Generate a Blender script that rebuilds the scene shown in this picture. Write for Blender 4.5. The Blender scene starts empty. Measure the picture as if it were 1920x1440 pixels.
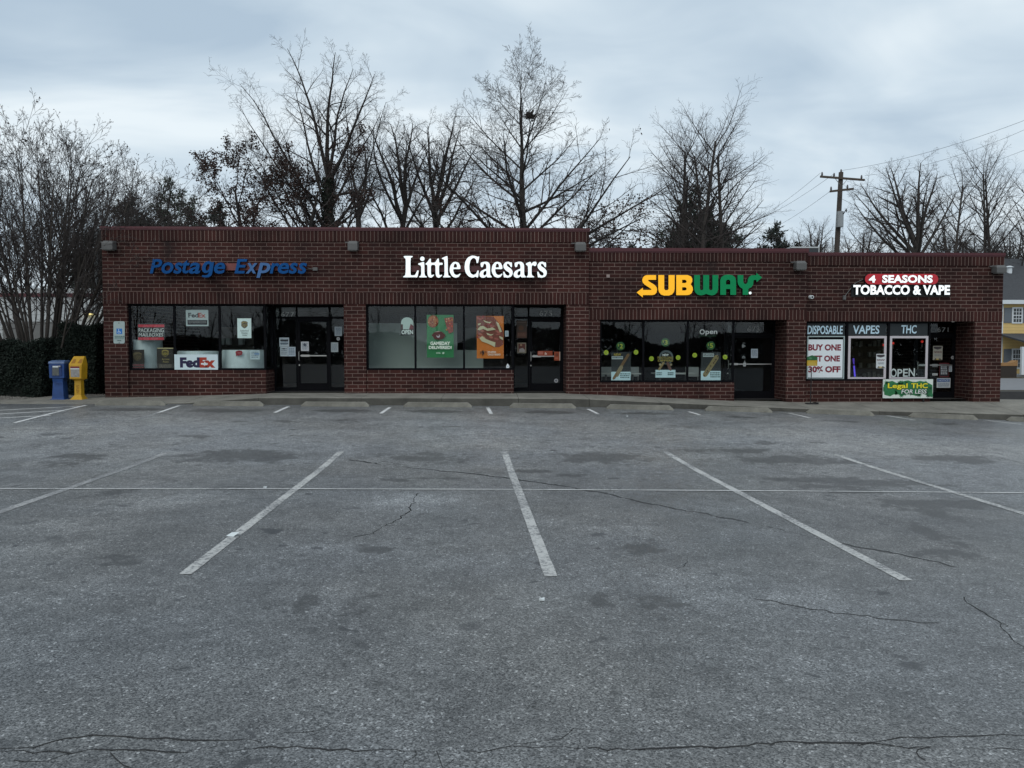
import bpy, math, random
import numpy as np
from mathutils import Vector, Matrix

R = math.radians
scene = bpy.context.scene
col = scene.collection

# ------------------------------------------------------------------ camera
CAMH, YAW, PITCH, F = 1.71, R(1.5), R(2.5), 1442.0
cam_d = bpy.data.cameras.new('camera')
cam_d.sensor_width = 36.0
cam_d.lens = F / 1920 * 36.0
cam_d.clip_end = 3000
cam = bpy.data.objects.new('camera', cam_d)
col.objects.link(cam)
cam.location = (0, 0, CAMH)
cam.rotation_euler = (R(90) - PITCH, 0, -YAW)
scene.camera = cam

# ------------------------------------------------------------------ light
scene.view_settings.view_transform = 'Standard'
scene.view_settings.look = 'None'
scene.view_settings.exposure = 0.0
scene.view_settings.gamma = 1.0
SUN_EL, SUN_ROT = R(42), R(200)
world = bpy.data.worlds.new('World')
scene.world = world
world.use_nodes = True
wt = world.node_tree
wt.nodes.clear()
def wn(t, **kw):
    n = wt.nodes.new(t)
    for k, v in kw.items():
        setattr(n, k, v)
    return n
sky = wn('ShaderNodeTexSky', sky_type='NISHITA', sun_disc=False)
sky.sun_elevation = SUN_EL
sky.sun_rotation = SUN_ROT
sky.air_density = 1.0
sky.dust_density = 2.0
tc = wn('ShaderNodeTexCoord')
sep = wn('ShaderNodeSeparateXYZ')
wt.links.new(tc.outputs['Generated'], sep.inputs[0])
def wmath(op, a, b=None):
    n = wn('ShaderNodeMath', operation=op)
    for i, v in enumerate((a, b)):
        if v is None:
            continue
        if isinstance(v, (int, float)):
            n.inputs[i].default_value = v
        else:
            wt.links.new(v, n.inputs[i])
    return n.outputs[0]
zz = wmath('ADD', wmath('MAXIMUM', sep.outputs[2], 0.0), 0.16)
SKY_TURN = R(24)
rx = wmath('ADD', wmath('MULTIPLY', sep.outputs[0], math.cos(SKY_TURN)), wmath('MULTIPLY', sep.outputs[1], math.sin(SKY_TURN)))
ry = wmath('SUBTRACT', wmath('MULTIPLY', sep.outputs[1], math.cos(SKY_TURN)), wmath('MULTIPLY', sep.outputs[0], math.sin(SKY_TURN)))
ux = wmath('DIVIDE', rx, zz)
uy = wmath('DIVIDE', ry, zz)
comb = wn('ShaderNodeCombineXYZ')
wt.links.new(wmath('ADD', wmath('MULTIPLY', ux, 0.75), wmath('MULTIPLY', uy, 0.25)), comb.inputs[0])
wt.links.new(uy, comb.inputs[1])
comb.inputs[2].default_value = 11.3
def wnoise(scale, detail, rough, dist, w=0.0):
    n = wn('ShaderNodeTexNoise')
    n.inputs['Scale'].default_value = scale
    n.inputs['Detail'].default_value = detail
    n.inputs['Roughness'].default_value = rough
    n.inputs['Distortion'].default_value = dist
    wt.links.new(comb.outputs[0], n.inputs['Vector'])
    return n.outputs['Fac']
nA = wnoise(0.75, 5.0, 0.52, 0.5)
nB = wnoise(2.3, 4.0, 0.5, 0.8)
cl = wmath('ADD', wmath('MULTIPLY', nA, 0.70), wmath('MULTIPLY', nB, 0.30))
ramp = wn('ShaderNodeValToRGB')
wt.links.new(cl, ramp.inputs[0])
el = ramp.color_ramp.elements
el[0].position, el[0].color = 0.38, (0.42, 0.53, 0.64, 1)
el[1].position, el[1].color = 0.61, (0.79, 0.87, 0.915, 1)
e2 = el.new(0.50); e2.color = (0.585, 0.69, 0.775, 1)
# a thin bright veil towards the horizon
veil = wmath('POWER', wmath('SUBTRACT', 1.0, wmath('MINIMUM', wmath('MAXIMUM', sep.outputs[2], 0.0), 1.0)), 9.0)
mixv = wn('ShaderNodeMix', data_type='RGBA')
wt.links.new(wmath('MULTIPLY', veil, 0.62), mixv.inputs[0])
wt.links.new(ramp.outputs[0], mixv.inputs[6])
mixv.inputs[7].default_value = (0.78, 0.865, 0.915, 1)
sc10 = wn('ShaderNodeVectorMath', operation='SCALE')
wt.links.new(mixv.outputs[2], sc10.inputs[0])
sc10.inputs[3].default_value = 11.0
mixs = wn('ShaderNodeMix', data_type='RGBA')
mixs.inputs[0].default_value = 0.93
wt.links.new(sky.outputs[0], mixs.inputs[6])
wt.links.new(sc10.outputs[0], mixs.inputs[7])
bg = wn('ShaderNodeBackground')
bg.inputs['Strength'].default_value = 0.1
wt.links.new(mixs.outputs[2], bg.inputs['Color'])
wo = wn('ShaderNodeOutputWorld')
wt.links.new(bg.outputs[0], wo.inputs[0])

sun_d = bpy.data.lights.new('sun', 'SUN')
sun_d.energy = 0.9
sun_d.angle = R(40)
sun_d.color = (1.0, 0.96, 0.9)
sun = bpy.data.objects.new('sun', sun_d)
col.objects.link(sun)
sdir = Vector((math.sin(SUN_ROT) * math.cos(SUN_EL), math.cos(SUN_ROT) * math.cos(SUN_EL), math.sin(SUN_EL)))
sun.rotation_euler = (-sdir).to_track_quat('-Z', 'Y').to_euler()

# ------------------------------------------------------------------ helpers
_f = Vector((math.sin(YAW) * math.cos(PITCH), math.cos(YAW) * math.cos(PITCH), -math.sin(PITCH)))
_r = Vector((math.cos(YAW), -math.sin(YAW), 0))
_u = _r.cross(_f)
def U(px, py, Y):
    """photo pixel -> point on the vertical plane y = Y"""
    d = _f + _r * ((px - 960) / F) + _u * ((720 - py) / F)
    t = Y / d.y
    return Vector((d.x * t, Y, CAMH + d.z * t))
def XX(px, Y, py=640):
    return U(px, py, Y).x
def ZZ(py, Y, px=960):
    return U(px, py, Y).z

class MB:
    def __init__(s):
        s.v, s.f = [], []
    def add(s, vs, fs):
        o = len(s.v)
        s.v += [tuple(a) for a in vs]
        s.f += [tuple(i + o for i in f) for f in fs]
        return s
    def box(s, x0, x1, y0, y1, z0, z1):
        if x0 > x1: x0, x1 = x1, x0
        if y0 > y1: y0, y1 = y1, y0
        if z0 > z1: z0, z1 = z1, z0
        return s.add([(x0,y0,z0),(x1,y0,z0),(x1,y1,z0),(x0,y1,z0),(x0,y0,z1),(x1,y0,z1),(x1,y1,z1),(x0,y1,z1)],
                     [(3,2,1,0),(4,5,6,7),(0,1,5,4),(1,2,6,5),(2,3,7,6),(3,0,4,7)])
    def prism(s, poly, y0, y1):
        """poly in (x,z); extruded from y0 to y1"""
        n = len(poly)
        a = sum(poly[i][0]*poly[(i+1)%n][1]-poly[(i+1)%n][0]*poly[i][1] for i in range(n))
        if a < 0: poly = poly[::-1]
        vs = [(x, y0, z) for x, z in poly] + [(x, y1, z) for x, z in poly]
        fs = [tuple(range(n)), tuple(range(2*n-1, n-1, -1))]
        fs += [(i+n, (i+1) % n + n, (i+1) % n, i) for i in range(n)]
        return s.add(vs, fs)
    def loft(s, rings, cap=True):
        n = len(rings[0]); o = []
        for r in rings: o += list(r)
        fs = []
        for k in range(len(rings)-1):
            for i in range(n):
                fs.append((k*n+i, k*n+(i+1)%n, (k+1)*n+(i+1)%n, (k+1)*n+i))
        if cap:
            fs.append(tuple(range(n-1, -1, -1)))
            fs.append(tuple((len(rings)-1)*n+i for i in range(n)))
        return s.add(o, fs)
    def tube(s, pts, r, n=8):
        pts = [Vector(p) for p in pts]
        rs = r if isinstance(r, (list, tuple)) else [r]*len(pts)
        rings = []
        for i, p in enumerate(pts):
            d = (pts[min(i+1, len(pts)-1)] - pts[max(i-1, 0)]).normalized()
            a = Vector((0,0,1)) if abs(d.z) < 0.9 else Vector((1,0,0))
            b1 = d.cross(a).normalized(); b2 = d.cross(b1)
            rings.append([p + (b1*math.cos(2*math.pi*k/n) + b2*math.sin(2*math.pi*k/n))*rs[i] for k in range(n)])
        return s.loft(rings)
    def build(s, name, mat, parent=None, smooth=False, bevel=0.0):
        me = bpy.data.meshes.new(name)
        me.from_pydata(s.v, [], s.f)
        me.update()
        return link(name, me, mat, parent, smooth, bevel)

def link(name, me, mat, parent=None, smooth=False, bevel=0.0):
    o = bpy.data.objects.new(name, me)
    col.objects.link(o)
    if mat is not None:
        me.materials.append(mat)
    if smooth:
        me.polygons.foreach_set('use_smooth', [True]*len(me.polygons))
    if bevel:
        b = o.modifiers.new('bevel', 'BEVEL'); b.width = bevel; b.segments = 2; b.limit_method = 'ANGLE'
    if parent is not None:
        o.parent = parent
        if parent.type == 'EMPTY':      # mesh data are in world units; a mesh parent already is
            o.matrix_parent_inverse = Matrix.Translation(-parent.location)
    return o
def tag(o, label=None, cat=None, group=None, kind=None):
    if label: o['label'] = label
    if cat: o['category'] = cat
    if group: o['group'] = group
    if kind: o['kind'] = kind
    return o
def thing(name, label, cat, loc, group=None):
    o = bpy.data.objects.new(name, None)
    o.empty_display_size = 0.2
    col.objects.link(o)
    o.location = loc
    return tag(o, label, cat, group)
def copy_tree(root):
    c = root.copy(); col.objects.link(c)
    for ch in list(root.children):
        d = ch.copy(); col.objects.link(d); d.parent = c
        for g in list(ch.children):
            e = g.copy(); col.objects.link(e); e.parent = d
    return c

# ------------------------------------------------------------------ materials
MATS = {}
def nodes(m):
    m.use_nodes = True
    nt = m.node_tree
    return nt, nt.nodes['Principled BSDF']
def mat(name, c, rough=0.6, metal=0.0, var=0.12, scale=6.0, emit=0.0, spec=0.5, bump=0.0, bscale=40.0):
    if name in MATS: return MATS[name]
    m = bpy.data.materials.new(name); MATS[name] = m
    nt, b = nodes(m)
    b.inputs['Roughness'].default_value = rough
    b.inputs['Metallic'].default_value = metal
    b.inputs['Specular IOR Level'].default_value = spec
    t = nt.nodes.new('ShaderNodeTexCoord')
    n = nt.nodes.new('ShaderNodeTexNoise')
    n.inputs['Scale'].default_value = scale; n.inputs['Detail'].default_value = 4
    nt.links.new(t.outputs['Object'], n.inputs['Vector'])
    x = nt.nodes.new('ShaderNodeMix'); x.data_type = 'RGBA'
    x.inputs[6].default_value = (*[a*(1-var) for a in c], 1)
    x.inputs[7].default_value = (*[min(1, a*(1+var)) for a in c], 1)
    nt.links.new(n.outputs['Fac'], x.inputs[0])
    nt.links.new(x.outputs[2], b.inputs['Base Color'])
    if emit:
        b.inputs['Emission Color'].default_value = (*c, 1)
        b.inputs['Emission Strength'].default_value = emit
    if bump:
        n2 = nt.nodes.new('ShaderNodeTexNoise'); n2.inputs['Scale'].default_value = bscale; n2.inputs['Detail'].default_value = 5
        nt.links.new(t.outputs['Object'], n2.inputs['Vector'])
        bp = nt.nodes.new('ShaderNodeBump'); bp.inputs['Strength'].default_value = bump; bp.inputs['Distance'].default_value = 0.02
        nt.links.new(n2.outputs['Fac'], bp.inputs['Height']); nt.links.new(bp.outputs[0], b.inputs['Normal'])
    return m
def C(r, g, b):
    return tuple(((v/255)/12.92 if v/255 <= 0.04045 else ((v/255+0.055)/1.055)**2.4) for v in (r, g, b))

BW, BH = 0.3135, 0.1045
def brick_mat(name, w, h, offset, dark=1.0):
    m = bpy.data.materials.new(name)
    nt, b = nodes(m); N = nt.nodes; L = nt.links
    t = N.new('ShaderNodeTexCoord'); s = N.new('ShaderNodeSeparateXYZ'); L.new(t.outputs['Object'], s.inputs[0])
    ad = N.new('ShaderNodeMath'); ad.operation = 'ADD'; L.new(s.outputs[0], ad.inputs[0]); L.new(s.outputs[1], ad.inputs[1])
    c = N.new('ShaderNodeCombineXYZ'); L.new(ad.outputs[0], c.inputs[0])
    zo = N.new('ShaderNodeMath'); zo.operation = 'ADD'; L.new(s.outputs[2], zo.inputs[0]); zo.inputs[1].default_value = 5.0
    L.new(zo.outputs[0], c.inputs[1])
    # slightly wavy joints
    wv = N.new('ShaderNodeTexNoise'); wv.inputs['Scale'].default_value = 7.0; wv.inputs['Detail'].default_value = 2
    L.new(t.outputs['Object'], wv.inputs['Vector'])
    va = N.new('ShaderNodeVectorMath'); va.operation = 'MULTIPLY_ADD'
    L.new(wv.outputs['Color'], va.inputs[0]); va.inputs[1].default_value = (0.006, 0.006, 0); L.new(c.outputs[0], va.inputs[2])
    bt = N.new('ShaderNodeTexBrick'); L.new(va.outputs[0], bt.inputs['Vector'])
    bt.offset = offset
    bt.inputs['Scale'].default_value = 1.0
    bt.inputs['Brick Width'].default_value = w
    bt.inputs['Row Height'].default_value = h
    bt.inputs['Mortar Size'].default_value = 0.0066
    bt.inputs['Mortar Smooth'].default_value = 0.15
    bt.inputs['Bias'].default_value = -0.1
    bt.inputs['Color1'].default_value = (0.029*dark, 0.0086*dark, 0.0070*dark, 1)
    bt.inputs['Color2'].default_value = (0.056*dark, 0.0168*dark, 0.0134*dark, 1)
    bt.inputs['Mortar'].default_value = (0.20, 0.143, 0.120, 1)
    # large weathering and fine grain
    n1 = N.new('ShaderNodeTexNoise'); n1.inputs['Scale'].default_value = 0.9; n1.inputs['Detail'].default_value = 5
    L.new(t.outputs['Object'], n1.inputs['Vector'])
    r1 = N.new('ShaderNodeMapRange'); r1.inputs[1].default_value = 0.3; r1.inputs[2].default_value = 0.7; r1.inputs[3].default_value = 0.62; r1.inputs[4].default_value = 1.28
    L.new(n1.outputs['Fac'], r1.inputs[0])
    n2 = N.new('ShaderNodeTexNoise'); n2.inputs['Scale'].default_value = 45; n2.inputs['Detail'].default_value = 3
    L.new(t.outputs['Object'], n2.inputs['Vector'])
    r2 = N.new('ShaderNodeMapRange'); r2.inputs[3].default_value = 0.75; r2.inputs[4].default_value = 1.25
    L.new(n2.outputs['Fac'], r2.inputs[0])
    mu = N.new('ShaderNodeMath'); mu.operation = 'MULTIPLY'; L.new(r1.outputs[0], mu.inputs[0]); L.new(r2.outputs[0], mu.inputs[1])
    sc = N.new('ShaderNodeVectorMath'); sc.operation = 'SCALE'; L.new(bt.outputs['Color'], sc.inputs[0]); L.new(mu.outputs[0], sc.inputs[3])
    # black run-off streaks below the parapet (own shape, stay with the wall)
    g = N.new('ShaderNodeAttribute'); g.attribute_name = 'grime'
    gn = N.new('ShaderNodeTexNoise'); gn.inputs['Scale'].default_value = 9; gn.inputs['Detail'].default_value = 4
    L.new(t.outputs['Object'], gn.inputs['Vector'])
    gm = N.new('ShaderNodeMath'); gm.operation = 'MULTIPLY'; L.new(g.outputs['Fac'], gm.inputs[0]); L.new(gn.outputs['Fac'], gm.inputs[1])
    gx = N.new('ShaderNodeMix'); gx.data_type = 'RGBA'
    L.new(gm.outputs[0], gx.inputs[0]); L.new(sc.outputs[0], gx.inputs[6]); gx.inputs[7].default_value = (0.012, 0.010, 0.010, 1)
    L.new(gx.outputs[2], b.inputs['Base Color'])
    b.inputs['Roughness'].default_value = 0.85
    b.inputs['Specular IOR Level'].default_value = 0.25
    bp = N.new('ShaderNodeBump'); bp.inputs['Strength'].default_value = 0.7; bp.inputs['Distance'].default_value = 0.006; bp.invert = True
    L.new(bt.outputs['Fac'], bp.inputs['Height']); L.new(bp.outputs[0], b.inputs['Normal'])
    return m
BRICK = brick_mat('brick', BW, BH, 0.5)
BRICK_B = brick_mat('brick_darker', BW, BH, 0.5, 0.82)
SOLD = brick_mat('soldier_brick', BH, 20.0, 0.0, 0.9)

def glass_mat(name, tint, base=0.075):
    m = bpy.data.materials.new(name); m.use_nodes = True
    nt = m.node_tree; nt.nodes.clear(); N = nt.nodes; L = nt.links
    lw = N.new('ShaderNodeLayerWeight'); lw.inputs[0].default_value = 0.5
    p = N.new('ShaderNodeMath'); p.operation = 'POWER'; L.new(lw.outputs['Facing'], p.inputs[0]); p.inputs[1].default_value = 5
    a = N.new('ShaderNodeMath'); a.operation = 'MULTIPLY_ADD'; L.new(p.outputs[0], a.inputs[0]); a.inputs[1].default_value = 1-base; a.inputs[2].default_value = base
    tr = N.new('ShaderNodeBsdfTransparent'); tr.inputs[0].default_value = (*tint, 1)
    gl = N.new('ShaderNodeBsdfGlossy'); gl.inputs['Roughness'].default_value = 0.0; gl.inputs['Color'].default_value = (0.95, 0.97, 1, 1)
    t = N.new('ShaderNodeTexCoord'); n = N.new('ShaderNodeTexNoise'); n.inputs['Scale'].default_value = 0.7; n.inputs['Detail'].default_value = 0
    L.new(t.outputs['Object'], n.inputs['Vector'])
    bp = N.new('ShaderNodeBump'); bp.inputs['Strength'].default_value = 0.006; bp.inputs['Distance'].default_value = 0.1
    L.new(n.outputs['Fac'], bp.inputs['Height']); L.new(bp.outputs[0], gl.inputs['Normal'])
    mx = N.new('ShaderNodeMixShader'); L.new(a.outputs[0], mx.inputs[0]); L.new(tr.outputs[0], mx.inputs[1]); L.new(gl.outputs[0], mx.inputs[2])
    o = N.new('ShaderNodeOutputMaterial'); L.new(mx.outputs[0], o.inputs[0])
    return m
GLASS = glass_mat('shop_glass', (0.95, 0.975, 0.965), 0.021)
GLASS_DARK = glass_mat('tinted_glass', (0.30, 0.34, 0.36), 0.055)

FRAME = mat('dark_bronze_metal', (0.005, 0.005, 0.0065), 0.5, 0.0, 0.2, spec=0.06)
COPING = mat('dark_red_coping', (0.075, 0.012, 0.016), 0.45, 0.0, 0.25, 1.5)
SOFFIT = mat('soffit_grey', (0.16, 0.15, 0.14), 0.8)
ROOFM = mat('roof_membrane', (0.12, 0.12, 0.12), 0.9)
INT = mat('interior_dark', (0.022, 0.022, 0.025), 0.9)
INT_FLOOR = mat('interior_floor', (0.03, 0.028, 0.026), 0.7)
STEEL = mat('brushed_steel', (0.45, 0.44, 0.42), 0.35, 0.8)
LAMPM = mat('lamp_housing', (0.10, 0.098, 0.095), 0.5)
BLACK = mat('matt_black', (0.008, 0.008, 0.009), 0.6)
PAPER = mat('paper', (0.62, 0.66, 0.66), 0.8, var=0.06)
WHITE = mat('white_plastic', (0.70, 0.74, 0.74), 0.5, var=0.05)

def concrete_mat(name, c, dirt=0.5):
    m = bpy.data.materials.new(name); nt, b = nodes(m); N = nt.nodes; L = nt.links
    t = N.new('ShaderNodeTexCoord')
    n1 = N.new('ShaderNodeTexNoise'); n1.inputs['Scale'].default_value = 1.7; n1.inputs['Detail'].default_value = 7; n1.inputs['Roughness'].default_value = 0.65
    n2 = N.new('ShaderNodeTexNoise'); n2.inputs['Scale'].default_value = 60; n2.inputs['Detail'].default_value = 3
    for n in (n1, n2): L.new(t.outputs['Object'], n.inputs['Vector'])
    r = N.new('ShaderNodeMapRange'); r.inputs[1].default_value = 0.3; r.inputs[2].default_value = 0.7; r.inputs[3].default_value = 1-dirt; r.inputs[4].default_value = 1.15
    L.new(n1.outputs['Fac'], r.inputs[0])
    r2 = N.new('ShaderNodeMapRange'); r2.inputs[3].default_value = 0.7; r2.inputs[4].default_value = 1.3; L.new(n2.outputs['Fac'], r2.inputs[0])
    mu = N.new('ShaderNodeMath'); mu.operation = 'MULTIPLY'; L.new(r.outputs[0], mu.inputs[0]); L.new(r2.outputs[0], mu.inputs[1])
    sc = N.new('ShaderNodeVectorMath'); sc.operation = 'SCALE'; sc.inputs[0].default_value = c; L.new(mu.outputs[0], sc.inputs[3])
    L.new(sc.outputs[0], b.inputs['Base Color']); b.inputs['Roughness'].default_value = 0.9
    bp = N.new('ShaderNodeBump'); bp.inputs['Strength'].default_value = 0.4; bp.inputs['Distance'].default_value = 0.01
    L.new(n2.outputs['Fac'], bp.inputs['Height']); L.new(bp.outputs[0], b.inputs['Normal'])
    return m
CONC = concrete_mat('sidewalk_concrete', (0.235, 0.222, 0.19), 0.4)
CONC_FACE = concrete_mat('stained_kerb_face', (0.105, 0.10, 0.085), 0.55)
CONC_STOP = concrete_mat('wheel_stop_concrete', (0.235, 0.225, 0.19), 0.55)

def asphalt_mat():
    m = bpy.data.materials.new('asphalt'); nt, b = nodes(m); N = nt.nodes; L = nt.links
    t = N.new('ShaderNodeTexCoord')
    def noise(scale, det=4, rough=0.5, dist=0.0, vec=None):
        n = N.new('ShaderNodeTexNoise'); n.inputs['Scale'].default_value = scale; n.inputs['Detail'].default_value = det
        n.inputs['Roughness'].default_value = rough; n.inputs['Distortion'].default_value = dist
        L.new(vec or t.outputs['Object'], n.inputs['Vector']); return n.outputs['Fac']
    def mr(x, a, b_, c, d):
        r = N.new('ShaderNodeMapRange'); r.inputs[1].default_value = a; r.inputs[2].default_value = b_; r.inputs[3].default_value = c; r.inputs[4].default_value = d
        L.new(x, r.inputs[0]); return r.outputs[0]
    def ma(op, a, b_):
        n = N.new('ShaderNodeMath'); n.operation = op
        for i, v in enumerate((a, b_)):
            if isinstance(v, (int, float)): n.inputs[i].default_value = v
            else: L.new(v, n.inputs[i])
        return n.outputs[0]
    def mx(f, a, b_):
        n = N.new('ShaderNodeMix'); n.data_type = 'RGBA'; L.new(f, n.inputs[0])
        for i, v in ((6, a), (7, b_)):
            if isinstance(v, tuple): n.inputs[i].default_value = (*v, 1)
            else: L.new(v, n.inputs[i])
        return n.outputs[2]
    big = noise(0.22, 5, 0.6, 0.4)
    mid = noise(1.5, 7, 0.7, 0.3)
    fine = noise(70, 3, 0.6)
    vo = N.new('ShaderNodeTexVoronoi'); vo.inputs['Scale'].default_value = 135; L.new(t.outputs['Object'], vo.inputs['Vector'])
    vs = N.new('ShaderNodeSeparateColor'); L.new(vo.outputs['Color'], vs.inputs[0])
    v2 = N.new('ShaderNodeTexVoronoi'); v2.inputs['Scale'].default_value = 70; L.new(t.outputs['Object'], v2.inputs['Vector'])
    v2s = N.new('ShaderNodeSeparateColor'); L.new(v2.outputs['Color'], v2s.inputs[0])
    grain = mr(vs.outputs[0], 0.0, 1.0, 0.16, 1.95)
    chip = mr(v2s.outputs[1], 0.90, 0.99, 1.0, 2.3)
    f = ma('MULTIPLY', mr(big, 0.3, 0.7, 0.76, 1.22), mr(mid, 0.3, 0.7, 0.72, 1.28))
    f = ma('MULTIPLY', f, mr(noise(7.0, 8, 0.72, 0.4), 0.32, 0.68, 0.74, 1.26))
    f = ma('MULTIPLY', f, mr(fine, 0.3, 0.7, 0.86, 1.14))
    f = ma('MULTIPLY', f, grain); f = ma('MULTIPLY', f, chip)
    cold = mx(mr(noise(0.35, 3), 0.4, 0.6, 0, 1), (0.105, 0.1085, 0.111), (0.1135, 0.114, 0.1115))
    sc = N.new('ShaderNodeVectorMath'); sc.operation = 'SCALE'; L.new(cold, sc.inputs[0]); L.new(f, sc.inputs[3])
    # oil drips: small dark flecks
    wob = N.new('ShaderNodeTexNoise'); wob.inputs['Scale'].default_value = 5.0; wob.inputs['Detail'].default_value = 5; L.new(t.outputs['Object'], wob.inputs['Vector'])
    wv = N.new('ShaderNodeVectorMath'); wv.operation = 'MULTIPLY_ADD'; L.new(wob.outputs['Color'], wv.inputs[0]); wv.inputs[1].default_value = (0.34, 0.34, 0); L.new(t.outputs['Object'], wv.inputs[2])
    def drips(scale, size, k):
        v = N.new('ShaderNodeTexVoronoi'); v.voronoi_dimensions = '2D'; v.inputs['Scale'].default_value = scale; L.new(wv.outputs[0], v.inputs['Vector'])
        cs = N.new('ShaderNodeSeparateColor'); L.new(v.outputs['Color'], cs.inputs[0])
        rad = ma('MULTIPLY', ma('POWER', cs.outputs[0], 3.0), size)
        return ma('MULTIPLY', mr(ma('DIVIDE', v.outputs['Distance'], ma('ADD', rad, 0.001)), 0.75, 1.05, 1.0, 0.0), ma('MULTIPLY', cs.outputs[1], k))
    fl = ma('MAXIMUM', drips(1.6, 0.15, 0.95), drips(3.6, 0.19, 0.85))
    c1 = mx(fl, sc.outputs[0], (0.032, 0.033, 0.035))
    def attr(nm):
        a = N.new('ShaderNodeAttribute'); a.attribute_name = nm; return a.outputs['Fac']
    edge = noise(7.5, 7, 0.68, 0.3)
    st = ma('ADD', attr('stain'), ma('ADD', ma('MULTIPLY', ma('SUBTRACT', edge, 0.5), 1.7), ma('MULTIPLY', ma('SUBTRACT', noise(2.3, 3, 0.6, 0.5), 0.5), 1.6)))
    stm = ma('MULTIPLY', mr(st, 0.40, 0.60, 0, 0.72), mr(attr('stain'), 0.03, 0.2, 0, 1))
    c2 = mx(stm, c1, (0.036, 0.036, 0.035))
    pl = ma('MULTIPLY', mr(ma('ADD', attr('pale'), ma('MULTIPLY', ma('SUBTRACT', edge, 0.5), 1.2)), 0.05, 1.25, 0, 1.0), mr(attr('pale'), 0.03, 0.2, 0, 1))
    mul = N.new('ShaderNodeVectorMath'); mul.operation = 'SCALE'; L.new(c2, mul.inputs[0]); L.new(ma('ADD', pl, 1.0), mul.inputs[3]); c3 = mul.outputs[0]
    L.new(c3, b.inputs['Base Color'])
    b.inputs['Roughness'].default_value = 0.44
    b.inputs['Specular IOR Level'].default_value = 0.5
    hh = ma('ADD', ma('MULTIPLY', vs.outputs[0], 0.5), fine)
    bp = N.new('ShaderNodeBump'); bp.inputs['Strength'].default_value = 0.22; bp.inputs['Distance'].default_value = 0.006
    L.new(hh, bp.inputs['Height']); L.new(bp.outputs[0], b.inputs['Normal'])
    return m
ASPH = asphalt_mat()

def paint_mat(name, c, wear):
    """worn road paint: the paint is broken up, asphalt shows between"""
    m = bpy.data.materials.new(name); nt, b = nodes(m); N = nt.nodes; L = nt.links
    t = N.new('ShaderNodeTexCoord')
    n = N.new('ShaderNodeTexNoise'); n.inputs['Scale'].default_value = 28; n.inputs['Detail'].default_value = 6; n.inputs['Roughness'].default_value = 0.7
    n2 = N.new('ShaderNodeTexNoise'); n2.inputs['Scale'].default_value = 1.6; n2.inputs['Detail'].default_value = 3
    for k in (n, n2): L.new(t.outputs['Object'], k.inputs['Vector'])
    ad = N.new('ShaderNodeMath'); ad.operation = 'MULTIPLY_ADD'; L.new(n2.outputs['Fac'], ad.inputs[0]); ad.inputs[1].default_value = 0.55; L.new(n.outputs['Fac'], ad.inputs[2])
    r = N.new('ShaderNodeMapRange'); r.inputs[1].default_value = 0.62+wear*0.25; r.inputs[2].default_value = 0.80+wear*0.25; L.new(ad.outputs[0], r.inputs[0])
    x = N.new('ShaderNodeMix'); x.data_type = 'RGBA'; L.new(r.outputs[0], x.inputs[0])
    x.inputs[6].default_value = (*c, 1); x.inputs[7].default_value = (0.175, 0.178, 0.182, 1)
    L.new(x.outputs[2], b.inputs['Base Color']); b.inputs['Roughness'].default_value = 0.85
    return m
PAINT = paint_mat('worn_line_paint', (0.46, 0.46, 0.445), 0.40)
PAINT_FAINT = paint_mat('faint_line_paint', (0.36, 0.36, 0.355), 0.12)
PAINT_BRIGHT = paint_mat('bright_line_paint', (0.62, 0.62, 0.61), 0.7)

# ------------------------------------------------------------------ ground heights
KY, FY = 20.3, 21.8           # kerb line and shop front
FYB, FYC = 21.9, 22.0
kerb_px = [(-200,757,756.4),(0,757,756.4),(180,757.5,756.5),(345,757.5,755.5),(485,759,745.5),(800,760,746),(1080,763,747),(1300,767,757),(1520,773,766.5),(1650,778,770.5),(1920,789,777),(2300,801,788)]
kx = [XX(p, KY, b) for p, b, t in kerb_px]
kz = [U(p, b, KY).z for p, b, t in kerb_px]
ktz = [max(U(p, t, KY).z, U(p, b, KY).z + 0.012) for p, b, t in kerb_px]
back_px = [(-300,747,21.8),(190,745.5,21.8),(300,744,21.8),(520,737.5,21.8),(800,737.5,21.8),(1062,738,21.8),(1110,740,21.8),(1380,752,21.9),(1512,754,22.0),(1880,753.5,22.0),(2300,756,22)]
bx = [XX(p, y2, y) for p, y, y2 in back_px]
bz = [U(p, y, y2).z for p, y, y2 in back_px]
def kerb_z(x): return float(np.interp(x, kx, kz))
def kerb_top(x): return float(np.interp(x, kx, ktz))
def back_z(x): return float(np.interp(x, bx, bz))
def G(x, y):
    x = np.asarray(x, float); y = np.asarray(y, float)
    near = -0.0083*x - 0.015
    t = np.clip((y-11.0)/(KY-11.0), 0, 1); t = t*t*(3-2*t)*0.6 + t*0.4
    return near*(1-t) + np.interp(x, kx, kz)*t
def UG(px, py):
    """photo pixel -> point on the lot surface"""
    d = _f + _r*((px-960)/F) + _u*((720-py)/F)
    t = CAMH/-d.z
    for _ in range(25):
        t2 = (CAMH - float(G(d.x*t, d.y*t)))/-d.z
        t = 0.5*t + 0.5*t2
    return Vector((d.x*t, d.y*t, float(G(d.x*t, d.y*t))))

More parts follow.
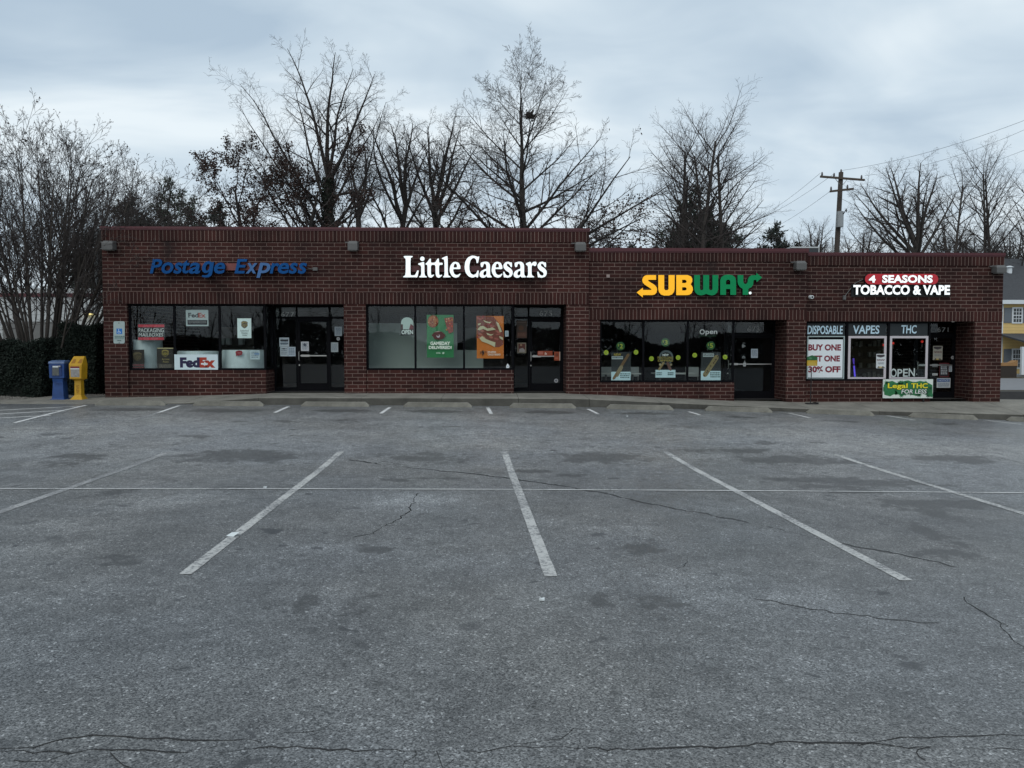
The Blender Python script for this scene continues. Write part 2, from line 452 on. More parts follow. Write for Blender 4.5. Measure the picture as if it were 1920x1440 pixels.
# ---- parking lot sheet
xs = np.concatenate([np.linspace(-60, -17, 15), np.arange(-16, 16.01, 0.11), np.linspace(17, 60, 15)])
ys = np.concatenate([np.linspace(-40, 2, 15), np.arange(2.6, KY-0.06, 0.11), [KY+0.05]])
Xg, Yg = np.meshgrid(xs, ys)
Zg = G(Xg, Yg)
nx, ny = len(xs), len(ys)
me = bpy.data.meshes.new('parking_lot')
idx = np.arange(nx*ny).reshape(ny, nx)
quads = np.stack([idx[:-1,:-1], idx[:-1,1:], idx[1:,1:], idx[1:,:-1]], -1).reshape(-1, 4)
me.from_pydata(np.stack([Xg, Yg, Zg], -1).reshape(-1, 3).tolist(), [], quads.tolist())
def blobs(lst):
    a = np.zeros_like(Xg)
    for px, py, wx, wy, k in lst:
        c = UG(px, py)
        d2 = ((Xg-c.x)/wx)**2 + ((Yg-c.y)/wy)**2
        a = np.maximum(a, k*np.exp(-d2*1.2))
    return a
stains = [(395,858,0.9,0.9,.75),(470,855,1.0,.8,.85),(440,852,.5,.4,1),(800,858,1.0,.7,.75),(1130,858,1.0,.7,.85),(1110,855,.4,.5,1),
          (1370,845,1.2,.35,.8),(1480,862,1.3,.5,.95),(1560,866,.8,.3,.9),(1540,900,1.0,.3,1),(1640,905,1.1,.35,1),(1700,905,.4,.25,1),(1560,912,.6,.25,.9),(1600,922,.8,.2,.8),
          (1770,945,.9,.35,1),(1740,960,.25,.7,.75),(1745,1000,.16,.8,.8),(1760,1040,.35,.25,.8),(1690,940,.3,.3,.8),
          (1220,1032,.22,.22,1.1),(1205,1025,.2,.12,1),(1000,884,.3,.25,1),(1065,891,.3,.2,1),(820,897,.5,.12,.9),(740,900,.35,.15,.8),(1780,860,1.0,.6,.8),(1820,862,.5,.5,1),
          (700,1032,.17,.13,1.1),(672,1023,.1,.08,.9),(235,1057,.16,.1,1),(210,1043,.22,.12,.8),(230,922,.4,.3,.7),(120,868,1.0,.9,.5),(150,855,.5,.3,.9),
          (495,1125,.16,.35,.62),(590,1122,.16,.38,.66),(680,1130,.14,.36,.55),(1130,1128,.16,.3,.58),(1225,1135,.18,.3,.62),(1280,1133,.12,.1,.9),(1150,1290,.07,.06,1),(715,1283,.06,.05,1),(100,1310,.07,.05,.9),(1370,1425,.05,.05,.9),
          (240,768,1.0,.5,.85),(430,770,1.0,.5,1.0),(640,770,1.0,.5,.9),(820,771,.9,.45,.95),(1020,773,.9,.45,.9),(1200,775,.9,.4,.9),(1385,782,.9,.35,.7),(1580,790,.9,.35,.7),(1770,795,.9,.35,.7),
          (540,790,.5,.4,.6),(440,790,.3,.3,.7),(660,790,.5,.5,.6),(100,815,.6,.4,.55),(360,818,.5,.3,.55),(1440,830,.5,.3,.7),(1290,800,.6,.3,.5),(860,800,.5,.2,.5),(1530,830,.4,.3,.5)]
pales = [(300,808,9,5.0,1.0),(1500,818,9,5.0,1.0),(960,805,10,5.0,1.0),(770,940,.8,.5,.9),(330,935,1.0,.6,.7),(270,948,.5,.4,.6),(610,1026,.3,.2,.8),(560,870,.8,.8,.5),(700,810,3.0,1.4,.7),(1250,812,3.0,1.4,.65),(200,805,3,1.3,.6),(1650,830,3,1.2,.55),(150,985,.7,.4,.6),(1180,1000,.6,.4,.5),(60,1030,.6,.3,.6),(900,830,2.5,.9,.55),(320,810,2.0,.9,.4),(1400,950,.7,.5,.4),(1430,1120,.8,.4,.5),(1330,1085,.6,.3,.45)]  # broad far ellipses paint grazing sheen, along with aisle wear, into the asphalt colour
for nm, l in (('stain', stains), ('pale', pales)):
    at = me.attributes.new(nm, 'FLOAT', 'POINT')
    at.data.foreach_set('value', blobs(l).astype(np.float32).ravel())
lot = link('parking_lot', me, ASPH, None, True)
tag(lot, 'worn grey asphalt parking lot with stains and painted stall lines', 'parking lot', kind='structure')

rng = random.Random(7)
def strip(pts, w, name, m, lift, wob=0.0, lbl=None):
    """a thin sheet along ground points, lift above the asphalt"""
    P = [Vector((p[0], p[1], 0)) for p in pts]
    out = []
    for a, b in zip(P[:-1], P[1:]):
        n = max(1, int((b-a).length/0.25))
        for k in range(n): out.append(a.lerp(b, k/n))
    out.append(P[-1])
    mb = MB(); vs = []; wk = .7
    for i, p in enumerate(out):
        d = (out[min(i+1, len(out)-1)] - out[max(i-1, 0)]).normalized()
        s = Vector((-d.y, d.x, 0))
        if wob > .5:
            wk = min(1.35, max(.08, wk+rng.uniform(-.38, .38))); ww = w*0.5*wk
        else:
            ww = w*0.5*(1+rng.uniform(-wob, wob))
        for q in (p+s*ww, p-s*ww):
            vs.append((q.x, q.y, float(G(q.x, q.y))+lift))
    mb.add(vs, [(2*i, 2*i+1, 2*i+3, 2*i+2) for i in range(len(out)-1)])
    o = mb.build(name, m, lot)
    if lbl: o['label'] = lbl
    return o
def pxline(a, b, w, m, lift=0.004, n=1):
    A, B = UG(*a), UG(*b)
    return strip([A, B], w, 'painted_line', m, lift, 0.05)
pxline((-60,981), (315,848), .11, PAINT_FAINT)
pxline((347,1077), (639,847), .10, PAINT)
pxline((1033,1081), (946,847), .10, PAINT)
pxline((1700,1089), (1247,847), .10, PAINT)
pxline((1990,985), (1562,851), .10, PAINT)
pxline((1857,854), (2060,897), .10, PAINT_FAINT)
strip([UG(-150,917), UG(0,917), UG(500,917), UG(960,918.5), UG(1440,921), UG(1920,925), UG(2100,927)], .035, 'painted_line', PAINT_BRIGHT, .0075, .2)
for a, b in [((27,793),(162,760)), ((-40,771.5),(150,762)), ((-40,779),(122,769.5)), ((-40,786),(95,779)), ((250,789),(300,773)), ((297,774),(337,760.5)), ((515,774),(541,762.5)), ((714,775.5),(731,764)), ((914,764),(921,776)),
             ((1102,767),(1121,776)), ((1291,772),(1312,778)), ((1480,775),(1520,784)), ((1663,779.5),(1715,788)), ((1850,788.5),(1915,796))]:
    pxline(a, b, .09, PAINT_BRIGHT if a[0] not in (250,) else PAINT_FAINT)

CRACK = mat('crack_black', (0.022, 0.022, 0.022), 0.95)
SEAL = mat('old_seal_dark', (0.048, 0.049, 0.050), 0.9)
def crack(pxs, w, m=None, jit=0.05, lift=0.0018):
    pts = []; ox = oy = 0.0
    g = [UG(*p) for p in pxs]
    for a, b in zip(g[:-1], g[1:]):
        n = max(2, int((b-a).length/0.05))
        for k in range(n):
            p = a.lerp(b, k/n)
            ox = ox*.8+rng.gauss(0, jit*.35); oy = oy*.8+rng.gauss(0, jit*.35)
            pts.append((p.x+ox, p.y+oy))
    pts.append((g[-1].x, g[-1].y))
    strip(pts, w, 'crack', m or CRACK, lift, 0.75)
    if m is None and w >= .006:
        for i in range(8, len(pts)-8, 14):
            if rng.random() < .6:
                a = rng.uniform(0, 6.28); x, y = pts[i]; br = [(x, y)]
                for _ in range(rng.randint(3, 7)):
                    a += rng.gauss(0, .5); x += .035*math.cos(a); y += .035*math.sin(a); br.append((x, y))
                strip(br, w*.5, 'crack', CRACK, lift-.0006, 0.75)
crack([(-60,1410),(150,1408),(330,1412),(480,1402),(640,1407),(900,1412),(960,1400),(1150,1402),(1400,1404),(1700,1398),(1990,1400)], .012, jit=.03)
crack([(60,1402),(120,1384),(190,1380),(400,1390),(490,1392)], .009, jit=.02)
crack([(960,1394),(1050,1385),(1070,1368),(1200,1374),(1260,1388)], .005, jit=.02)
crack([(350,1408),(500,1385),(540,1372),(620,1366)], .004, jit=.02)
crack([(205,1412),(245,1440)], .007, jit=.02); crack([(820,1410),(825,1440),(850,1425)], .005, jit=.02)
crack([(1180,1374),(1260,1372),(1330,1358),(1440,1368),(1620,1372)], .004, jit=.02)
crack([(1810,1120),(1830,1140),(1875,1170),(1885,1195),(1930,1222),(1990,1250)], .009, jit=.03)
crack([(660,1008),(700,1000),(745,975),(775,945),(780,925)], .012, jit=.04)
crack([(700,985),(960,988)], .006, jit=.03)
crack([(655,862),(760,876),(900,890),(1060,912),(1190,938),(1330,965),(1500,1003),(1700,1045),(1795,1064)], .042, SEAL, .04)
crack([(1420,1124),(1560,1150),(1760,1168)], .012, SEAL, .05); crack([(540,852),(650,855),(820,880)], .012, SEAL, .03)
crack([(1270,1042),(1300,1035),(1268,1066)], .008, jit=.04)
crack([(60,1402),(0,1404)], .006, jit=.02); crack([(1600,1400),(1680,1385),(1920,1380)], .005, jit=.02)

# ---- sidewalk: slabs with open joints, a ramp at each end
def sidewalk():
    mb = MB()
    joints = [XX(p, KY, 750) for p in (-420,-200,0,185,345,485,677,828,972,1105,1240,1380,1520,1650,1780,1920,2080,2300)]
    for a, b in zip(joints[:-1], joints[1:]):
        a2, b2 = a+0.005, b-0.005
        n = 4
        right = a > XX(1870, 22, 750)
        yb = 23.3 if not right else 22.1
        left = b < XX(192, FY, 740)
        if left: yb = 21.55
        rows = [KY, KY+0.012, FY, yb] if not left else [KY, KY+0.012, 21.0, yb]
        vs, fs = [], []
        for i in range(n+1):
            x = a2+(b2-a2)*i/n
            kt, bk = kerb_top(x), back_z(x)
            if left: bk = kt+0.02
            vs.append((x, KY, kerb_z(x)-0.25))
            for j, y in enumerate(rows):
                z = kt-0.012 if j == 0 else (kt if j == 1 else bk)
                if left and j == 2: z = kt+.01
                vs.append((x, y, z))
            vs.append((x, yb, kerb_z(x)-0.25))
        m_ = 6
        for i in range(n):
            for j in range(m_-1):
                fs.append((i*m_+j, (i+1)*m_+j, (i+1)*m_+j+1, i*m_+j+1))
        fs.append(tuple(range(m_-1, -1, -1))); fs.append(tuple(n*m_+j for j in range(m_)))
        mb.add(vs, fs)
    o = mb.build('sidewalk', CONC)
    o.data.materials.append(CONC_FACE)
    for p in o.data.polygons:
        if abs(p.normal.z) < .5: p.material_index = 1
    return tag(o, 'raised concrete sidewalk with kerb along the shop fronts', 'sidewalk', kind='structure')
sidewalk()

GRAVEL = mat('gravel_bed_soil', (0.085, 0.075, 0.062), 0.95, 0, 0.6, 18, bump=0.8, bscale=30)
DRIVE = mat('driveway_asphalt', (0.16, 0.165, 0.17), 0.9, 0, 0.2, 3)
ROADM = mat('road_asphalt', (0.20, 0.205, 0.215), 0.85, 0, 0.15, 1)
KERBM = mat('dark_kerb', (0.05, 0.05, 0.05), 0.9, 0, 0.3)
EARTH = mat('dry_grass_ground', (0.10, 0.085, 0.055), 0.95, 0, 0.35, 0.4)
def sheet(name, x0, x1, y0, y1, zf, m, label, n=12):
    mb = MB(); gx = np.linspace(x0, x1, n); gy = np.linspace(y0, y1, n)
    mb.add([(x, y, zf(x, y)) for y in gy for x in gx], [(j*n+i, j*n+i+1, (j+1)*n+i+1, (j+1)*n+i) for j in range(n-1) for i in range(n-1)])
    return tag(mb.build(name, m), label, name.replace('_', ' '), kind='structure')
XL, XR = XX(190, FY, 600), XX(1879, FYC, 600)
bedz = lambda x, y: kerb_top(x)+0.012+0.03*math.sin(x*1.7+y*2.3)*min(1, (y-21.5)) + 0.02*(y-21.5)
sheet('planting_bed', -45, XL+0.05, 21.54, 34, bedz, GRAVEL, 'gravel and mulch planting bed beside the brick end wall', 60)
dz = lambda x, y: min(kerb_z(x)+0.0, 0.0) - 0.05
sheet('driveway', XR-0.3, 70, 22.05, 30.2, dz, DRIVE, 'grey asphalt driveway past the end of the shops')
tag(MB().box(XR-6, 90, 30.2, 30.5, -0.6, 0.07).build('kerb', KERBM), 'dark kerb between the driveway and the road', 'kerb', kind='structure')
sheet('road', XR-30, 140, 32.6, 46.5, lambda x, y: 0.0, ROADM, 'pale grey road in front of the yellow house')
sheet('ground', -700, 700, -300, 1200, lambda x, y: -0.62 if y < 20 else -0.45, EARTH, 'dry winter ground around the shops', 24)
tag(MB().box(XR-30, 140, 30.5, 32.6, -0.6, -0.02).box(XR-30, 140, 46.5, 80, -0.6, 0.03).build('verge', EARTH), 'brown verge along the road', 'verge', kind='structure')

# loose stones on the bed: one object of stuff
mb = MB()
for _ in range(2600):
    x = rng.uniform(-17, XL-0.05); y = 21.56 + abs(rng.gauss(0, 1.1)); s = rng.uniform(0.012, 0.035)
    if x < -14.2 and y > 22.2: continue
    z = bedz(x, y)
    a = rng.uniform(0, 3)
    p = [(x+s*math.cos(a+k*1.57)*rng.uniform(.7, 1.2), y+s*math.sin(a+k*1.57), z-.004) for k in range(4)]
    mb.add(p+[(x, y, z+s*0.8)], [(0,1,4), (1,2,4), (2,3,4), (3,0,4)])
tag(mb.build('gravel', mat('gravel_stone', (0.20, 0.185, 0.165), 0.95, 0, 0.7, 9)), 'loose pale gravel on the bed beside the end wall', 'gravel', kind='stuff')

# ------------------------------------------------------------------ the brick building
bld = thing('shop_building', 'long single storey dark red brick shop building with stepped parapet and four shopfronts', 'building', (XX(960, FY), FY, 0.3))
def zA(py): return ZZ(py, FY, 650)
def zB(py): return ZZ(py, FYB, 1308)
def zC(py): return ZZ(py, FYC, 1696)
def grime(o, spots):
    me = o.data
    n = len(me.vertices); co = np.empty(n*3, np.float32); me.vertices.foreach_get('co', co); co = co.reshape(-1, 3)
    v = np.zeros(n, np.float32)
    for x, w, z0, z1, k in spots:
        fall = np.clip((co[:, 2]-z0)/(z1-z0), 0, 1)
        v = np.maximum(v, k*np.exp(-((co[:, 0]-x)/w)**2)*fall*(co[:, 2] < z1+.02))
    at = me.attributes.new('grime', 'FLOAT', 'POINT'); at.data.foreach_set('value', v)
def panel_grid(mb, x0, x1, z0, z1, y, th):
    """wall panel with a gridded front so that stains can sit on it"""
    n, m_ = max(2, int((x1-x0)/0.12)), max(2, int((z1-z0)/0.15))
    gx = np.linspace(x0, x1, n); gz = np.linspace(z0, z1, m_)
    mb.add([(a, y, b) for b in gz for a in gx], [(j*n+i, j*n+i+1, (j+1)*n+i+1, (j+1)*n+i) for j in range(m_-1) for i in range(n-1)])
    mb.add([(x0,y,z0),(x1,y,z0),(x1,y+th,z0),(x0,y+th,z0),(x0,y,z1),(x1,y,z1),(x1,y+th,z1),(x0,y+th,z1)], [(3,2,1,0),(4,5,6,7),(1,2,6,5),(2,3,7,6),(3,0,4,7)])
TH = 0.32; REC = 0.9; WR = 0.12
GB = -0.9
def block(y, xl, xr, zf, rows, m, open_px, pil, grm):
    """rows: coping top, coping bottom/upper band top, upper band bottom, lower band top, lower band bottom"""
    ct, ub, ue, lb, le = [zf(r) for r in rows]
    w = MB()
    panel_grid(w, xl, xr, lb, ue, y, TH)
    o = w.build('wall', m, bld); grime(o, grm)
    b1 = MB().box(xl, xr, y-0.022, y+TH, ue+.001, ub).build('brick_band', SOLD, bld); grime(b1, [])
    b2 = MB().box(xl, xr, y-0.014, y+TH, le, lb-.001).build('brick_band', SOLD, bld); grime(b2, [])
    MB().box(xl-0.02, xr+0.02, y-0.05, y+TH+.03, ub+.001, ct).box(xl-0.02, xr+0.02, y-0.035, y-0.028, ub-0.03, ub).build('coping', COPING, bld)
    for a, b in pil:
        po = MB().box(a, b, y, y+TH, GB, le-.001).build('pilaster', BRICK, bld); grime(po, [])
    return ct, le
rowsA = (426.5, 431, 453, 549, 570)
rowsB = (465.5, 472, 490.5, 580.5, 599.5)
rowsC = (474, 479, 498, 584, 602.5)
xA = XX(1104, FY, 560)
xB = XX(1513, FYB, 560)
pA = [XX(p, FY, 640) for p in (195, 239, 645, 686, 1062, 1104)]
pB = [xA, XX(1125, FYB, 640), XX(1475, FYB, 640), xB]
pC = [XX(1827, FYC, 640), XR]
topA, leA = block(FY, pA[0], xA, zA, rowsA, BRICK, None, [(pA[0], pA[1]), (pA[2], pA[3]), (pA[4], pA[5])],
                  [(XX(316, FY, 500), .17, zA(575), zA(453), 1.5), (XX(402, FY, 500), .1, zA(470), zA(453), 1.0), (XX(560, FY, 500), .25, zA(480), zA(453), .5), (XX(700, FY, 500), .12, zA(520), zA(453), .55), (XX(905, FY, 500), .3, zA(475), zA(453), .6), (XX(1040, FY, 500), .12, zA(545), zA(453), .5), (XX(240, FY, 500), .12, zA(500), zA(453), .6)])
topB, leB = block(FYB, xA, xB, zB, rowsB, BRICK_B, None, [(pB[0], pB[1]), (pB[2], pB[3])], [(XX(1333, FYB, 540), .2, zB(585), zB(490), 1.4), (XX(1200, FYB, 540), .3, zB(530), zB(490), .5)])
topC, leC = block(FYC, xB, XR, zC, rowsC, BRICK_B, None, [(pC[0], pC[1])], [(XX(1640, FYC, 540), .15, zC(560), zC(498), .7)])

# window pits: low brick walls, returns, recess walls, soffits, interiors
def sill_wall(x0, x1, y, ztop):
    o = MB().box(x0, x1, y+0.05, y+0.25, GB, ztop).build('wall', BRICK, bld); grime(o, [])
wins = {}
def storefront(y, x0, x1, ztop, zsill, mull, xrec0, xrec1, ret=True):
    """dark metal frame with one pane per bay"""
    fy = y+WR
    fr = MB(); t = 0.055
    fr.box(x0, x1, fy-.03, fy+.05, ztop-t, ztop).box(x0, x1, fy-.03, fy+.05, zsill, zsill+t)
    edges = [x0] + mull + [x1]
    for i, e in enumerate(edges):
        a = e if i == 0 else (e-t if i == len(edges)-1 else e-t/2)
        fr.box(a, a+t, fy-.031, fy+.051, zsill+t, ztop-t)
    f = fr.build('window', FRAME, bld)
    bays = []
    for a, b in zip(edges[:-1], edges[1:]):
        l = a+t if a == x0 else a+t/2; r = b-t if b == x1 else b-t/2
        MB().box(l, r, fy, fy+.006, zsill+t, ztop-t).build('pane', GLASS, f)
        bays.append((l, r))
    return f, bays, fy
# block A left shop
wA1 = [XX(p, FY+WR, 640) for p in (240, 328, 412.5, 499)]
ztA = leA-.002; zsA = zA(694)
storefront(FY, pA[1], wA1[3], ztA, zsA, [wA1[1], wA1[2]], 0, 0)
sill_wall(pA[1], wA1[3], FY, zsA-.001)
wA2 = [XX(p, FY+WR, 640) for p in (686, 779, 870, 963)]
storefront(FY, pA[3], wA2[3], ztA, zsA, [wA2[1], wA2[2]], 0, 0)
sill_wall(pA[3], wA2[3], FY, zsA-.001)
ztB = leB-.002; zsB = zB(717)
wB = [XX(p, FYB+WR, 660) for p in (1124, 1206, 1289, 1376)]
storefront(FYB, pB[1], wB[3], ztB, zsB, [wB[1], wB[2]], 0, 0)
sill_wall(pB[1], wB[3], FYB, zsB-.001)
ztC = leC-.002; zsC = zC(714)
wC = [XX(p, FYC+WR, 660) for p in (1513, 1587, 1665, 1743)]
storefront(FYC, xB, wC[3], ztC, zsC, [wC[1], wC[2]], 0, 0)
sill_wall(xB, wC[3], FYC, zsC-.001)
# recess side returns: brick below, dark framed glass above
def recess(y, xl, xr, zl, zsill, brick_right=False, brick_left=False):
    mb = MB()
    mb.box(xl-.2, xl, y+.25, y+REC, GB, zsill-.001 if not brick_left else zl-.002)
    if not brick_left:
        fr = MB().box(xl-.06, xl-.002, y+WR+.06, y+REC, zsill, zsill+.05).box(xl-.06, xl-.002, y+WR+.06, y+REC, zl-.055, zl-.003).box(xl-.06, xl-.002, y+REC-.06, y+REC, zsill+.05, zl-.055)
        f = fr.build('window', FRAME, bld)
        MB().box(xl-.035, xl-.03, y+WR+.06, y+REC-.06, zsill+.05, zl-.055).build('pane', GLASS, f)
    o = mb.build('wall', BRICK, bld); grime(o, [])
    o = MB().box(xr, xr+.2, y+TH+.001, y+REC, GB, zl-.002).build('wall', BRICK, bld); grime(o, [])
    MB().box(xl, xr, y+TH+.002, y+REC, zl+.03, zl+.06).build('soffit', SOFFIT, bld)
recess(FY, wA1[3], pA[2], leA, zsA)
recess(FY, wA2[3], pA[4], leA, zsA)
recess(FYB, wB[3], pB[2], leB, zsB)
recess(FYC, wC[3], pC[0], leC, zsC)

def door(y, xl, xr, zl, base_z, lights, bar, dleaf, num, pull='l'):
    """aluminium entrance: lights = [x edges]; dleaf = index of the leaf bay"""
    dy = y+REC; t = 0.05
    fr = MB()
    z0 = base_z+.03; z1 = zl+.028
    fr.box(lights[0], lights[-1], dy, dy+.08, z1-.06, z1).box(lights[0], lights[-1], dy, dy+.08, bar, bar+.07)
    for i, e in enumerate(lights):
        a = e if i == 0 else (e-t if i == len(lights)-1 else e-t/2)
        fr.box(a, a+t, dy-.001, dy+.081, GB+.6, bar).box(a, a+t, dy-.001, dy+.081, bar+.07, z1-.06)
    ent = fr.build('entrance_frame', FRAME, bld)
    for i, (a, b) in enumerate(zip(lights[:-1], lights[1:])):
        MB().box(a+.02, b-.02, dy+.03, dy+.036, bar+.07, z1-.06).build('pane', GLASS, ent)
        if i != dleaf:
            MB().box(a+.02, b-.02, dy+.03, dy+.036, z0+.1, bar).build('pane', GLASS, ent)
            MB().box(a+.02, b-.02, dy+.01, dy+.07, GB+.6, z0+.1).build('kick_plate', FRAME, ent)
    a, b = lights[dleaf]+t/2+.004, lights[dleaf+1]-t/2-.004
    d = MB().box(a, a+.07, dy+.012, dy+.06, z0, bar-.006).box(b-.07, b, dy+.012, dy+.06, z0, bar-.006).box(a+.07, b-.07, dy+.013, dy+.059, z0, z0+.22).box(a+.07, b-.07, dy+.013, dy+.059, bar-.09, bar-.006).build('door', FRAME, bld)
    MB().box(a+.07, b-.07, dy+.03, dy+.036, z0+.22, bar-.09).build('pane', GLASS, d)
    hz = z0+1.0
    hx = a+.04 if pull == 'l' else b-.04
    MB().tube([(hx, dy+.01, hz-.12), (hx, dy-.05, hz-.1), (hx, dy-.05, hz+.13), (hx, dy+.01, hz+.15)], .013).build('pull_handle', STEEL, d)
    sgn = 1 if pull == 'l' else -1
    pb = MB().box(a+.07, b-.07, dy-.012, dy+.008, hz+.01, hz+.04)
    pb.box(hx+sgn*.06, hx+sgn*.3, dy-.02, dy-.012, hz-.005, hz+.055)
    pb.build('push_bar', STEEL, d)
    MB().tube([(hx, dy+.012, hz-.25), (hx, dy-.002, hz-.25)], .022, 10).build('lock', STEEL, d)
    return d, dy
dyA, dyB, dyC = FY+REC, FYB+REC, FYC+REC
def pxs(l, Y, py=650): return [XX(p, Y, py) for p in l]
LA1 = [wA1[3]+.001] + pxs((556.5, 618.5), dyA) + [pA[2]-.001]
door(FY, LA1[0], LA1[-1], leA, back_z(-5), LA1, ZZ(598, dyA, 580), 1, '677')
LA2 = [wA2[3]+.001] + pxs((991,), dyA) + [pA[4]-.001]
door(FY, LA2[0], LA2[-1], leA, back_z(1.5), LA2, ZZ(598, dyA, 1010), 1, '675')
LB = [wB[3]+.001, pB[2]-.001]
door(FYB, LB[0], LB[-1], leB, back_z(LB[0]+.5), LB, ZZ(628, dyB, 1420), 0, '673')
LC = [wC[3]+.001, pC[0]-.001]
door(FYC, LC[0], LC[-1], leC, back_z(LC[0]+.5), LC, ZZ(628, dyC, 1770), 0, '671')

# interiors, roof, end walls
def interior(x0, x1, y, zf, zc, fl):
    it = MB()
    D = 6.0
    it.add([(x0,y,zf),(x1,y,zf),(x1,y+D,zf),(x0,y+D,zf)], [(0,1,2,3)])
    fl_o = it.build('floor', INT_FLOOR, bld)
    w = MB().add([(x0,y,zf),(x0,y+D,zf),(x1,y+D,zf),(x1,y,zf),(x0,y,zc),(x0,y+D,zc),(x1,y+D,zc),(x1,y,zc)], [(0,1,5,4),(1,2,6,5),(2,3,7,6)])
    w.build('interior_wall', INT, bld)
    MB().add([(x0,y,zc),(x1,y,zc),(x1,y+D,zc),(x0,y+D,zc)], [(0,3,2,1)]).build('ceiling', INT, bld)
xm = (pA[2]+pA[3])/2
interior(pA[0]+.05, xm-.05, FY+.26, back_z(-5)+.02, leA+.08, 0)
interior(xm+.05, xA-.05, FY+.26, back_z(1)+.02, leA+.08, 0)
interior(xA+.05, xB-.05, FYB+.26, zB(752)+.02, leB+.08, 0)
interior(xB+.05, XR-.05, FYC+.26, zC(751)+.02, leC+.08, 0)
BD = 14.0
for w_ in ((pA[0], pA[0]+.3, FY+TH, FY+BD, GB, zA(431)), (XR-.3, XR, FYC+TH, FY+BD, GB, zC(479)), (xA-.3, xA, FY+TH, FY+BD, leB, zA(431)), (pA[0]+.3, XR-.3, FY+BD, FY+BD+.3, GB, zC(490))):
    o = MB().box(*w_).build('wall', BRICK, bld); grime(o, [])
for w_ in ((pA[0]-.03, pA[0]+.33, FY+TH+.031, FY+BD, zA(431)+.001, topA), (XR-.33, XR+.03, FYC+TH+.031, FY+BD, zC(479)+.001, topC)):
    MB().box(*w_).build('coping', COPING, bld)
for w_ in ((pA[0]+.3, xA-.3, FY+TH, FY+BD, zA(470), zA(462)), (xA, XR-.3, FYC+TH, FY+BD, zC(510), zC(502))):
    MB().box(*w_).build('roof', ROOFM, bld)

# ------------------------------------------------------------------ lettering helpers
def text_mesh(s, px0, py0, px1, py1, Y, depth=0.0, offset=0.0, shear=0.0, space=1.0, lines=None):
    cu = bpy.data.curves.new('lettering', 'FONT')
    cu.body = s; cu.size = 1.0; cu.offset = offset; cu.shear = shear; cu.space_character = space; cu.resolution_u = 3
    cu.align_x = 'CENTER'; cu.space_line = lines or 1.0
    cu.extrude = 0.5 if depth else 0.0
    ob = bpy.data.objects.new('lettering', cu)
    me = bpy.data.meshes.new_from_object(ob)
    bpy.data.objects.remove(ob); bpy.data.curves.remove(cu)
    n = len(me.vertices); co = np.empty(n*3, np.float32); me.vertices.foreach_get('co', co); co = co.reshape(-1, 3)
    a, b = U(px0, py1, Y), U(px1, py0, Y)
    mn, mx = co.min(0), co.max(0)
    x = a.x+(co[:, 0]-mn[0])/(mx[0]-mn[0])*(b.x-a.x)
    z = a.z+(co[:, 1]-mn[1])/(mx[1]-mn[1])*(b.z-a.z)
    y = Y-(co[:, 2]+0.5)*depth if depth else np.full(n, Y)
    me.vertices.foreach_set('co', np.stack([x, y, z], -1).astype(np.float32).ravel())
    me.materials.clear(); me.update()
    return me
def lettering(par, s, rect, Y, m, name='lettering', **kw):
    return link(name, text_mesh(s, *rect, Y, **kw), m, par)
def outline_mesh(polys, mapf, Y, depth):
    cu = bpy.data.curves.new('glyph', 'CURVE'); cu.dimensions = '2D'; cu.fill_mode = 'BOTH'; cu.extrude = depth/2
    for p in polys:
        sp = cu.splines.new('POLY'); sp.points.add(len(p)-1)
        for q, (x, y) in zip(sp.points, p):
            X, Z = mapf(x, y); q.co = (X, Z, 0, 1)
        sp.use_cyclic_u = True
    ob = bpy.data.objects.new('glyph', cu)
    me = bpy.data.meshes.new_from_object(ob)
    bpy.data.objects.remove(ob); bpy.data.curves.remove(cu)
    n = len(me.vertices); co = np.empty(n*3, np.float32); me.vertices.foreach_get('co', co); co = co.reshape(-1, 3)
    me.vertices.foreach_set('co', np.stack([co[:, 0], Y-depth/2-co[:, 2], co[:, 1]], -1).astype(np.float32).ravel())
    me.materials.clear(); me.update()
    return me
def smooth_poly(p, it=1):
    for _ in range(it):
        q = []
        n = len(p)
        for i in range(n):
            a, b = p[i], p[(i+1) % n]
            q += [(a[0]*.82+b[0]*.18, a[1]*.82+b[1]*.18), (a[0]*.18+b[0]*.82, a[1]*.18+b[1]*.82)]
        p = q
    return p

def side_mat(me, front, side):
    """front and back faces one material, the returns another"""
    me.materials.append(front); me.materials.append(side)
    for p in me.polygons:
        p.material_index = 0 if p.normal.y < -0.7 else 1

# ---- shop signs
RACE = mat('faded_raceway', C(120, 62, 58), 0.6, var=0.15)
RACE2 = mat('dark_red_raceway', C(84, 44, 44), 0.6, var=0.15)
BLUE = mat('sign_blue', (0.003, 0.070, 0.235), 0.6, var=0.1, scale=2, spec=0.15)
BLUE_L = mat('sign_blue_sunbleached', (0.035, 0.125, 0.31), 0.35, var=0.1)
NAVY = mat('sign_navy_side', (0.004, 0.008, 0.03), 0.5)
LIT = mat('lit_white_face', (0.80, 0.86, 0.86), 0.4, emit=0.62, var=0.01)
LITY = mat('lit_yellow_face', (0.90, 0.43, 0.008), 0.4, emit=0.5, var=0.02)
LITG = mat('lit_green_face', (0.003, 0.165, 0.058), 0.6, emit=0.40, var=0.04, spec=0.15)
LITR = mat('lit_red_face', (0.36, 0.012, 0.022), 0.4, emit=0.4, var=0.03)
GREY_EDGE = mat('sign_return_grey', (0.25, 0.27, 0.26), 0.5)

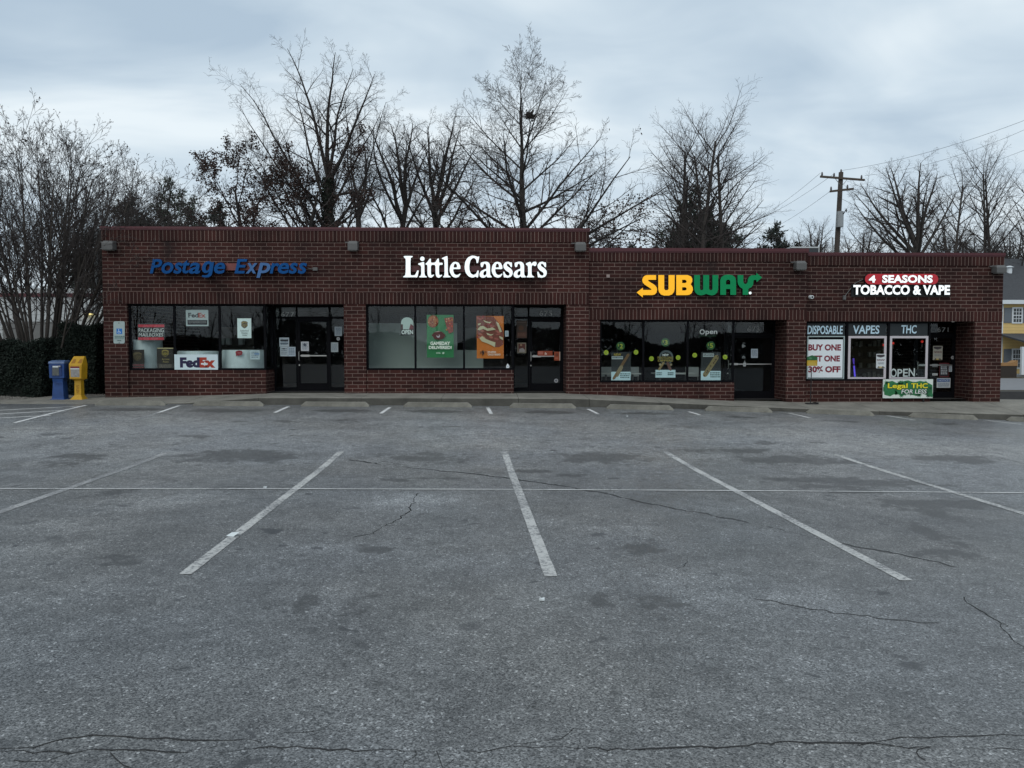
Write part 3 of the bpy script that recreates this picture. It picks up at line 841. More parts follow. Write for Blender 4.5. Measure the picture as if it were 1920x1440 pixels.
s1 = thing('store_sign', 'blue italic channel letters with a faded red raceway on the brick above the left shop', 'shop sign', U(430, 520, FY), 'shop signs on the brick parapets')
a, b = U(300, 507, FY-.02), U(570, 495, FY-.02)
MB().box(a.x, b.x, FY-.13, FY, a.z, b.z).build('raceway', RACE, s1)
Ys = FY-.13
for s, rc, m in (('P', (284, 486.5, 307, 513.5), BLUE), ('o', (306, 492.5, 328, 514), BLUE), ('s', (328, 493, 345, 514), BLUE), ('t', (344, 488.5, 358.5, 513.5), BLUE), ('a', (357, 493, 378, 514), BLUE), ('e', (404, 493, 424.5, 514), BLUE), ('E', (442, 486.5, 466, 513.5), BLUE), ('x', (463, 494, 485, 513.5), BLUE_L), ('p', (483, 493.5, 509, 521.5), BLUE_L), ('r', (508, 494, 526, 513.5), BLUE), ('e', (523, 493.5, 544, 514), BLUE), ('s', (543, 493.5, 560, 514), BLUE), ('s', (560, 493.5, 577, 514), BLUE)):
    me = text_mesh(s, *rc, Ys, depth=.11, offset=0.022, shear=0.22)
    side_mat(me, m, NAVY)
    link('letter' if len(s) == 1 else 'lettering', me, None, s1)
gg = [(757,118),(738,245),(725,270),(700,285),(665,288),(628,280),(630,262),(665,266),(690,258),(700,240),(702,225),(685,240),(655,240),(632,220),(628,185),(640,150),(668,122),(700,115),(722,120),(735,132)]
ggh = [(712,150),(690,145),(672,165),(666,195),(672,215),(690,215),(706,195)]
mpg = lambda x, y: (lambda v: (v.x, v.z))(U(270+x/5.647, 470+y/5.647, Ys))
me = outline_mesh([smooth_poly(gg), smooth_poly(ggh)], mpg, Ys, .11); side_mat(me, BLUE, NAVY); link('letter', me, None, s1)
a = U(578, 503, FY); b = U(596, 505, FY)
MB().tube([(a.x, FY-.06, a.z), (a.x+.1, FY-.05, a.z-.03), (b.x-.1, FY-.03, b.z+.02)], .012).box(b.x-.13, b.x, FY-.06, FY, b.z-.04, b.z+.05).build('conduit', LAMPM, s1)

s2 = thing('store_sign', 'white lit serif letters on a dark red raceway above the pizza shop', 'shop sign', U(890, 521, FY), 'shop signs on the brick parapets')
a, b = U(768, 510, FY-.02), U(1012, 500, FY-.02)
MB().box(a.x, b.x, FY-.1, FY, a.z, b.z).build('raceway', RACE2, s2)
O2, S2 = (740, 465), 1920/310
mp2 = lambda x, y: (lambda v: (v.x, v.z))(U(O2[0]+x/S2, O2[1]+y/S2, FY-.1))
def sh(p, dx): return [(x+dx, y) for x, y in p]
def circ(cx, cy, r, n=16): return [(cx+r*math.cos(2*math.pi*k/n), cy+r*math.sin(2*math.pi*k/n)) for k in range(n)]
gL = [(105,97),(212,97),(214,108),(188,122),(188,318),(205,322),(240,320),(268,262),(285,266),(268,347),(240,343),(105,345),(103,335),(132,318),(134,130),(120,122)]
gi = [(275,185),(340,165),(348,172),(350,320),(378,338),(378,345),(288,345),(288,336),(312,320),(312,210),(280,198)]
gtt = [(384,200),(384,310),(398,342),(430,350),(462,320),(455,310),(435,322),(424,308),(424,200),(477,200),(478,310),(492,343),(520,351),(556,322),(548,312),(530,322),(518,308),(518,200),(560,200),(560,176),(518,176),(516,126),(500,128),(474,174),(424,176),(424,127),(408,130),(380,172),(362,185),(364,198)]
gl = [(550,122),(600,100),(618,98),(620,318),(650,336),(650,345),(565,345),(565,336),(582,320),(580,140),(552,132)]
ge = [(766,250),(682,248),(682,268),(692,302),(714,318),(740,315),(760,300),(768,306),(745,340),(710,350),(670,335),(645,290),(640,255),(650,205),(680,170),(710,164),(745,175),(765,215)]
geh = [(684,232),(727,230),(724,200),(710,184),(694,192)]
gC = [(985,100),(970,178),(952,180),(948,140),(925,120),(905,122),(880,150),(868,210),(870,260),(885,300),(915,318),(945,305),(965,262),(978,268),(970,345),(955,347),(945,335),(905,350),(860,335),(825,290),(812,230),(820,165),(850,115),(900,92),(940,98),(965,108)]
ga = [(1000,175),(1040,164),(1075,164),(1098,180),(1108,205),(1108,315),(1128,336),(1128,345),(1075,346),(1068,330),(1045,348),(1015,350),(990,335),(985,305),(1000,275),(1035,255),(1066,245),(1064,205),(1050,184),(1035,190),(1025,225),(1005,228),(997,195)]
gah = [(1066,266),(1040,275),(1028,300),(1035,322),(1052,322),(1066,308)]
gs = [(1348,172),(1360,172),(1362,225),(1348,228),(1330,195),(1312,184),(1300,195),(1305,215),(1345,240),(1368,270),(1370,305),(1350,338),(1310,350),(1280,343),(1268,348),(1258,280),(1272,278),(1290,315),(1318,328),(1335,312),(1330,290),(1290,265),(1265,235),(1262,200),(1285,170),(1320,162),(1340,172)]
gr = [(1520,185),(1565,165),(1580,168),(1584,190),(1610,164),(1640,164),(1648,185),(1635,215),(1615,212),(1605,200),(1588,215),(1588,318),(1618,336),(1618,345),(1530,345),(1530,336),(1548,320),(1546,212),(1525,200)]
for polys in ([gL], [gi], [circ(325, 130, 26)], [gtt], [gl], [ge, geh], [gC], [ga, gah], [sh(ge, 485), sh(geh, 485)], [gs], [sh(ga, 394), sh(gah, 394)], [gr], [sh(gs, 394)]):
    me = outline_mesh([smooth_poly(p) for p in polys], mp2, FY-.1, .1)
    side_mat(me, LIT, BLACK)
    link('letter', me, None, s2)

s3 = thing('store_sign', 'yellow and green block letters with an arrow at each end on the sandwich shop', 'shop sign', U(1310, 555, FYB), 'shop signs on the brick parapets')
O3, S3 = (1180, 500), 1920/260
mp3 = lambda x, y: (lambda v: (v.x, v.z))(U(O3[0]+x/S3, O3[1]+y/S3, FYB-.04))
S_ = [(362,120),(362,186),(258,186),(252,194),(262,206),(340,255),(368,285),(377,320),(368,362),(342,388),(310,396),(180,396),(178,428),(93,360),(180,294),(180,325),(292,325),(298,318),(288,306),(205,252),(178,222),(170,190),(182,152),(208,128),(240,120)]
U_ = [(392,120),(474,120),(474,310),(484,325),(503,330),(524,325),(534,310),(534,120),(618,120),(618,310),(608,355),(580,388),(540,402),(470,402),(430,388),(402,355),(392,310)]
B_ = [(640,120),(800,120),(845,140),(862,175),(860,210),(840,246),(866,285),(870,325),(852,370),(820,392),(785,397),(640,397)]
Bh = [(722,185),(765,185),(782,198),(782,220),(765,230),(722,230)]; Bh2 = [(722,288),(765,288),(782,300),(782,322),(765,332),(722,332)]
W_ = [(887,120),(968,120),(968,310),(976,325),(990,329),(1004,325),(1012,310),(1012,120),(1094,120),(1094,310),(1102,325),(1118,329),(1132,325),(1140,310),(1140,120),(1220,120),(1220,310),(1205,360),(1170,392),(1130,400),(1085,392),(1052,378),(1025,392),(980,400),(935,390),(902,358),(887,310)]
A_ = [(1247,393),(1247,190),(1262,150),(1300,122),(1340,114),(1375,114),(1420,124),(1452,152),(1466,195),(1466,393),(1386,393),(1386,312),(1327,312),(1327,393)]
Ah = [(1327,250),(1327,205),(1338,188),(1358,183),(1375,188),(1386,205),(1386,250)]
Y_ = [(1487,120),(1566,120),(1566,215),(1576,236),(1595,244),(1614,236),(1626,215),(1628,180),(1645,145),(1680,122),(1745,122),(1745,90),(1825,153),(1748,218),(1745,186),(1712,188),(1706,200),(1702,250),(1680,285),(1635,310),(1635,392),(1558,392),(1558,310),(1520,285),(1495,250),(1487,215)]
for polys, m in (([S_], LITY), ([U_], LITY), ([B_, Bh, Bh2], LITY), ([W_], LITG), ([A_, Ah], LITG), ([Y_], LITG), ([circ(1660, 367, 19)], LIT)):
    me = outline_mesh(polys, mp3, FYB, .12)
    side_mat(me, m, BLACK)
    link('letter' if len(polys[0]) != 16 else 'emblem', me, None, s3)

s4 = thing('store_sign', 'white lit capitals below a red pill-shaped panel on the rightmost shop', 'shop sign', U(1690, 555, FYC), 'shop signs on the brick parapets')
def pill(x0, y0, x1, y1, n=10):
    r = (y1-y0)/2; cy = (y0+y1)/2
    return [(x0+r-r*math.sin(math.pi*k/n), cy-r*math.cos(math.pi*k/n)) for k in range(n+1)] + [(x1-r+r*math.sin(math.pi*k/n), cy+r*math.cos(math.pi*k/n)) for k in range(n+1)]
mpc = lambda x, y: (lambda v: (v.x, v.z))(U(x, y, FYC-.06))
a, b = U(1595, 556, FYC), U(1780, 534, FYC)
MB().box(a.x, b.x, FYC-.05, FYC, a.z, b.z).build('backer', BLACK, s4)
me = outline_mesh([pill(1620, 514, 1757, 533.5)], mpc, FYC, .12); side_mat(me, LITR, BLACK); link('panel', me, None, s4)
LITW = mat('bright_lit_white', (0.85, 0.88, 0.88), 0.4, emit=0.7, var=0.01)
for s, rc in (('4', (1628, 516.5, 1641, 530)), ('SEASONS', (1653, 516, 1748, 530.5)), ('TOBACCO & VAPE', (1597, 535, 1778, 553))):
    me = text_mesh(s, *rc, FYC-.12 if s != 'TOBACCO & VAPE' else FYC-.05, depth=.03 if s != 'TOBACCO & VAPE' else .09, offset=0.042, space=1.02)
    side_mat(me, LITW, BLACK); link('lettering', me, None, s4)
cpts = [U(p, q, FYC-.02) for p, q in ((1618, 524), (1605, 530), (1595, 541), (1586, 553), (1583, 556))]
MB().tube(cpts, .012).box(cpts[-1].x-.04, cpts[-1].x+.04, FYC-.05, FYC, cpts[-1].z-.09, cpts[-1].z+.03).build('conduit', LAMPM, s4)

# ------------------------------------------------------------------ small fittings on the walls
def wall_light(px0, px1, py0, py1, Y, label, first=True):
    a, b = U(px0, py1, Y), U(px1, py0, Y)
    t = thing('wall_light', label, 'wall light', ((a.x+b.x)/2, Y, a.z), 'square floodlights under the parapet')
    w = MB(); d = .26
    w.loft([[(a.x, Y-d, a.z), (b.x, Y-d, a.z), (b.x, Y-.01, a.z+.02), (a.x, Y-.01, a.z+.02)],
            [(a.x, Y-d, b.z-.08), (b.x, Y-d, b.z-.08), (b.x, Y-.01, b.z), (a.x, Y-.01, b.z)],
            [(a.x+.03, Y-d+.06, b.z-.01), (b.x-.03, Y-d+.06, b.z-.01), (b.x-.03, Y-.02, b.z+.005), (a.x+.03, Y-.02, b.z+.005)]])
    w.build('housing', LAMPM, t, bevel=.012)
    MB().box(a.x+.03, b.x-.03, Y-d+.03, Y-.05, a.z-.012, a.z-.002).build('lens', mat('lens_grey', (0.3, 0.3, 0.28), 0.2), t)
    MB().box(a.x-.1, a.x+.02, Y-.1, Y-.06, b.z-.05, b.z-.02).box((a.x+b.x)/2-.06, (a.x+b.x)/2+.06, Y-.03, Y, a.z+.05, b.z-.03).build('bracket', LAMPM, t)
wall_light(199, 219, 452.5, 470, FY, 'square dark floodlight at the far left corner of the brick front')
wall_light(655, 673, 453, 471, FY, 'square dark floodlight between the blue and the white shop signs')
wall_light(1077, 1097, 455, 472, FY, 'square dark floodlight at the right end of the tall parapet')
wall_light(1487, 1506, 490, 507, FYB, 'square dark floodlight right of the green arrow sign')
wall_light(1858, 1877, 498, 513, FYC, 'square dark floodlight at the far right corner of the brick front')
# camera by the vape shop
c0 = U(1519, 557, FYC)
t = thing('security_camera', 'small white security camera on the brick left of the vape sign', 'camera', c0)
MB().tube([(c0.x, FYC, c0.z), (c0.x, FYC-.04, c0.z)], .055, 14).build('mount', WHITE, t)
MB().tube([(c0.x, FYC-.04, c0.z), (c0.x, FYC-.15, c0.z-.01)], .05, 14).build('body', WHITE, t)
MB().tube([(c0.x, FYC-.15, c0.z-.01), (c0.x, FYC-.155, c0.z-.01)], .03, 12).build('lens', BLACK, t)
c0 = U(1140, 518, FYB)
t = thing('junction_box', 'small pale square box on the brick left of the yellow arrow', 'junction box', c0)
MB().box(c0.x-.045, c0.x+.045, FYB-.04, FYB, c0.z-.045, c0.z+.045).build('body', mat('pale_pink_box', (0.34, 0.26, 0.24), 0.6), t, bevel=.006)
MB().box(c0.x-.03, c0.x+.03, FYB-.045, FYB-.0402, c0.z-.03, c0.z+.03).build('cover', mat('pale_box_lid', (0.28, 0.22, 0.2), 0.6), t)

# ------------------------------------------------------------------ panels: posters, notices, stickers
_pm = {}
def cm(c, rough=0.6, emit=0.0):
    k = (tuple(round(v, 4) for v in c), rough, emit)
    if k not in _pm: _pm[k] = mat('print_%d' % len(_pm), c, rough, var=0.06, scale=10, emit=emit)
    return _pm[k]
def panel(name, label, cat, rect, Y, c, deco=(), group=None, th=.006, shape=None, emit=0.0):
    x0, y0, x1, y1 = rect
    a, b = U(x0, y1, Y), U(x1, y0, Y)
    t = thing(name, label, cat, ((a.x+b.x)/2, Y, a.z), group)
    mp = lambda x, y: (lambda v: (v.x, v.z))(U(x, y, Y))
    if c is not None:
        if shape is None:
            MB().box(a.x, b.x, Y-th, Y, a.z, b.z).build('panel', cm(c, .6, emit), t)
        else:
            MB().prism([mp(*p) for p in shape], Y-th, Y).build('panel', cm(c, .6, emit), t)
    for i, d in enumerate(deco):
        yy = Y-th-.0012*(i+1)
        k = d[0]
        if k == 't':
            kw = d[4] if len(d) > 4 else {}
            lettering(t, d[1], d[2], yy, cm(d[3], .6, emit), **kw)
        elif k == 'r':
            p, q = U(d[1][0], d[1][3], yy), U(d[1][2], d[1][1], yy)
            MB().box(p.x, q.x, yy, yy+.0008, p.z, q.z).build(d[3] if len(d) > 3 else 'stripe', cm(d[2], .6, emit), t)
        elif k == 'p':
            MB().prism([mp(*p) for p in d[1]], yy, yy+.0008).build(d[3] if len(d) > 3 else 'emblem', cm(d[2], .6, emit), t)
        elif k == 'c':
            MB().prism([mp(*p) for p in circ(d[1], d[2], d[3], 20)], yy, yy+.0008).build(d[5] if len(d) > 5 else 'disc', cm(d[4], .6, emit), t)
        elif k == 'l':     # rows of small print
            x0_, y0_, x1_, y1_ = d[1]; n = d[2]; mb = MB(); hh = (y1_-y0_)/n
            rr = random.Random(int(x0_*7+y0_))
            for j in range(n):
                x = x0_
                while x < x1_-.5:
                    w = min(rr.uniform(1.0, 3.2), x1_-x)
                    p, q = U(x, y0_+hh*(j+.62), yy), U(x+w, y0_+hh*j, yy)
                    mb.box(p.x, q.x, yy, yy+.0008, p.z, q.z); x += w+.7
            mb.build('small_print', cm(d[3], .6, emit), t)
    return t
W = (0.66, 0.72, 0.72); DK = (0.02, 0.02, 0.025); NV = (0.008, 0.004, 0.045); RD = (0.48, 0.045, 0.02); GOLD = (0.34, 0.22, 0.03); BRN = (0.018, 0.012, 0.008)
GA = FY+WR-.006 ; GBk = FY+WR+.05      # in front of / behind the glass
def shield(cx, cy, w, h):
    return [(cx-w, cy-h*.75), (cx-w*.5, cy-h), (cx+w*.4, cy-h), (cx+w, cy-h*.72), (cx+w, cy+h*.3), (cx+w*.55, cy+h*.72), (cx, cy+h), (cx-w*.55, cy+h*.72), (cx-w, cy+h*.3)]
def swoop(cx, cy, w, h):
    return [(cx-w, cy-h*.75), (cx-w*.5, cy-h), (cx+w*.4, cy-h), (cx+w, cy-h*.72), (cx+w*.95, cy-h*.5), (cx+w*.2, cy-h*.72), (cx-w*.5, cy-h*.45), (cx-w, cy-h*.2)]
YP = GBk
panel('window_sign', 'dark sign with two red bars and white packaging lettering in the left shop window', 'sign', (258, 606, 309, 638), YP, (0.016, 0.018, 0.02),
      [('r', (259, 608.5, 308, 613.5), (0.5, 0.03, 0.05)), ('r', (259, 632.5, 307, 637.5), (0.5, 0.03, 0.05)), ('t', 'PACKAGING', (260, 615.5, 307, 623), (0.62, 0.64, 0.62)), ('t', 'MAILBOXES', (260, 624.5, 306, 631), (0.62, 0.64, 0.62), dict(shear=.12))])
panel('window_sign', 'small white courier sign with a dark lower strip near the top of the left window', 'sign', (349, 581, 390.5, 611.5), YP, (0.40, 0.46, 0.46),
      [('r', (351.5, 600, 388.5, 609), (0.01, 0.01, 0.016)), ('t', 'Fed', (353, 586.5, 372, 595.5), DK, dict(offset=.03)), ('t', 'Ex', (372, 586.5, 385.5, 595.5), (0.36, 0.05, 0.03), dict(offset=.03)), ('l', (354, 602.5, 386, 606.5), 1, (0.12, 0.12, 0.12))])
panel('poster', 'white poster with a brown shield emblem in the left shop window', 'poster', (445.5, 597, 471, 634), YP, (0.72, 0.82, 0.80),
      [('p', shield(458.5, 609, 6, 7), (0.10, 0.065, 0.03)), ('p', swoop(458.5, 609, 5.2, 6.2), (0.25, 0.18, 0.05)), ('t', 'ups', (454, 608, 463.5, 614), (0.3, 0.22, 0.05)), ('t', 'Authorized\nShipping\nOutlet', (450.5, 618.5, 466, 630), (0.12, 0.16, 0.15), dict(offset=.01))])
panel('poster', 'dull brown poster with red stripes at the bottom left of the left window', 'poster', (244.5, 655.5, 270.5, 692), YP, (0.020, 0.015, 0.012),
      [('p', shield(258, 669, 8, 8.5), (0.055, 0.04, 0.022)), ('p', swoop(258, 669, 8, 8.5), (0.13, 0.10, 0.05)), ('t', 'ups', (252, 667, 264, 675), (0.12, 0.09, 0.04)), ('r', (245, 683, 270, 686), (0.12, 0.01, 0.015)), ('r', (245, 688, 270, 690), (0.12, 0.01, 0.015))], 'brown courier posters in the window')
panel('poster', 'dark brown poster with a bright gold shield in the left window', 'poster', (295, 652.5, 325, 692), YP, (0.020, 0.015, 0.012),
      [('r', (295, 652, 325, 653.8), (0.45, 0.38, 0.2)), ('p', shield(310, 662.5, 6.3, 6.8), (0.30, 0.22, 0.06)), ('p', shield(310, 663.5, 5.2, 5.2), (0.06, 0.045, 0.02)), ('t', 'ups', (305.5, 661, 314.5, 667), (0.42, 0.33, 0.06)), ('t', 'Access\nPoint', (303.5, 671.5, 317.5, 680), (0.26, 0.20, 0.08), dict(offset=.015)), ('l', (299, 683.5, 321.5, 690), 3, (0.16, 0.13, 0.09))], 'brown courier posters in the window')
t = panel('window_sign', 'large white courier box sign standing at the bottom of the left window', 'sign', (330.5, 664.5, 411, 693), YP+.02, (0.60, 0.71, 0.74),
      [('t', 'Fed', (337.5, 670, 374.5, 689.5), NV, dict(offset=.06)), ('t', 'Ex', (374.5, 670, 403.5, 689.5), (0.36, 0.028, 0.008), dict(offset=.06)), ('p', [(380, 680.5), (386, 680.5), (386, 677.8), (391, 682), (386, 686.2), (386, 683.5), (380, 683.5)], W)], th=.12)
# papers on the glass of the left entrance
yd = dyA+.028
def notice(rect, Y, label, c=(0.46, 0.52, 0.55), rows=6, ink=(0.16, 0.20, 0.24), extra=(), name='notice', group='paper notices on the shop doors'):
    x0, y0, x1, y1 = rect
    return panel(name, label, 'notice', rect, Y, c, [('l', (x0+(x1-x0)*.14, y0+(y1-y0)*.14, x1-(x1-x0)*.12, y1-(y1-y0)*.12), rows, ink)] + list(extra), group, th=.003)
notice((524, 633, 542, 650), yd, 'paper notice with dark bars taped highest left of the first door', rows=3, extra=[('r', (525.5, 637, 540.5, 639.5), DK), ('r', (525.5, 643, 540.5, 645), (0.1, 0.14, 0.18))])
notice((525.5, 650.4, 539.5, 668), yd, 'paper notice with a small dark bar taped low left of the first door', rows=4, extra=[('r', (529.5, 653, 534.5, 655), DK)])
notice((540.2, 650.4, 554, 668), yd, 'bluish paper notice with handwriting beside the first door', (0.40, 0.47, 0.53), 5)
notice((564.5, 640.5, 579, 658), dyA+.02, 'white notice with a dark star emblem on the first door', (0.52, 0.54, 0.56), 6, extra=[('p', [(571.5+4*math.sin(k*.628)*(1 if k % 2 == 0 else .5), 646.5-4*math.cos(k*.628)*(1 if k % 2 == 0 else .5)) for k in range(10)], (0.05, 0.06, 0.09))])
notice((627.5, 612.5, 641, 630), yd, 'pale notice taped high right of the first door', (0.33, 0.39, 0.42), 6)
notice((620.5, 642, 634, 660), yd, 'pale notice taped low right of the first door', (0.36, 0.42, 0.43), 7)
panel('sticker', 'round pale sticker right of the first door between two notices', 'sticker', (631, 632, 637.5, 638.5), yd, (0.36, 0.38, 0.38), [('c', 634.2, 635.2, 1.6, (0.2, 0.22, 0.22))], shape=circ(634.2, 635.2, 3.3), th=.003)
# pizza shop
panel('window_sign', 'arched white OPEN sign with a blank picture field in the pizza shop window', 'sign', (751, 595, 776, 629), YP, (0.012, 0.014, 0.014),
      [('p', [(752, 617.5), (752, 605), (753.5, 600), (757, 596.5), (762, 595), (767, 595.4), (771.5, 597.8), (774.5, 602), (775.2, 606), (775.2, 617.5)], (0.44, 0.54, 0.50), 'field'), ('r', (752, 608, 755.5, 617.5), (0.05, 0.01, 0.01)), ('p', [(767, 617.5), (770, 607), (775.2, 611), (775.2, 617.5)], (0.14, 0.012, 0.02)), ('t', 'OPEN', (752.8, 618.6, 774.5, 626.8), (0.70, 0.76, 0.72), dict(offset=.03))])
rp = random.Random(4)
def pizza(cx, cy, rx, ry, n=26):
    out = [('p', [(cx+rx*math.cos(k*.349), cy+ry*math.sin(k*.349)) for k in range(18)], (0.17, 0.055, 0.02), 'crust'), ('p', [(cx+rx*.86*math.cos(k*.349), cy+ry*.86*math.sin(k*.349)) for k in range(18)], (0.40, 0.14, 0.05), 'topping')]
    for _ in range(n):
        a, q = rp.uniform(0, 6.28), rp.uniform(0, .75)**.7
        out.append(('c', cx+rx*q*math.cos(a), cy+ry*q*math.sin(a), rp.uniform(.7, 1.5), rp.choice([(0.22, 0.02, 0.015), (0.28, 0.04, 0.02), (0.55, 0.36, 0.17)]), 'topping'))
    return out
def clipx(l, x0): return [(max(x, x0), y) for x, y in l]
deco = pizza(812, 602.5, 10.5, 12)
deco += [('p', [(833, 597), (847, 594.5), (850, 596), (850, 622), (842, 625.5), (838, 615)], (0.24, 0.035, 0.018), 'topping')]
deco += [('c', rp.uniform(837, 848), rp.uniform(597, 620), rp.uniform(1, 2), rp.choice([(0.45, 0.09, 0.05), (0.55, 0.3, 0.16), (0.35, 0.02, 0.02), (0.4, 0.15, 0.03)]), 'topping') for _ in range(12)]
deco += [('p', [(809.5, 628.5), (814, 623.5), (821, 621), (829, 622), (834.5, 627), (835.5, 630), (831, 635), (823, 637), (815, 635.5)], (0.07, 0.014, 0.012), 'football'), ('p', [(815, 623), (822, 620.8), (826, 621.3), (820, 622.6)], (0.4, 0.3, 0.28), 'highlight'), ('c', 822, 630, 3.2, (0.42, 0.40, 0.42)), ('c', 821.5, 628.6, 2.0, (0.08, 0.02, 0.02)),
         ('t', 'GAMEDAY', (807, 640.5, 844, 647), (0.72, 0.80, 0.68), dict(offset=.035)), ('t', 'DELIVERED!', (804, 648.5, 847, 654.5), (0.72, 0.80, 0.68), dict(offset=.035)), ('l', (818, 660.5, 826, 664), 2, (0.4, 0.55, 0.42)), ('p', [(829, 662), (831, 660), (833.5, 660.5), (833, 663.5), (830.5, 664)], (0.4, 0.55, 0.42))]
panel('poster', 'green pizza poster with a football and white capitals in the middle pizza shop pane', 'poster', (800.5, 590.5, 850.5, 670.5), YP, (0.022, 0.19, 0.062), deco)
deco = [('p', [(894.5, 594), (902, 592.5), (925, 593.5), (933, 603), (939, 612), (943.8, 622), (943.8, 646), (936, 651), (927, 651), (915, 641), (902, 634), (894.5, 628)], (0.20, 0.05, 0.032), 'topping')]
for _ in range(26):
    x, y = rp.uniform(896, 941), rp.uniform(594, 636)
    if y < 596+(x-915)*.9: continue
    a = rp.uniform(-.3, .6); l = rp.uniform(2.5, 6); h = rp.uniform(1.2, 2.6)
    deco.append(('p', [(x+dx*math.cos(a)-dy*math.sin(a), y+dx*math.sin(a)+dy*math.cos(a)) for dx, dy in ((-l, -h*.3), (-l*.3, -h), (l*.6, -h*.8), (l, h*.2), (l*.2, h), (-l*.7, h*.7))], rp.choice([(0.30, 0.035, 0.03), (0.20, 0.02, 0.018), (0.36, 0.09, 0.07), (0.42, 0.13, 0.09)]), 'topping'))
for pts in ([(895, 618), (900, 612), (906, 611), (914, 616), (924, 614), (930, 618), (924, 619), (914, 620.5), (906, 616.5), (899, 619.5)], [(899, 634), (904, 630), (912, 636), (922, 640), (929, 642), (928, 651), (921, 647), (912, 643), (903, 640)], [(930, 603), (935, 606), (938, 614), (941, 622), (937, 623), (933, 612)], [(906, 600), (916, 604), (922, 603), (918, 606.5), (909, 604)], [(896, 607), (902, 606), (900, 609.5), (896, 610)], [(936, 630), (943, 633), (943, 638), (937, 634)], [(912, 624), (920, 627), (926, 626), (921, 629.5), (914, 628)]):
    deco.append(('p', pts, (0.56, 0.50, 0.32), 'melted_cheese'))
deco += [('t', '$', (900, 659, 902.5, 664), (0.012, 0.008, 0.008)), ('t', '9', (902.8, 657, 907.8, 667), (0.012, 0.008, 0.008), dict(offset=.03)), ('t', '99', (908.5, 658.5, 912.5, 662), (0.05, 0.02, 0.01)), ('t', 'STUFFED', (914.5, 658.5, 930, 662), (0.7, 0.62, 0.5), dict(offset=.03)), ('t', 'CRAZY BREAD', (914.5, 663, 938.5, 666.5), (0.7, 0.62, 0.5), dict(offset=.03))]
panel('poster', 'orange poster with a huge cheesy pizza slice in the right pizza shop pane', 'poster', (894, 592.5, 944.3, 672), YP, (0.58, 0.155, 0.012), deco)
notice((947, 620, 953.5, 631), YP, 'tiny white notice on the right edge of the pizza shop window', (0.45, 0.5, 0.54), 4)
panel('sticker', 'white triangular sticker low on the pizza shop window', 'sticker', (949, 681.5, 955.5, 690), GA, (0.72, 0.75, 0.76), [('p', [(951, 688), (952.3, 684.5), (953.8, 688)], (0.3, 0.4, 0.5))], shape=[(949, 690), (949.3, 686), (951.5, 681.5), (954, 684), (955.5, 688), (954, 690)], th=.003)
panel('poster', 'brown food poster on the side light of the pizza shop door', 'poster', (968.5, 601, 988, 634), dyA+.028, (0.055, 0.032, 0.02), [('r', (970, 603, 986.5, 605), (0.12, 0.08, 0.06)), ('c', 977, 615, 5, (0.10, 0.04, 0.015)), ('r', (970, 622, 987, 633), (0.085, 0.03, 0.016)), ('l', (971, 625, 985, 631), 3, (0.16, 0.07, 0.04))], th=.003)
panel('poster', 'small square poster with a pale frame low on the pizza shop side light', 'poster', (970, 642.5, 986.5, 662), dyA+.028, (0.20, 0.17, 0.12), [('r', (972, 644.5, 984.8, 660), (0.10, 0.022, 0.012)), ('c', 977, 647, 2, (0.3, 0.18, 0.1)), ('p', [(973, 660), (974, 654), (980, 652.5), (984, 656), (984, 660)], (0.28, 0.26, 0.24))], th=.003)
panel('sticker', 'long orange sticker on the push bar of the pizza shop door', 'sticker', (1008, 658, 1036, 667), dyA-.024, (0.28, 0.045, 0.012), [('r', (1009, 659, 1018, 664.5), (0.40, 0.13, 0.09)), ('p', [(1021, 665), (1022, 660), (1025.5, 663), (1025.5, 665)], (0.55, 0.42, 0.36))], th=.003)
panel('sticker', 'square orange sticker at the right end of the pizza shop push bar', 'sticker', (1039, 659.5, 1050.3, 676), dyA-.024, (0.30, 0.055, 0.015), [('r', (1049, 659.5, 1050.3, 676), (0.6, 0.5, 0.42)), ('c', 1044, 665, 3, (0.16, 0.03, 0.01)), ('r', (1040.5, 670, 1047, 673.5), (0.4, 0.1, 0.05))], th=.003)
panel('sticker', 'round white sticker low on the pizza shop door', 'sticker', (1039, 710, 1046.5, 717.5), dyA+.022, (0.42, 0.43, 0.46), [('c', 1042.8, 713.7, 2.2, (0.14, 0.15, 0.17))], shape=circ(1042.8, 713.7, 3.7), th=.003)
# sandwich shop
YB = FYB+WR+.05
GRN = (0.018, 0.085, 0.022); YEL = (0.30, 0.36, 0.02); LIME = (0.40, 0.50, 0.03)
for px_, py_, n, lb in ((1163.5, 649, '2', 'round green price disc reading 2 in the left sandwich shop pane'), (1247.5, 642, '3', 'round green price disc reading 3 in the middle sandwich shop pane'), (1332.5, 648, '5', 'round green price disc reading 5 in the right sandwich shop pane')):
    panel('price_disc', lb, 'price sign', (px_-8, py_-8, px_+8, py_+8), YB, (0.015, 0.07, 0.02), [('c', px_, py_, 7.2, (0.030, 0.125, 0.03)), ('c', px_, py_, 6.0, (0.015, 0.06, 0.02)), ('t', '$', (px_-5.2, py_-4, px_-2.8, py_+1), YEL), ('t', n, (px_-1.6, py_-4.3, px_+4.4, py_+4.3), YEL, dict(offset=.02))], 'green price discs in the sandwich shop window', shape=circ(px_, py_, 8, 22))
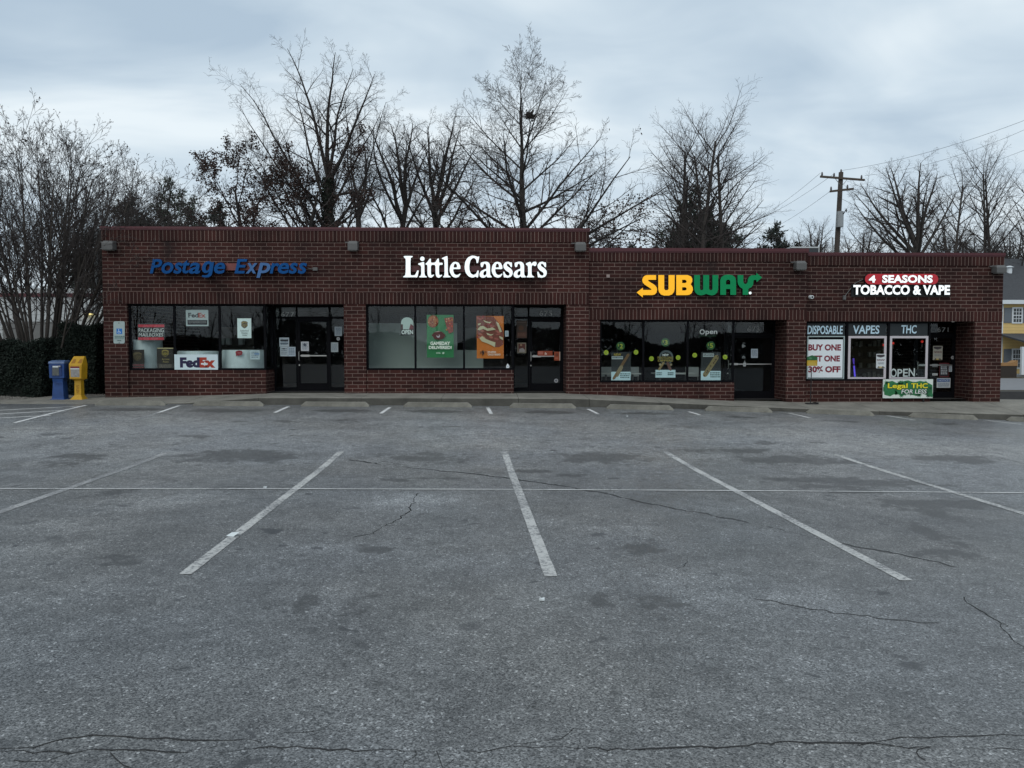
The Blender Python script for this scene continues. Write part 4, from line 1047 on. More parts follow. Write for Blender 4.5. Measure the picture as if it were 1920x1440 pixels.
for px_, py_, lb in ((1136.5, 661, 'lime dot sticker at the left edge of the left sandwich pane'), (1192.5, 660.5, 'lime dot sticker right of the rolled sandwich in the left pane'), (1221.5, 672.5, 'lime dot sticker left of the dipper poster in the middle pane'), (1271.5, 670.5, 'lime dot sticker right of the dipper poster in the middle pane'), (1302.5, 666, 'lime dot sticker left of the cookie in the right pane'), (1359.5, 669.5, 'lime dot sticker right of the cookie in the right pane')):
    panel('sticker', lb, 'sticker', (px_-5, py_-5, px_+5, py_+5), YB-.02, LIME, [('t', 'NEW', (px_-3, py_-2, px_+3, py_+.2), (0.12, 0.18, 0.02)), ('r', (px_-2.5, py_+1, px_+2.5, py_+2), (0.2, 0.28, 0.02))], 'lime dot stickers in the sandwich shop window', shape=circ(px_, py_, 4.4, 16), th=.003)
BREAD = (0.14, 0.075, 0.028)
def rot_rect(xa, ya, xb, yb, w, r=.4):
    dx, dy = xb-xa, yb-ya; l = math.hypot(dx, dy); ux_, uy_ = dx/l, dy/l; nx_, ny_ = -uy_*w/2, ux_*w/2
    return [(xa+nx_, ya+ny_), (xa-ux_*w*r+nx_*.4, ya-uy_*w*r+ny_*.4), (xa-ux_*w*r-nx_*.4, ya-uy_*w*r-ny_*.4), (xa-nx_, ya-ny_), (xb-nx_, yb-ny_), (xb+ux_*w*r-nx_*.4, yb+uy_*w*r-ny_*.4), (xb+ux_*w*r+nx_*.4, yb+uy_*w*r+ny_*.4), (xb+nx_, yb+ny_)]
PB = (0.50, 0.66, 0.70)
panel('poster', 'poster of a long rolled sandwich over a pale blue base in the left pane', 'poster', (1146, 660, 1183, 716), YB+.01, (0.012, 0.016, 0.018),
      [('t', 'NEW', (1151, 662.5, 1164.5, 667.5), (0.30, 0.22, 0.02), dict(offset=.03)), ('r', (1147, 668, 1168, 673.5), (0.36, 0.40, 0.40)), ('l', (1148, 669, 1167, 673), 1, (0.06, 0.09, 0.12)), ('r', (1146, 697, 1182.5, 715.5), PB), ('l', (1163, 700, 1181, 710), 3, (0.03, 0.08, 0.09)), ('p', rot_rect(1151, 709, 1178, 665, 5), BREAD), ('p', rot_rect(1156, 704, 1165, 688, 7), (0.22, 0.17, 0.09)), ('p', rot_rect(1150, 710, 1156, 700, 4), (0.18, 0.10, 0.035))], 'sandwich posters in the window')
panel('poster', 'poster with two short dippers under a grey ring in the middle pane', 'poster', (1229, 656, 1266.5, 709), YB+.01, None,
      [('c', 1249, 670, 13.5, (0.07, 0.09, 0.10)), ('c', 1249, 671, 10.5, (0.012, 0.014, 0.014)), ('t', 'NEW', (1242, 663.5, 1254, 667.5), (0.6, 0.62, 0.6), dict(offset=.03, shear=.15)), ('t', 'FOOTLONG', (1233, 668.5, 1262, 673), (0.26, 0.20, 0.03), dict(offset=.03)), ('t', 'DIPPERS', (1233.5, 674, 1262, 678), (0.26, 0.20, 0.03), dict(offset=.03)), ('r', (1229, 693.5, 1266.5, 708), PB), ('p', rot_rect(1235.5, 693, 1244, 680, 4), (0.24, 0.17, 0.07)), ('p', rot_rect(1257, 693, 1251.5, 681, 5), (0.13, 0.06, 0.045)), ('c', 1237.5, 683.5, 2.2, (0.3, 0.26, 0.16)), ('c', 1258, 683.5, 2.2, (0.24, 0.2, 0.12)), ('l', (1231, 698, 1241, 704.5), 2, (0.02, 0.07, 0.08)), ('l', (1252, 698, 1263, 704.5), 2, (0.02, 0.07, 0.08))], 'sandwich posters in the window')
deco = [('r', (1318, 662.5, 1338.5, 669), (0.36, 0.40, 0.40)), ('l', (1319, 663.5, 1337.5, 668), 2, (0.05, 0.07, 0.08)), ('r', (1314, 695.5, 1351.5, 713.5), PB), ('l', (1331.5, 698, 1350.5, 709), 3, (0.03, 0.08, 0.08)), ('p', rot_rect(1321.5, 703, 1343.5, 669.5, 9), (0.22, 0.17, 0.07))]
for k in range(12):
    q = k/11
    deco.append(('c', 1321.5+22*q+rp.uniform(-2, 2), 703-33.5*q+rp.uniform(-1.5, 1.5), rp.uniform(.8, 1.6), (0.07, 0.04, 0.02)))
panel('poster', 'poster of a long chocolate chip cookie over a pale blue base in the right pane', 'poster', (1314, 660, 1351.5, 714), YB+.01, (0.012, 0.016, 0.018), deco, 'sandwich posters in the window')
panel('window_lettering', 'white Open lettering at the top of the right sandwich shop pane', 'sign', (1311.5, 617, 1345, 629.5), FYB+WR-.008, None, [('t', 'O', (1311.8, 617.5, 1321.5, 627), (0.42, 0.46, 0.44), dict(offset=.01)), ('t', 'pen', (1322.8, 620, 1344.8, 629.3), (0.42, 0.46, 0.44), dict(offset=.015)), ('r', (1311, 629.6, 1343, 630.2), (0.03, 0.10, 0.05))])
notice((1408, 654, 1421, 671), dyB+.02, 'white notice taped to the sandwich shop door', (0.40, 0.47, 0.52), 7)
panel('sticker', 'small torn white sticker high on the left of the sandwich shop door', 'sticker', (1391, 643, 1398.5, 652.5), dyB+.005, None, [('p', [(1391, 646), (1394, 645.5), (1398.5, 649), (1395, 651), (1391.5, 652.5)], (0.25, 0.27, 0.27)), ('r', (1392, 642.5, 1397.5, 644), (0.14, 0.15, 0.15))], 'small stickers on the sandwich shop door', th=.003)
panel('sticker', 'white tag hanging beside the pull handle of the sandwich shop door', 'sticker', (1393.5, 680, 1398.5, 687), dyB+.005, (0.42, 0.45, 0.45), [('r', (1395, 682, 1397, 685), (0.2, 0.24, 0.25)), ('p', [(1394.5, 680), (1396, 675.5), (1398, 680)], (0.2, 0.22, 0.22))], 'small stickers on the sandwich shop door', th=.003)
panel('sticker', 'small grey arched sticker above the pull handle of the sandwich shop door', 'sticker', (1391, 667, 1397.5, 672), dyB+.005, (0.16, 0.18, 0.18), [('r', (1392.5, 669.5, 1396, 671), (0.07, 0.08, 0.08))], 'small stickers on the sandwich shop door', shape=[(1391, 672), (1391.5, 668.5), (1394.2, 667), (1397, 668.5), (1397.5, 672)], th=.003)
# vape shop
YC = FYC+WR-.008
TINT = mat('tinted_top_panel', (0.010, 0.014, 0.016), 0.15)
LBLUE = (0.50, 0.68, 0.78)
for i, (s, rc, lb) in enumerate((('DISPOSABLE', (1514, 610.5, 1580.5, 626.5), 'pale blue DISPOSABLE lettering over the first vape shop pane'), ('VAPES', (1599.5, 610, 1649, 626), 'pale blue VAPES lettering over the middle vape shop pane'), ('THC', (1690, 609.5, 1719, 625.5), 'pale blue THC lettering over the third vape shop pane'))):
    x0, x1 = ((1513.5, 1584), (1590.5, 1661.5), (1668.5, 1739.5))[i]
    panel('window_lettering', lb, 'sign', (x0, 606, x1, 629), FYC+WR-.002, (0.010, 0.015, 0.018), [('t', s, rc, LBLUE, dict(offset=.02, shear=.06))], 'dark top strips with pale blue words')
def frame_thing(x0, y0, x1, y1, w, label, mcol):
    a, b = U(x0, y1, YC), U(x1, y0, YC); t_ = w
    t = thing('light_frame', label, 'window frame', ((a.x+b.x)/2, YC, a.z), 'pale light frames round the vape shop panes')
    m = cm(mcol, .45, 0.1)
    MB().box(a.x, b.x, YC-.02, YC, b.z-t_, b.z).build('rail', m, t); MB().box(a.x, b.x, YC-.02, YC, a.z, a.z+t_).build('rail', m, t)
    MB().box(a.x, a.x+t_, YC-.02, YC, a.z+t_, b.z-t_).build('stile', m, t); MB().box(b.x-t_, b.x, YC-.02, YC, a.z+t_, b.z-t_).build('stile', m, t)
frame_thing(1512.2, 630, 1583.5, 711.5, .030, 'grey frame round the vape shop pane with the red sale poster', (0.30, 0.37, 0.37))
frame_thing(1589, 630, 1662, 711.5, .065, 'pinkish white frame round the middle vape shop pane', (0.46, 0.42, 0.44))
frame_thing(1666.5, 630, 1740, 711.5, .065, 'pinkish white frame round the vape shop pane above the OPEN letters', (0.45, 0.42, 0.44))
panel('poster', 'white sale poster with dark red capitals in the vape shop window', 'poster', (1513.5, 636.5, 1580.5, 708), FYC+WR-.001-.012, (0.74, 0.79, 0.81), [('t', 'BUY ONE', (1515.5, 645.5, 1577, 657.5), (0.20, 0.006, 0.022), dict(offset=.045)), ('t', 'GET ONE', (1515.5, 666.5, 1575, 678), (0.20, 0.006, 0.022), dict(offset=.045)), ('t', '30% OFF', (1515.5, 686.5, 1576, 698.5), (0.20, 0.006, 0.022), dict(offset=.045))])
vdeco = lambda x, y: [('p', [(x+1.5, y+1.5), (x+16.5, y+1.5), (x+16, y+5), (x+9, y+7), (x+2, y+5)], (0.05, 0.04, 0.045)), ('l', (x+2, y+10, x+16.5, y+14), 2, (0.12, 0.03, 0.04)), ('l', (x+3.5, y+16, x+15.5, y+20), 2, (0.2, 0.22, 0.25)), ('p', [(x+2, y+26), (x+5, y+23), (x+9, y+25.5), (x+13, y+23), (x+17, y+26)], (0.07, 0.05, 0.02)), ('r', (x+6.5, y+24, x+11, y+26), (0.5, 0.34, 0.05))]
panel('poster', 'small white flyer with black and red print at the right of the middle vape pane', 'poster', (1642.5, 663.5, 1661, 690.5), FYC+WR-.035, (0.60, 0.63, 0.63), vdeco(1642.3, 663.5), 'vape shop flyers', th=.003)
panel('poster', 'small yellowed flyer with black print on the vape shop door', 'poster', (1749, 648.5, 1767.3, 675), dyC+.02, (0.36, 0.34, 0.28), vdeco(1749, 648.5), 'vape shop flyers', th=.003)
panel('window_lettering', 'white OPEN letters low in the third vape shop pane', 'sign', (1669.5, 690.5, 1716, 707.5), FYC+WR-.032, None, [('t', s, rc, (0.46, 0.52, 0.50), dict(offset=.015)) for s, rc in (('O', (1669.5, 691, 1681.5, 707.5)), ('P', (1682.5, 692, 1692, 706.5)), ('E', (1693, 691.5, 1702.5, 706.5)), ('N', (1703.5, 690.5, 1715.5, 706)))])
panel('door_sign', 'dark sign with a red border and white lines on the vape shop door', 'sign', (1761, 680.5, 1779.5, 707), dyC+.02, (0.012, 0.010, 0.014), [('r', (1761, 680.5, 1779.5, 682), (0.12, 0.012, 0.015)), ('r', (1761, 705.5, 1779.5, 707), (0.12, 0.012, 0.015)), ('r', (1761, 682, 1762.3, 705.5), (0.12, 0.012, 0.015)), ('r', (1778.2, 682, 1779.5, 705.5), (0.12, 0.012, 0.015)), ('l', (1764, 687, 1776, 703), 5, (0.40, 0.42, 0.44))], th=.003)
panel('door_sign', 'blue and white notice board at the foot of the vape shop door', 'sign', (1756, 709, 1782, 727), dyC+.015, (0.50, 0.53, 0.54), [('r', (1757.2, 710.2, 1780.8, 716.3), (0.03, 0.085, 0.24)), ('t', 'NOTICE', (1760, 711.4, 1778.5, 715.2), (0.45, 0.52, 0.6), dict(offset=.02)), ('l', (1758.5, 718, 1779.5, 725.5), 4, (0.12, 0.16, 0.22))], th=.004)
panel('sticker', 'striped pale sticker beside the lock side of the vape shop door', 'sticker', (1778.8, 684, 1785, 697), dyC+.008, (0.36, 0.40, 0.42), [('l', (1779.8, 686, 1784, 695.5), 4, (0.10, 0.12, 0.14))], 'small stickers on the vape shop door', th=.003)
panel('sticker', 'small white strip sticker lowest on the left of the vape shop door', 'sticker', (1748, 700, 1758, 704), dyC+.02, (0.45, 0.47, 0.46), [('r', (1749.5, 701.5, 1756, 702.3), (0.2, 0.2, 0.2))], 'small stickers on the vape shop door', th=.003)
panel('sticker', 'small grey card sticker left of the red bordered door sign', 'sticker', (1748, 682.5, 1758.3, 688), dyC+.02, (0.22, 0.23, 0.23), [('r', (1749, 683.5, 1757, 685), (0.1, 0.1, 0.1))], 'small stickers on the vape shop door', th=.003)
panel('sticker', 'round pale sticker high on the vape shop door', 'sticker', (1783, 667.5, 1789, 673.5), dyC+.008, (0.28, 0.28, 0.28), [('c', 1786, 670.5, 1.6, (0.14, 0.14, 0.14))], shape=circ(1786, 670.5, 3.1), th=.003)
# house numbers
for s, rc, Y_, zz_ in (('677', (527, 585, 551.5, 593.5), dyA+.027, 0), ('675', (1011.5, 582.5, 1035.5, 592), dyA+.027, 0), ('673', (1401.5, 612, 1424, 622), dyB+.027, 0), ('671', (1757.5, 613.5, 1778.5, 622.5), dyC+.027, 0)):
    lettering(bld, s, rc, Y_, cm((0.42, 0.43, 0.42)), name='house_number', space=1.15, offset=.008)

# things inside the shops
WRAP = mat('bubble_wrap', (0.50, 0.57, 0.58), 0.3, var=0.15, scale=9, bump=0.4, bscale=50)
def roll(cx, r, y, z0, z1, label):
    t = thing('bubble_wrap_roll', label, 'packing roll', (cx, y, z0), 'bubble wrap rolls in the window')
    w = MB(); n = 28; rings = []
    for z, k in ((z0, .98), (z0+.02, 1), ((z0+z1)/2, 1.006), (z1-.03, 1), (z1, .96)):
        rings.append([(cx+r*k*math.cos(2*math.pi*i/n), y+r*k*math.sin(2*math.pi*i/n), z) for i in range(n)])
    w.loft(rings).build('wrap', WRAP, t, True)
    MB().tube([(cx, y, z1-.3), (cx, y, z1+.01)], .05, 12).build('core', mat('cardboard', (0.20, 0.13, 0.07), 0.9), t)
zf = back_z(-8)+.02
yy = FY+.75
def rollpx(p0, p1, pt, y, label):
    a, b = XX(p0, y, 670), XX(p1, y, 670); roll((a+b)/2, (b-a)/2, y, zf, ZZ(pt, y, (p0+p1)/2), label)
rollpx(243, 303, 637, yy, 'tall pale bubble wrap roll under the packaging sign')
rollpx(335, 412, 658, yy+.15, 'pale bubble wrap roll behind the big courier box sign')
rollpx(418, 496, 656, yy+.05, 'wide pale bubble wrap roll under the white shield poster')
panel('sticker', 'red speech bubble sticker on the wide bubble wrap roll', 'sticker', (441, 657, 455, 669), FY+WR+.03, None, [('p', [(441.5, 660), (444, 657.8), (449, 657), (453.5, 658), (455, 661), (453.5, 665), (448, 667), (444.5, 666.5), (442.5, 668.8), (442.5, 664.5)], (0.26, 0.012, 0.025), 'bubble'), ('r', (446, 660.5, 452, 663), (0.34, 0.1, 0.1))], th=.003)
notice((469, 657, 487, 674), FY+WR+.035, 'white card with a blue line at the right of the left shop window', (0.50, 0.58, 0.62), 4, extra=[('r', (477, 662, 486, 665), (0.12, 0.22, 0.4))])
# counter with pigeonholes seen dimly
t = thing('shelf_unit', 'dark shelf unit with small white boxes inside the left shop', 'shelves', (XX(430, FY+3, 640), FY+3, zf))
sx0, sx1, sy = XX(405, FY+3, 640), XX(470, FY+3, 640), FY+3
sh_ = MB().box(sx0, sx1, sy+.3, sy+.34, zf, zf+2.0)
for k in range(5): sh_.box(sx0, sx1, sy, sy+.3, zf+.2+.4*k, zf+.23+.4*k)
sh_.build('carcass', mat('dark_shelf', (0.10, 0.09, 0.08), 0.8), t)
bxm = MB()
for k, j in ((0, 3), (1, 3), (3, 3), (0, 2), (2, 2), (4, 2), (1, 1)):
    x = sx0+.1+k*.2; z = zf+.23+.4*j
    bxm.box(x, x+.14, sy+.03, sy+.2, z, z+.2)
bxm.build('stock', mat('carton_white', (0.40, 0.42, 0.42), 0.8), t)
# pizza shop partition
PART = mat('pale_partition', (0.34, 0.385, 0.36), 0.85, var=0.05, scale=1.0)
yp = FY+1.35
t = thing('partition', 'pale partition wall close behind the pizza shop glass', 'partition', (XX(780, yp, 650), yp, zf))
px0, px1, px2 = XX(684, yp, 650), XX(857, yp, 650), XX(906, yp, 650)
MB().box(px0-.4, px1, yp, yp+.1, zf, ZZ(606, yp, 770)).build('panel', PART, t)
MB().box(px1+.001, px2, yp, yp+.1, zf, ZZ(656.5, yp, 880)).build('half_panel', PART, t)
t = thing('serving_counter', 'dark serving counter with a pale back panel inside the pizza shop', 'counter', (XX(890, yp+2, 650), yp+2, zf))
MB().box(XX(860, yp+2), XX(950, yp+2), yp+2, yp+2.6, zf, zf+1.05).build('body', mat('counter_dark', (0.06, 0.05, 0.05), 0.7), t)
MB().box(XX(872, yp+3), XX(900, yp+3), yp+3, yp+3.08, zf+1.2, zf+2.0).build('back_panel', PART, t)
# tables and chairs in the sandwich shop
TBL = mat('pale_table', (0.42, 0.44, 0.42), 0.4); CHM = mat('chair_grey', (0.16, 0.16, 0.16), 0.5)
zfB = zB(752)+.02
def table(x, y, label):
    t = thing('cafe_table', label, 'table', (x, y, zfB), 'tables in the sandwich shop')
    MB().box(x-.6, x+.6, y-.35, y+.35, zfB+.72, zfB+.76).build('table_top', TBL, t, bevel=.008)
    for sx in (-.4, .4):
        MB().tube([(x+sx, y, zfB), (x+sx, y, zfB+.72)], .035).box(x+sx-.2, x+sx+.2, y-.04, y+.04, zfB, zfB+.03).build('leg', CHM, t)
def chair(x, y, rz, label):
    t = thing('chair', label, 'chair', (0, 0, 0), 'chairs in the sandwich shop')
    MB().box(-.2, .2, -.2, .2, .43, .46).build('seat', CHM, t)
    MB().box(-.2, .2, .19, .22, .62, .92).build('backrest', TBL, t)
    for sx, sy_ in ((-.18, -.18), (.18, -.18), (-.18, .2), (.18, .2)):
        MB().tube([(sx, sy_, 0), (sx*.97, sy_*.97, .43 if sy_ < 0 else .62)], .013, 6).build('leg', STEEL, t)
    t.location = (x, y, zfB); t.rotation_euler = (0, 0, rz)
table(XX(1160, FYB+1.2, 690), FYB+1.1, 'pale cafe table behind the left sandwich shop pane')
table(XX(1262, FYB+1.2, 690), FYB+1.2, 'pale cafe table behind the middle sandwich shop pane')
chair(XX(1142, FYB+1.6, 690), FYB+1.75, 0.0, 'chair at the left end of the sandwich shop window')
chair(XX(1195, FYB+1.6, 690), FYB+1.8, 0.3, 'chair between the two cafe tables')
chair(XX(1300, FYB+1.6, 690), FYB+1.7, -.2, 'chair behind the right sandwich shop pane')
# vape shop back wall items
zfC = zC(751)+.02
yt = FYC+.8
a = U(1603, 706, yt); b = U(1600, 672, yt)
t = thing('glow_tube', 'glowing violet glass tube inside the middle vape shop pane', 'lamp', (a.x, yt, zfC))
MB().tube([a, a.lerp(b, .6)], .022, 10).build('lower_tube', mat('violet_glow', (0.12, 0.08, 0.75), 0.3, emit=0.7), t)
MB().tube([a.lerp(b, .68), b], [.02, .028], 10).build('upper_tube', mat('violet_glow2', (0.10, 0.05, 0.5), 0.3, emit=0.4), t)
MB().box(a.x-.15, a.x+.15, yt-.12, yt+.12, zfC, a.z-.001).build('stand', CHM, t)
REDL = mat('red_glow', (0.6, 0.03, 0.02), 0.4, emit=0.5)
for px_, py_, lb in ((1657, 647, 'red lantern in the top corner of the middle vape shop pane'), (1674.5, 643.5, 'red lantern at the left of the third vape shop pane'), (1729, 640.5, 'red lantern at the right of the third vape shop pane')):
    p = U(px_, py_, FYC+.35)
    t = thing('lantern', lb, 'lantern', p, 'small red lanterns in the vape shop')
    MB().loft([[(p.x+.035*k*math.cos(i*.785), p.y+.035*k*math.sin(i*.785), p.z+z) for i in range(8)] for z, k in ((-.035, .5), (-.015, 1), (.015, 1), (.035, .5))]).build('shade', REDL, t, True)
    MB().tube([(p.x, p.y, p.z+.035), (p.x, p.y, leC+.08)], .003, 5).build('cord', BLACK, t)
    MB().tube([(p.x, p.y, p.z-.035), (p.x, p.y, p.z-.16)], [.006, .012], 6).build('tassel', mat('tassel', (0.12, 0.10, 0.09), 0.8), t)
# dim display shelves in the vape shop
t = thing('display_case', 'dark display shelves with pale boxes behind the middle vape shop pane', 'display', (XX(1620, FYC+3, 650), FYC+3, zfC))
d0, d1 = XX(1600, FYC+3, 650), XX(1665, FYC+3, 650)
m1 = MB().box(d0, d1, FYC+3.2, FYC+3.25, zfC, zfC+2.2)
for k in range(5): m1.box(d0, d1, FYC+2.95, FYC+3.2, zfC+.5+.35*k, zfC+.52+.35*k)
m1.build('carcass', mat('shelf_brown', (0.13, 0.10, 0.06), 0.8), t)
m2 = MB()
for k in range(5):
    for j in range(7):
        if rp.random() < .7: m2.box(d0+.06+j*.15, d0+.16+j*.15, FYC+3.0, FYC+3.1, zfC+.52+.35*k, zfC+.52+.35*k+rp.uniform(.08, .22))
m2.build('stock', mat('stock_pale', (0.30, 0.28, 0.22), 0.7), t)
# soffit lamp of the vape shop
a = U(1787, 604, FYC+.5)
t = thing('soffit_lamp', 'small lit lamp in the ceiling over the vape shop door', 'lamp', (a.x, FYC+.5, leC+.03))
MB().tube([(a.x, FYC+.5, leC+.03), (a.x, FYC+.5, leC+.015)], .055, 14).build('rim', WHITE, t)
MB().tube([(a.x, FYC+.5, leC+.0148), (a.x, FYC+.5, leC+.005)], .04, 14).build('bulb', mat('lamp_lit', (0.9, 0.92, 0.9), 0.4, emit=0.8), t)

# ------------------------------------------------------------------ banner, yard sign, parking sign
Yb = FYC-.02
rb = random.Random(12)
GREENS = [(0.012, 0.11, 0.04), (0.02, 0.17, 0.055), (0.008, 0.07, 0.03), (0.03, 0.2, 0.08)]
def leaf7(cx, cy, s, a0):
    out = []
    for k in range(7):
        a = a0+(k-3)*.42; l = s*(1-.13*abs(k-3)); w = l*.13
        dx, dy = math.sin(a), -math.cos(a)
        out.append([(cx, cy), (cx+dx*l*.5-dy*w, cy+dy*l*.5+dx*w), (cx+dx*l, cy+dy*l), (cx+dx*l*.5+dy*w, cy+dy*l*.5-dx*w)])
    return out
ban = thing('banner', 'white and green leafy banner below the vape shop window', 'banner', (XX(1702, Yb, 740), Yb, back_z(13)))
a, b = U(1654.5, 746.5, Yb), U(1748.5, 711, Yb)
MB().box(a.x, b.x, Yb-.03, Yb, a.z, b.z).build('panel', cm((0.66, 0.72, 0.66)), ban)
lay = {}
mpb = lambda x, y: (lambda v: (v.x, v.z))(U(min(max(x, 1655), 1748), min(max(y, 711.5), 746), Yb))
band = [(1656, 722), (1662, 716), (1672, 714), (1680, 718), (1690, 715), (1702, 713), (1712, 717), (1724, 714), (1738, 717), (1747, 722), (1747, 738), (1738, 741), (1728, 738), (1716, 742), (1700, 738), (1690, 742), (1678, 737), (1668, 743), (1657, 740)]
mb = MB(); mb.prism([mpb(*p) for p in band], Yb-.0335, Yb-.0324)
for _ in range(40):
    x = rb.uniform(1658, 1746); y = rb.choice([rb.uniform(718, 723), rb.uniform(722, 738), rb.uniform(734, 739)])
    for q in leaf7(x, y, rb.uniform(5, 9), rb.uniform(-1.2, 1.2) if y < 728 else rb.uniform(1.8, 4.4)):
        mb.prism([mpb(*p) for p in q], Yb-.0336, Yb-.0325)
mb.build('leaf_print', cm(GREENS[1]), ban)
for k in range(16):
    x = rb.choice([rb.uniform(1657, 1678), rb.uniform(1657, 1746), rb.uniform(1730, 1746)]); y = rb.uniform(716, 742)
    mb = MB(); sz = rb.uniform(5, 9); a0 = rb.uniform(0, 6.28)
    mb.prism([mpb(*p) for p in circ(x, y, .9, 6)], Yb-.0346-.0002*k, Yb-.0340-.0002*k)
    for q in leaf7(x, y, sz, a0): mb.prism([mpb(*p) for p in q], Yb-.0346-.0002*k, Yb-.0340-.0002*k)
    mb.build('printed_leaf', cm(GREENS[(k*3) % 4]), ban)
for o_, m_, yy_ in ((.06, (0.01, 0.02, 0.012), -.041), (.025, (0.80, 0.70, 0.02), -.0422)):
    e = .6 if o_ > .05 else 0
    lettering(ban, 'Legal', (1664.5-e, 718.8-e, 1702+e, 730.5+e), Yb+yy_, cm(m_), offset=o_)
    lettering(ban, 'THC', (1708.5-e, 718.5-e, 1739.5+e, 728+e), Yb+yy_, cm(m_), offset=o_)
for o_, m_, yy_, e in ((.05, (0.008, 0.02, 0.012), -.0425, .5), (.01, (0.78, 0.82, 0.78), -.0436, 0)):
    lettering(ban, 'FOR LESS', (1690-e, 730.2-e, 1737.5+e, 738+e), Yb+yy_, cm(m_), offset=o_, shear=.12)
for px_ in (1672, 1731):
    p = U(px_, 746.5, Yb); MB().box(p.x-.02, p.x+.02, Yb-.025, Yb-.005, back_z(p.x)-.02, p.z).build('foot', BLACK, ban)

Yy = FYC-.55
p0 = U(1519.5, 752, Yy)
zb = float(np.interp(Yy, [KY, FY], [kerb_top(p0.x), back_z(p0.x)]))
ys_ = thing('yard_sign', 'small green and yellow sign on a thin black post in front of the sale poster', 'sign', (p0.x, Yy, zb))
pt = U(1521.5, 690, Yy)
MB().tube([(p0.x, Yy, zb), (pt.x, Yy, pt.z)], .013, 8).build('post', BLACK, ys_)
MB().box(p0.x-.12, p0.x+.2, Yy-.09, Yy+.09, zb, zb+.03).box(p0.x+.12, p0.x+.2, Yy-.1, Yy+.1, zb+.03, zb+.05).build('base', BLACK, ys_, bevel=.006)
a, b = U(1513, 686, Yy), U(1532.5, 668, Yy)
zm = U(1520, 675.5, Yy).z
MB().box(a.x, b.x, Yy-.012, Yy+.012, a.z, zm).build('lower_panel', cm((0.46, 0.28, 0.012)), ys_)
MB().prism([(a.x, zm), (b.x, zm), (b.x, b.z-.02), (b.x-.06, b.z), ((a.x+b.x)/2, b.z+.03), (a.x+.06, b.z), (a.x, b.z-.02)], Yy-.012, Yy+.012).build('upper_panel', cm((0.012, 0.10, 0.03)), ys_)
mb = MB(); mb.prism([(a.x+.09+.05*math.cos(k*.5), (zm+b.z)/2+.03*math.sin(k*.5)) for k in range(12)], Yy-.0135, Yy-.0125); mb.build('emblem', cm((0.06, 0.20, 0.09)), ys_)
mb = MB()
for k in range(3): mb.box(a.x+.03, b.x-.03-.02*k, Yy-.0135, Yy-.0125, a.z+.03+.035*k, a.z+.042+.035*k)
mb.build('small_print', cm((0.62, 0.5, 0.12)), ys_)

Yh = FY-.004
hs = panel('parking_sign', 'tall pale reserved parking sign with a blue wheelchair square on the left pillar', 'sign', (213, 602.5, 234, 644), Yh, (0.36, 0.44, 0.43),
      [('r', (218.5, 616, 229, 626.5), (0.012, 0.16, 0.50), 'blue_square'), ('c', 222.8, 617.9, .9, (0.5, 0.6, 0.7)), ('p', [(222.2, 619), (223.4, 619), (223.8, 621.6), (226, 621.6), (227, 624.6), (226, 625), (225.2, 622.8), (222.8, 622.8)], (0.5, 0.6, 0.7)), ('p', [(221.8, 621), (222.4, 621.4), (221.6, 623), (223, 624.6), (224.8, 624), (225.2, 624.6), (223, 625.5), (220.9, 624), (220.7, 622.4)], (0.5, 0.6, 0.7)), ('r', (214.5, 629, 233, 636), (0.30, 0.40, 0.38)), ('l', (215, 630, 232.5, 635.5), 2, (0.09, 0.15, 0.15)), ('l', (219.5, 637.5, 227.5, 640.5), 1, (0.10, 0.16, 0.16)), ('c', 223.5, 605.5, .9, (0.05, 0.05, 0.05), 'bolt'), ('c', 224, 642.6, .8, (0.05, 0.05, 0.05), 'bolt')],
      shape=[(213, 605), (214.5, 602.8), (216, 602.5), (231, 602.5), (233, 603), (234, 605), (234, 641.5), (233, 643.6), (231, 644), (216, 644), (214, 643.5), (213, 641.5)], th=.008)

# ------------------------------------------------------------------ newspaper boxes
NB = mat('box_blue', (0.012, 0.052, 0.19), 0.5, var=0.45, scale=7); NBD = mat('box_blue_dark', (0.006, 0.03, 0.13), 0.4)
NY = mat('box_yellow', (0.50, 0.275, 0.010), 0.5, var=0.3, scale=7); NYD = mat('box_yellow_print', (0.30, 0.13, 0.006), 0.5)
BOXWIN = mat('scratched_window', (0.10, 0.105, 0.10), 0.25, var=0.5, scale=15)
def ring(x0, x1, y0, y1, z): return [(x0, y0, z), (x1, y0, z), (x1, y1, z), (x0, y1, z)]
y0 = 21.25
def zg(x): return kerb_top(x)+.012
# blue
xa, xb = XX(92, y0, 700), XX(120, y0, 700); cx = (xa+xb)/2; g0 = zg(cx)
zt = lambda py, px=110: ZZ(py, y0, px)
nb = thing('newspaper_box', 'blue metal newspaper box with a small dark window', 'newspaper box', (cx, y0+.2, g0), 'newspaper boxes by the end wall')
hw = (xb-xa)/2
MB().loft([ring(xa, xb, y0, y0+.3, zt(709)), ring(xa-.005, xb+.005, y0-.005, y0+.3, zt(682))]).build('body', NB, nb, bevel=.012)
MB().loft([ring(xa-.015, xb+.015, y0-.02, y0+.31, zt(682)), ring(xa-.01, xb+.01, y0, y0+.31, zt(678)), ring(xa+.02, xb-.02, y0+.12, y0+.31, zt(675.5))]).build('lid', mat('box_blue_worn', (0.07, 0.12, 0.24), 0.45, var=0.7, scale=9), nb, bevel=.008)
MB().loft([ring(cx-hw*.98, cx+hw*.98, y0+.0, y0+.3, g0), ring(cx-hw*.98, cx+hw*.98, y0+.0, y0+.3, g0+.035), ring(cx-hw*.80, cx+hw*.80, y0+.03, y0+.29, g0+.05), ring(cx-hw*.66, cx+hw*.66, y0+.05, y0+.27, g0+.5), ring(cx-hw*.72, cx+hw*.72, y0+.03, y0+.28, zt(709)-.001)]).build('pedestal', NB, nb, bevel=.008)
a, b = U(97, 705, y0), U(116, 684.5, y0)
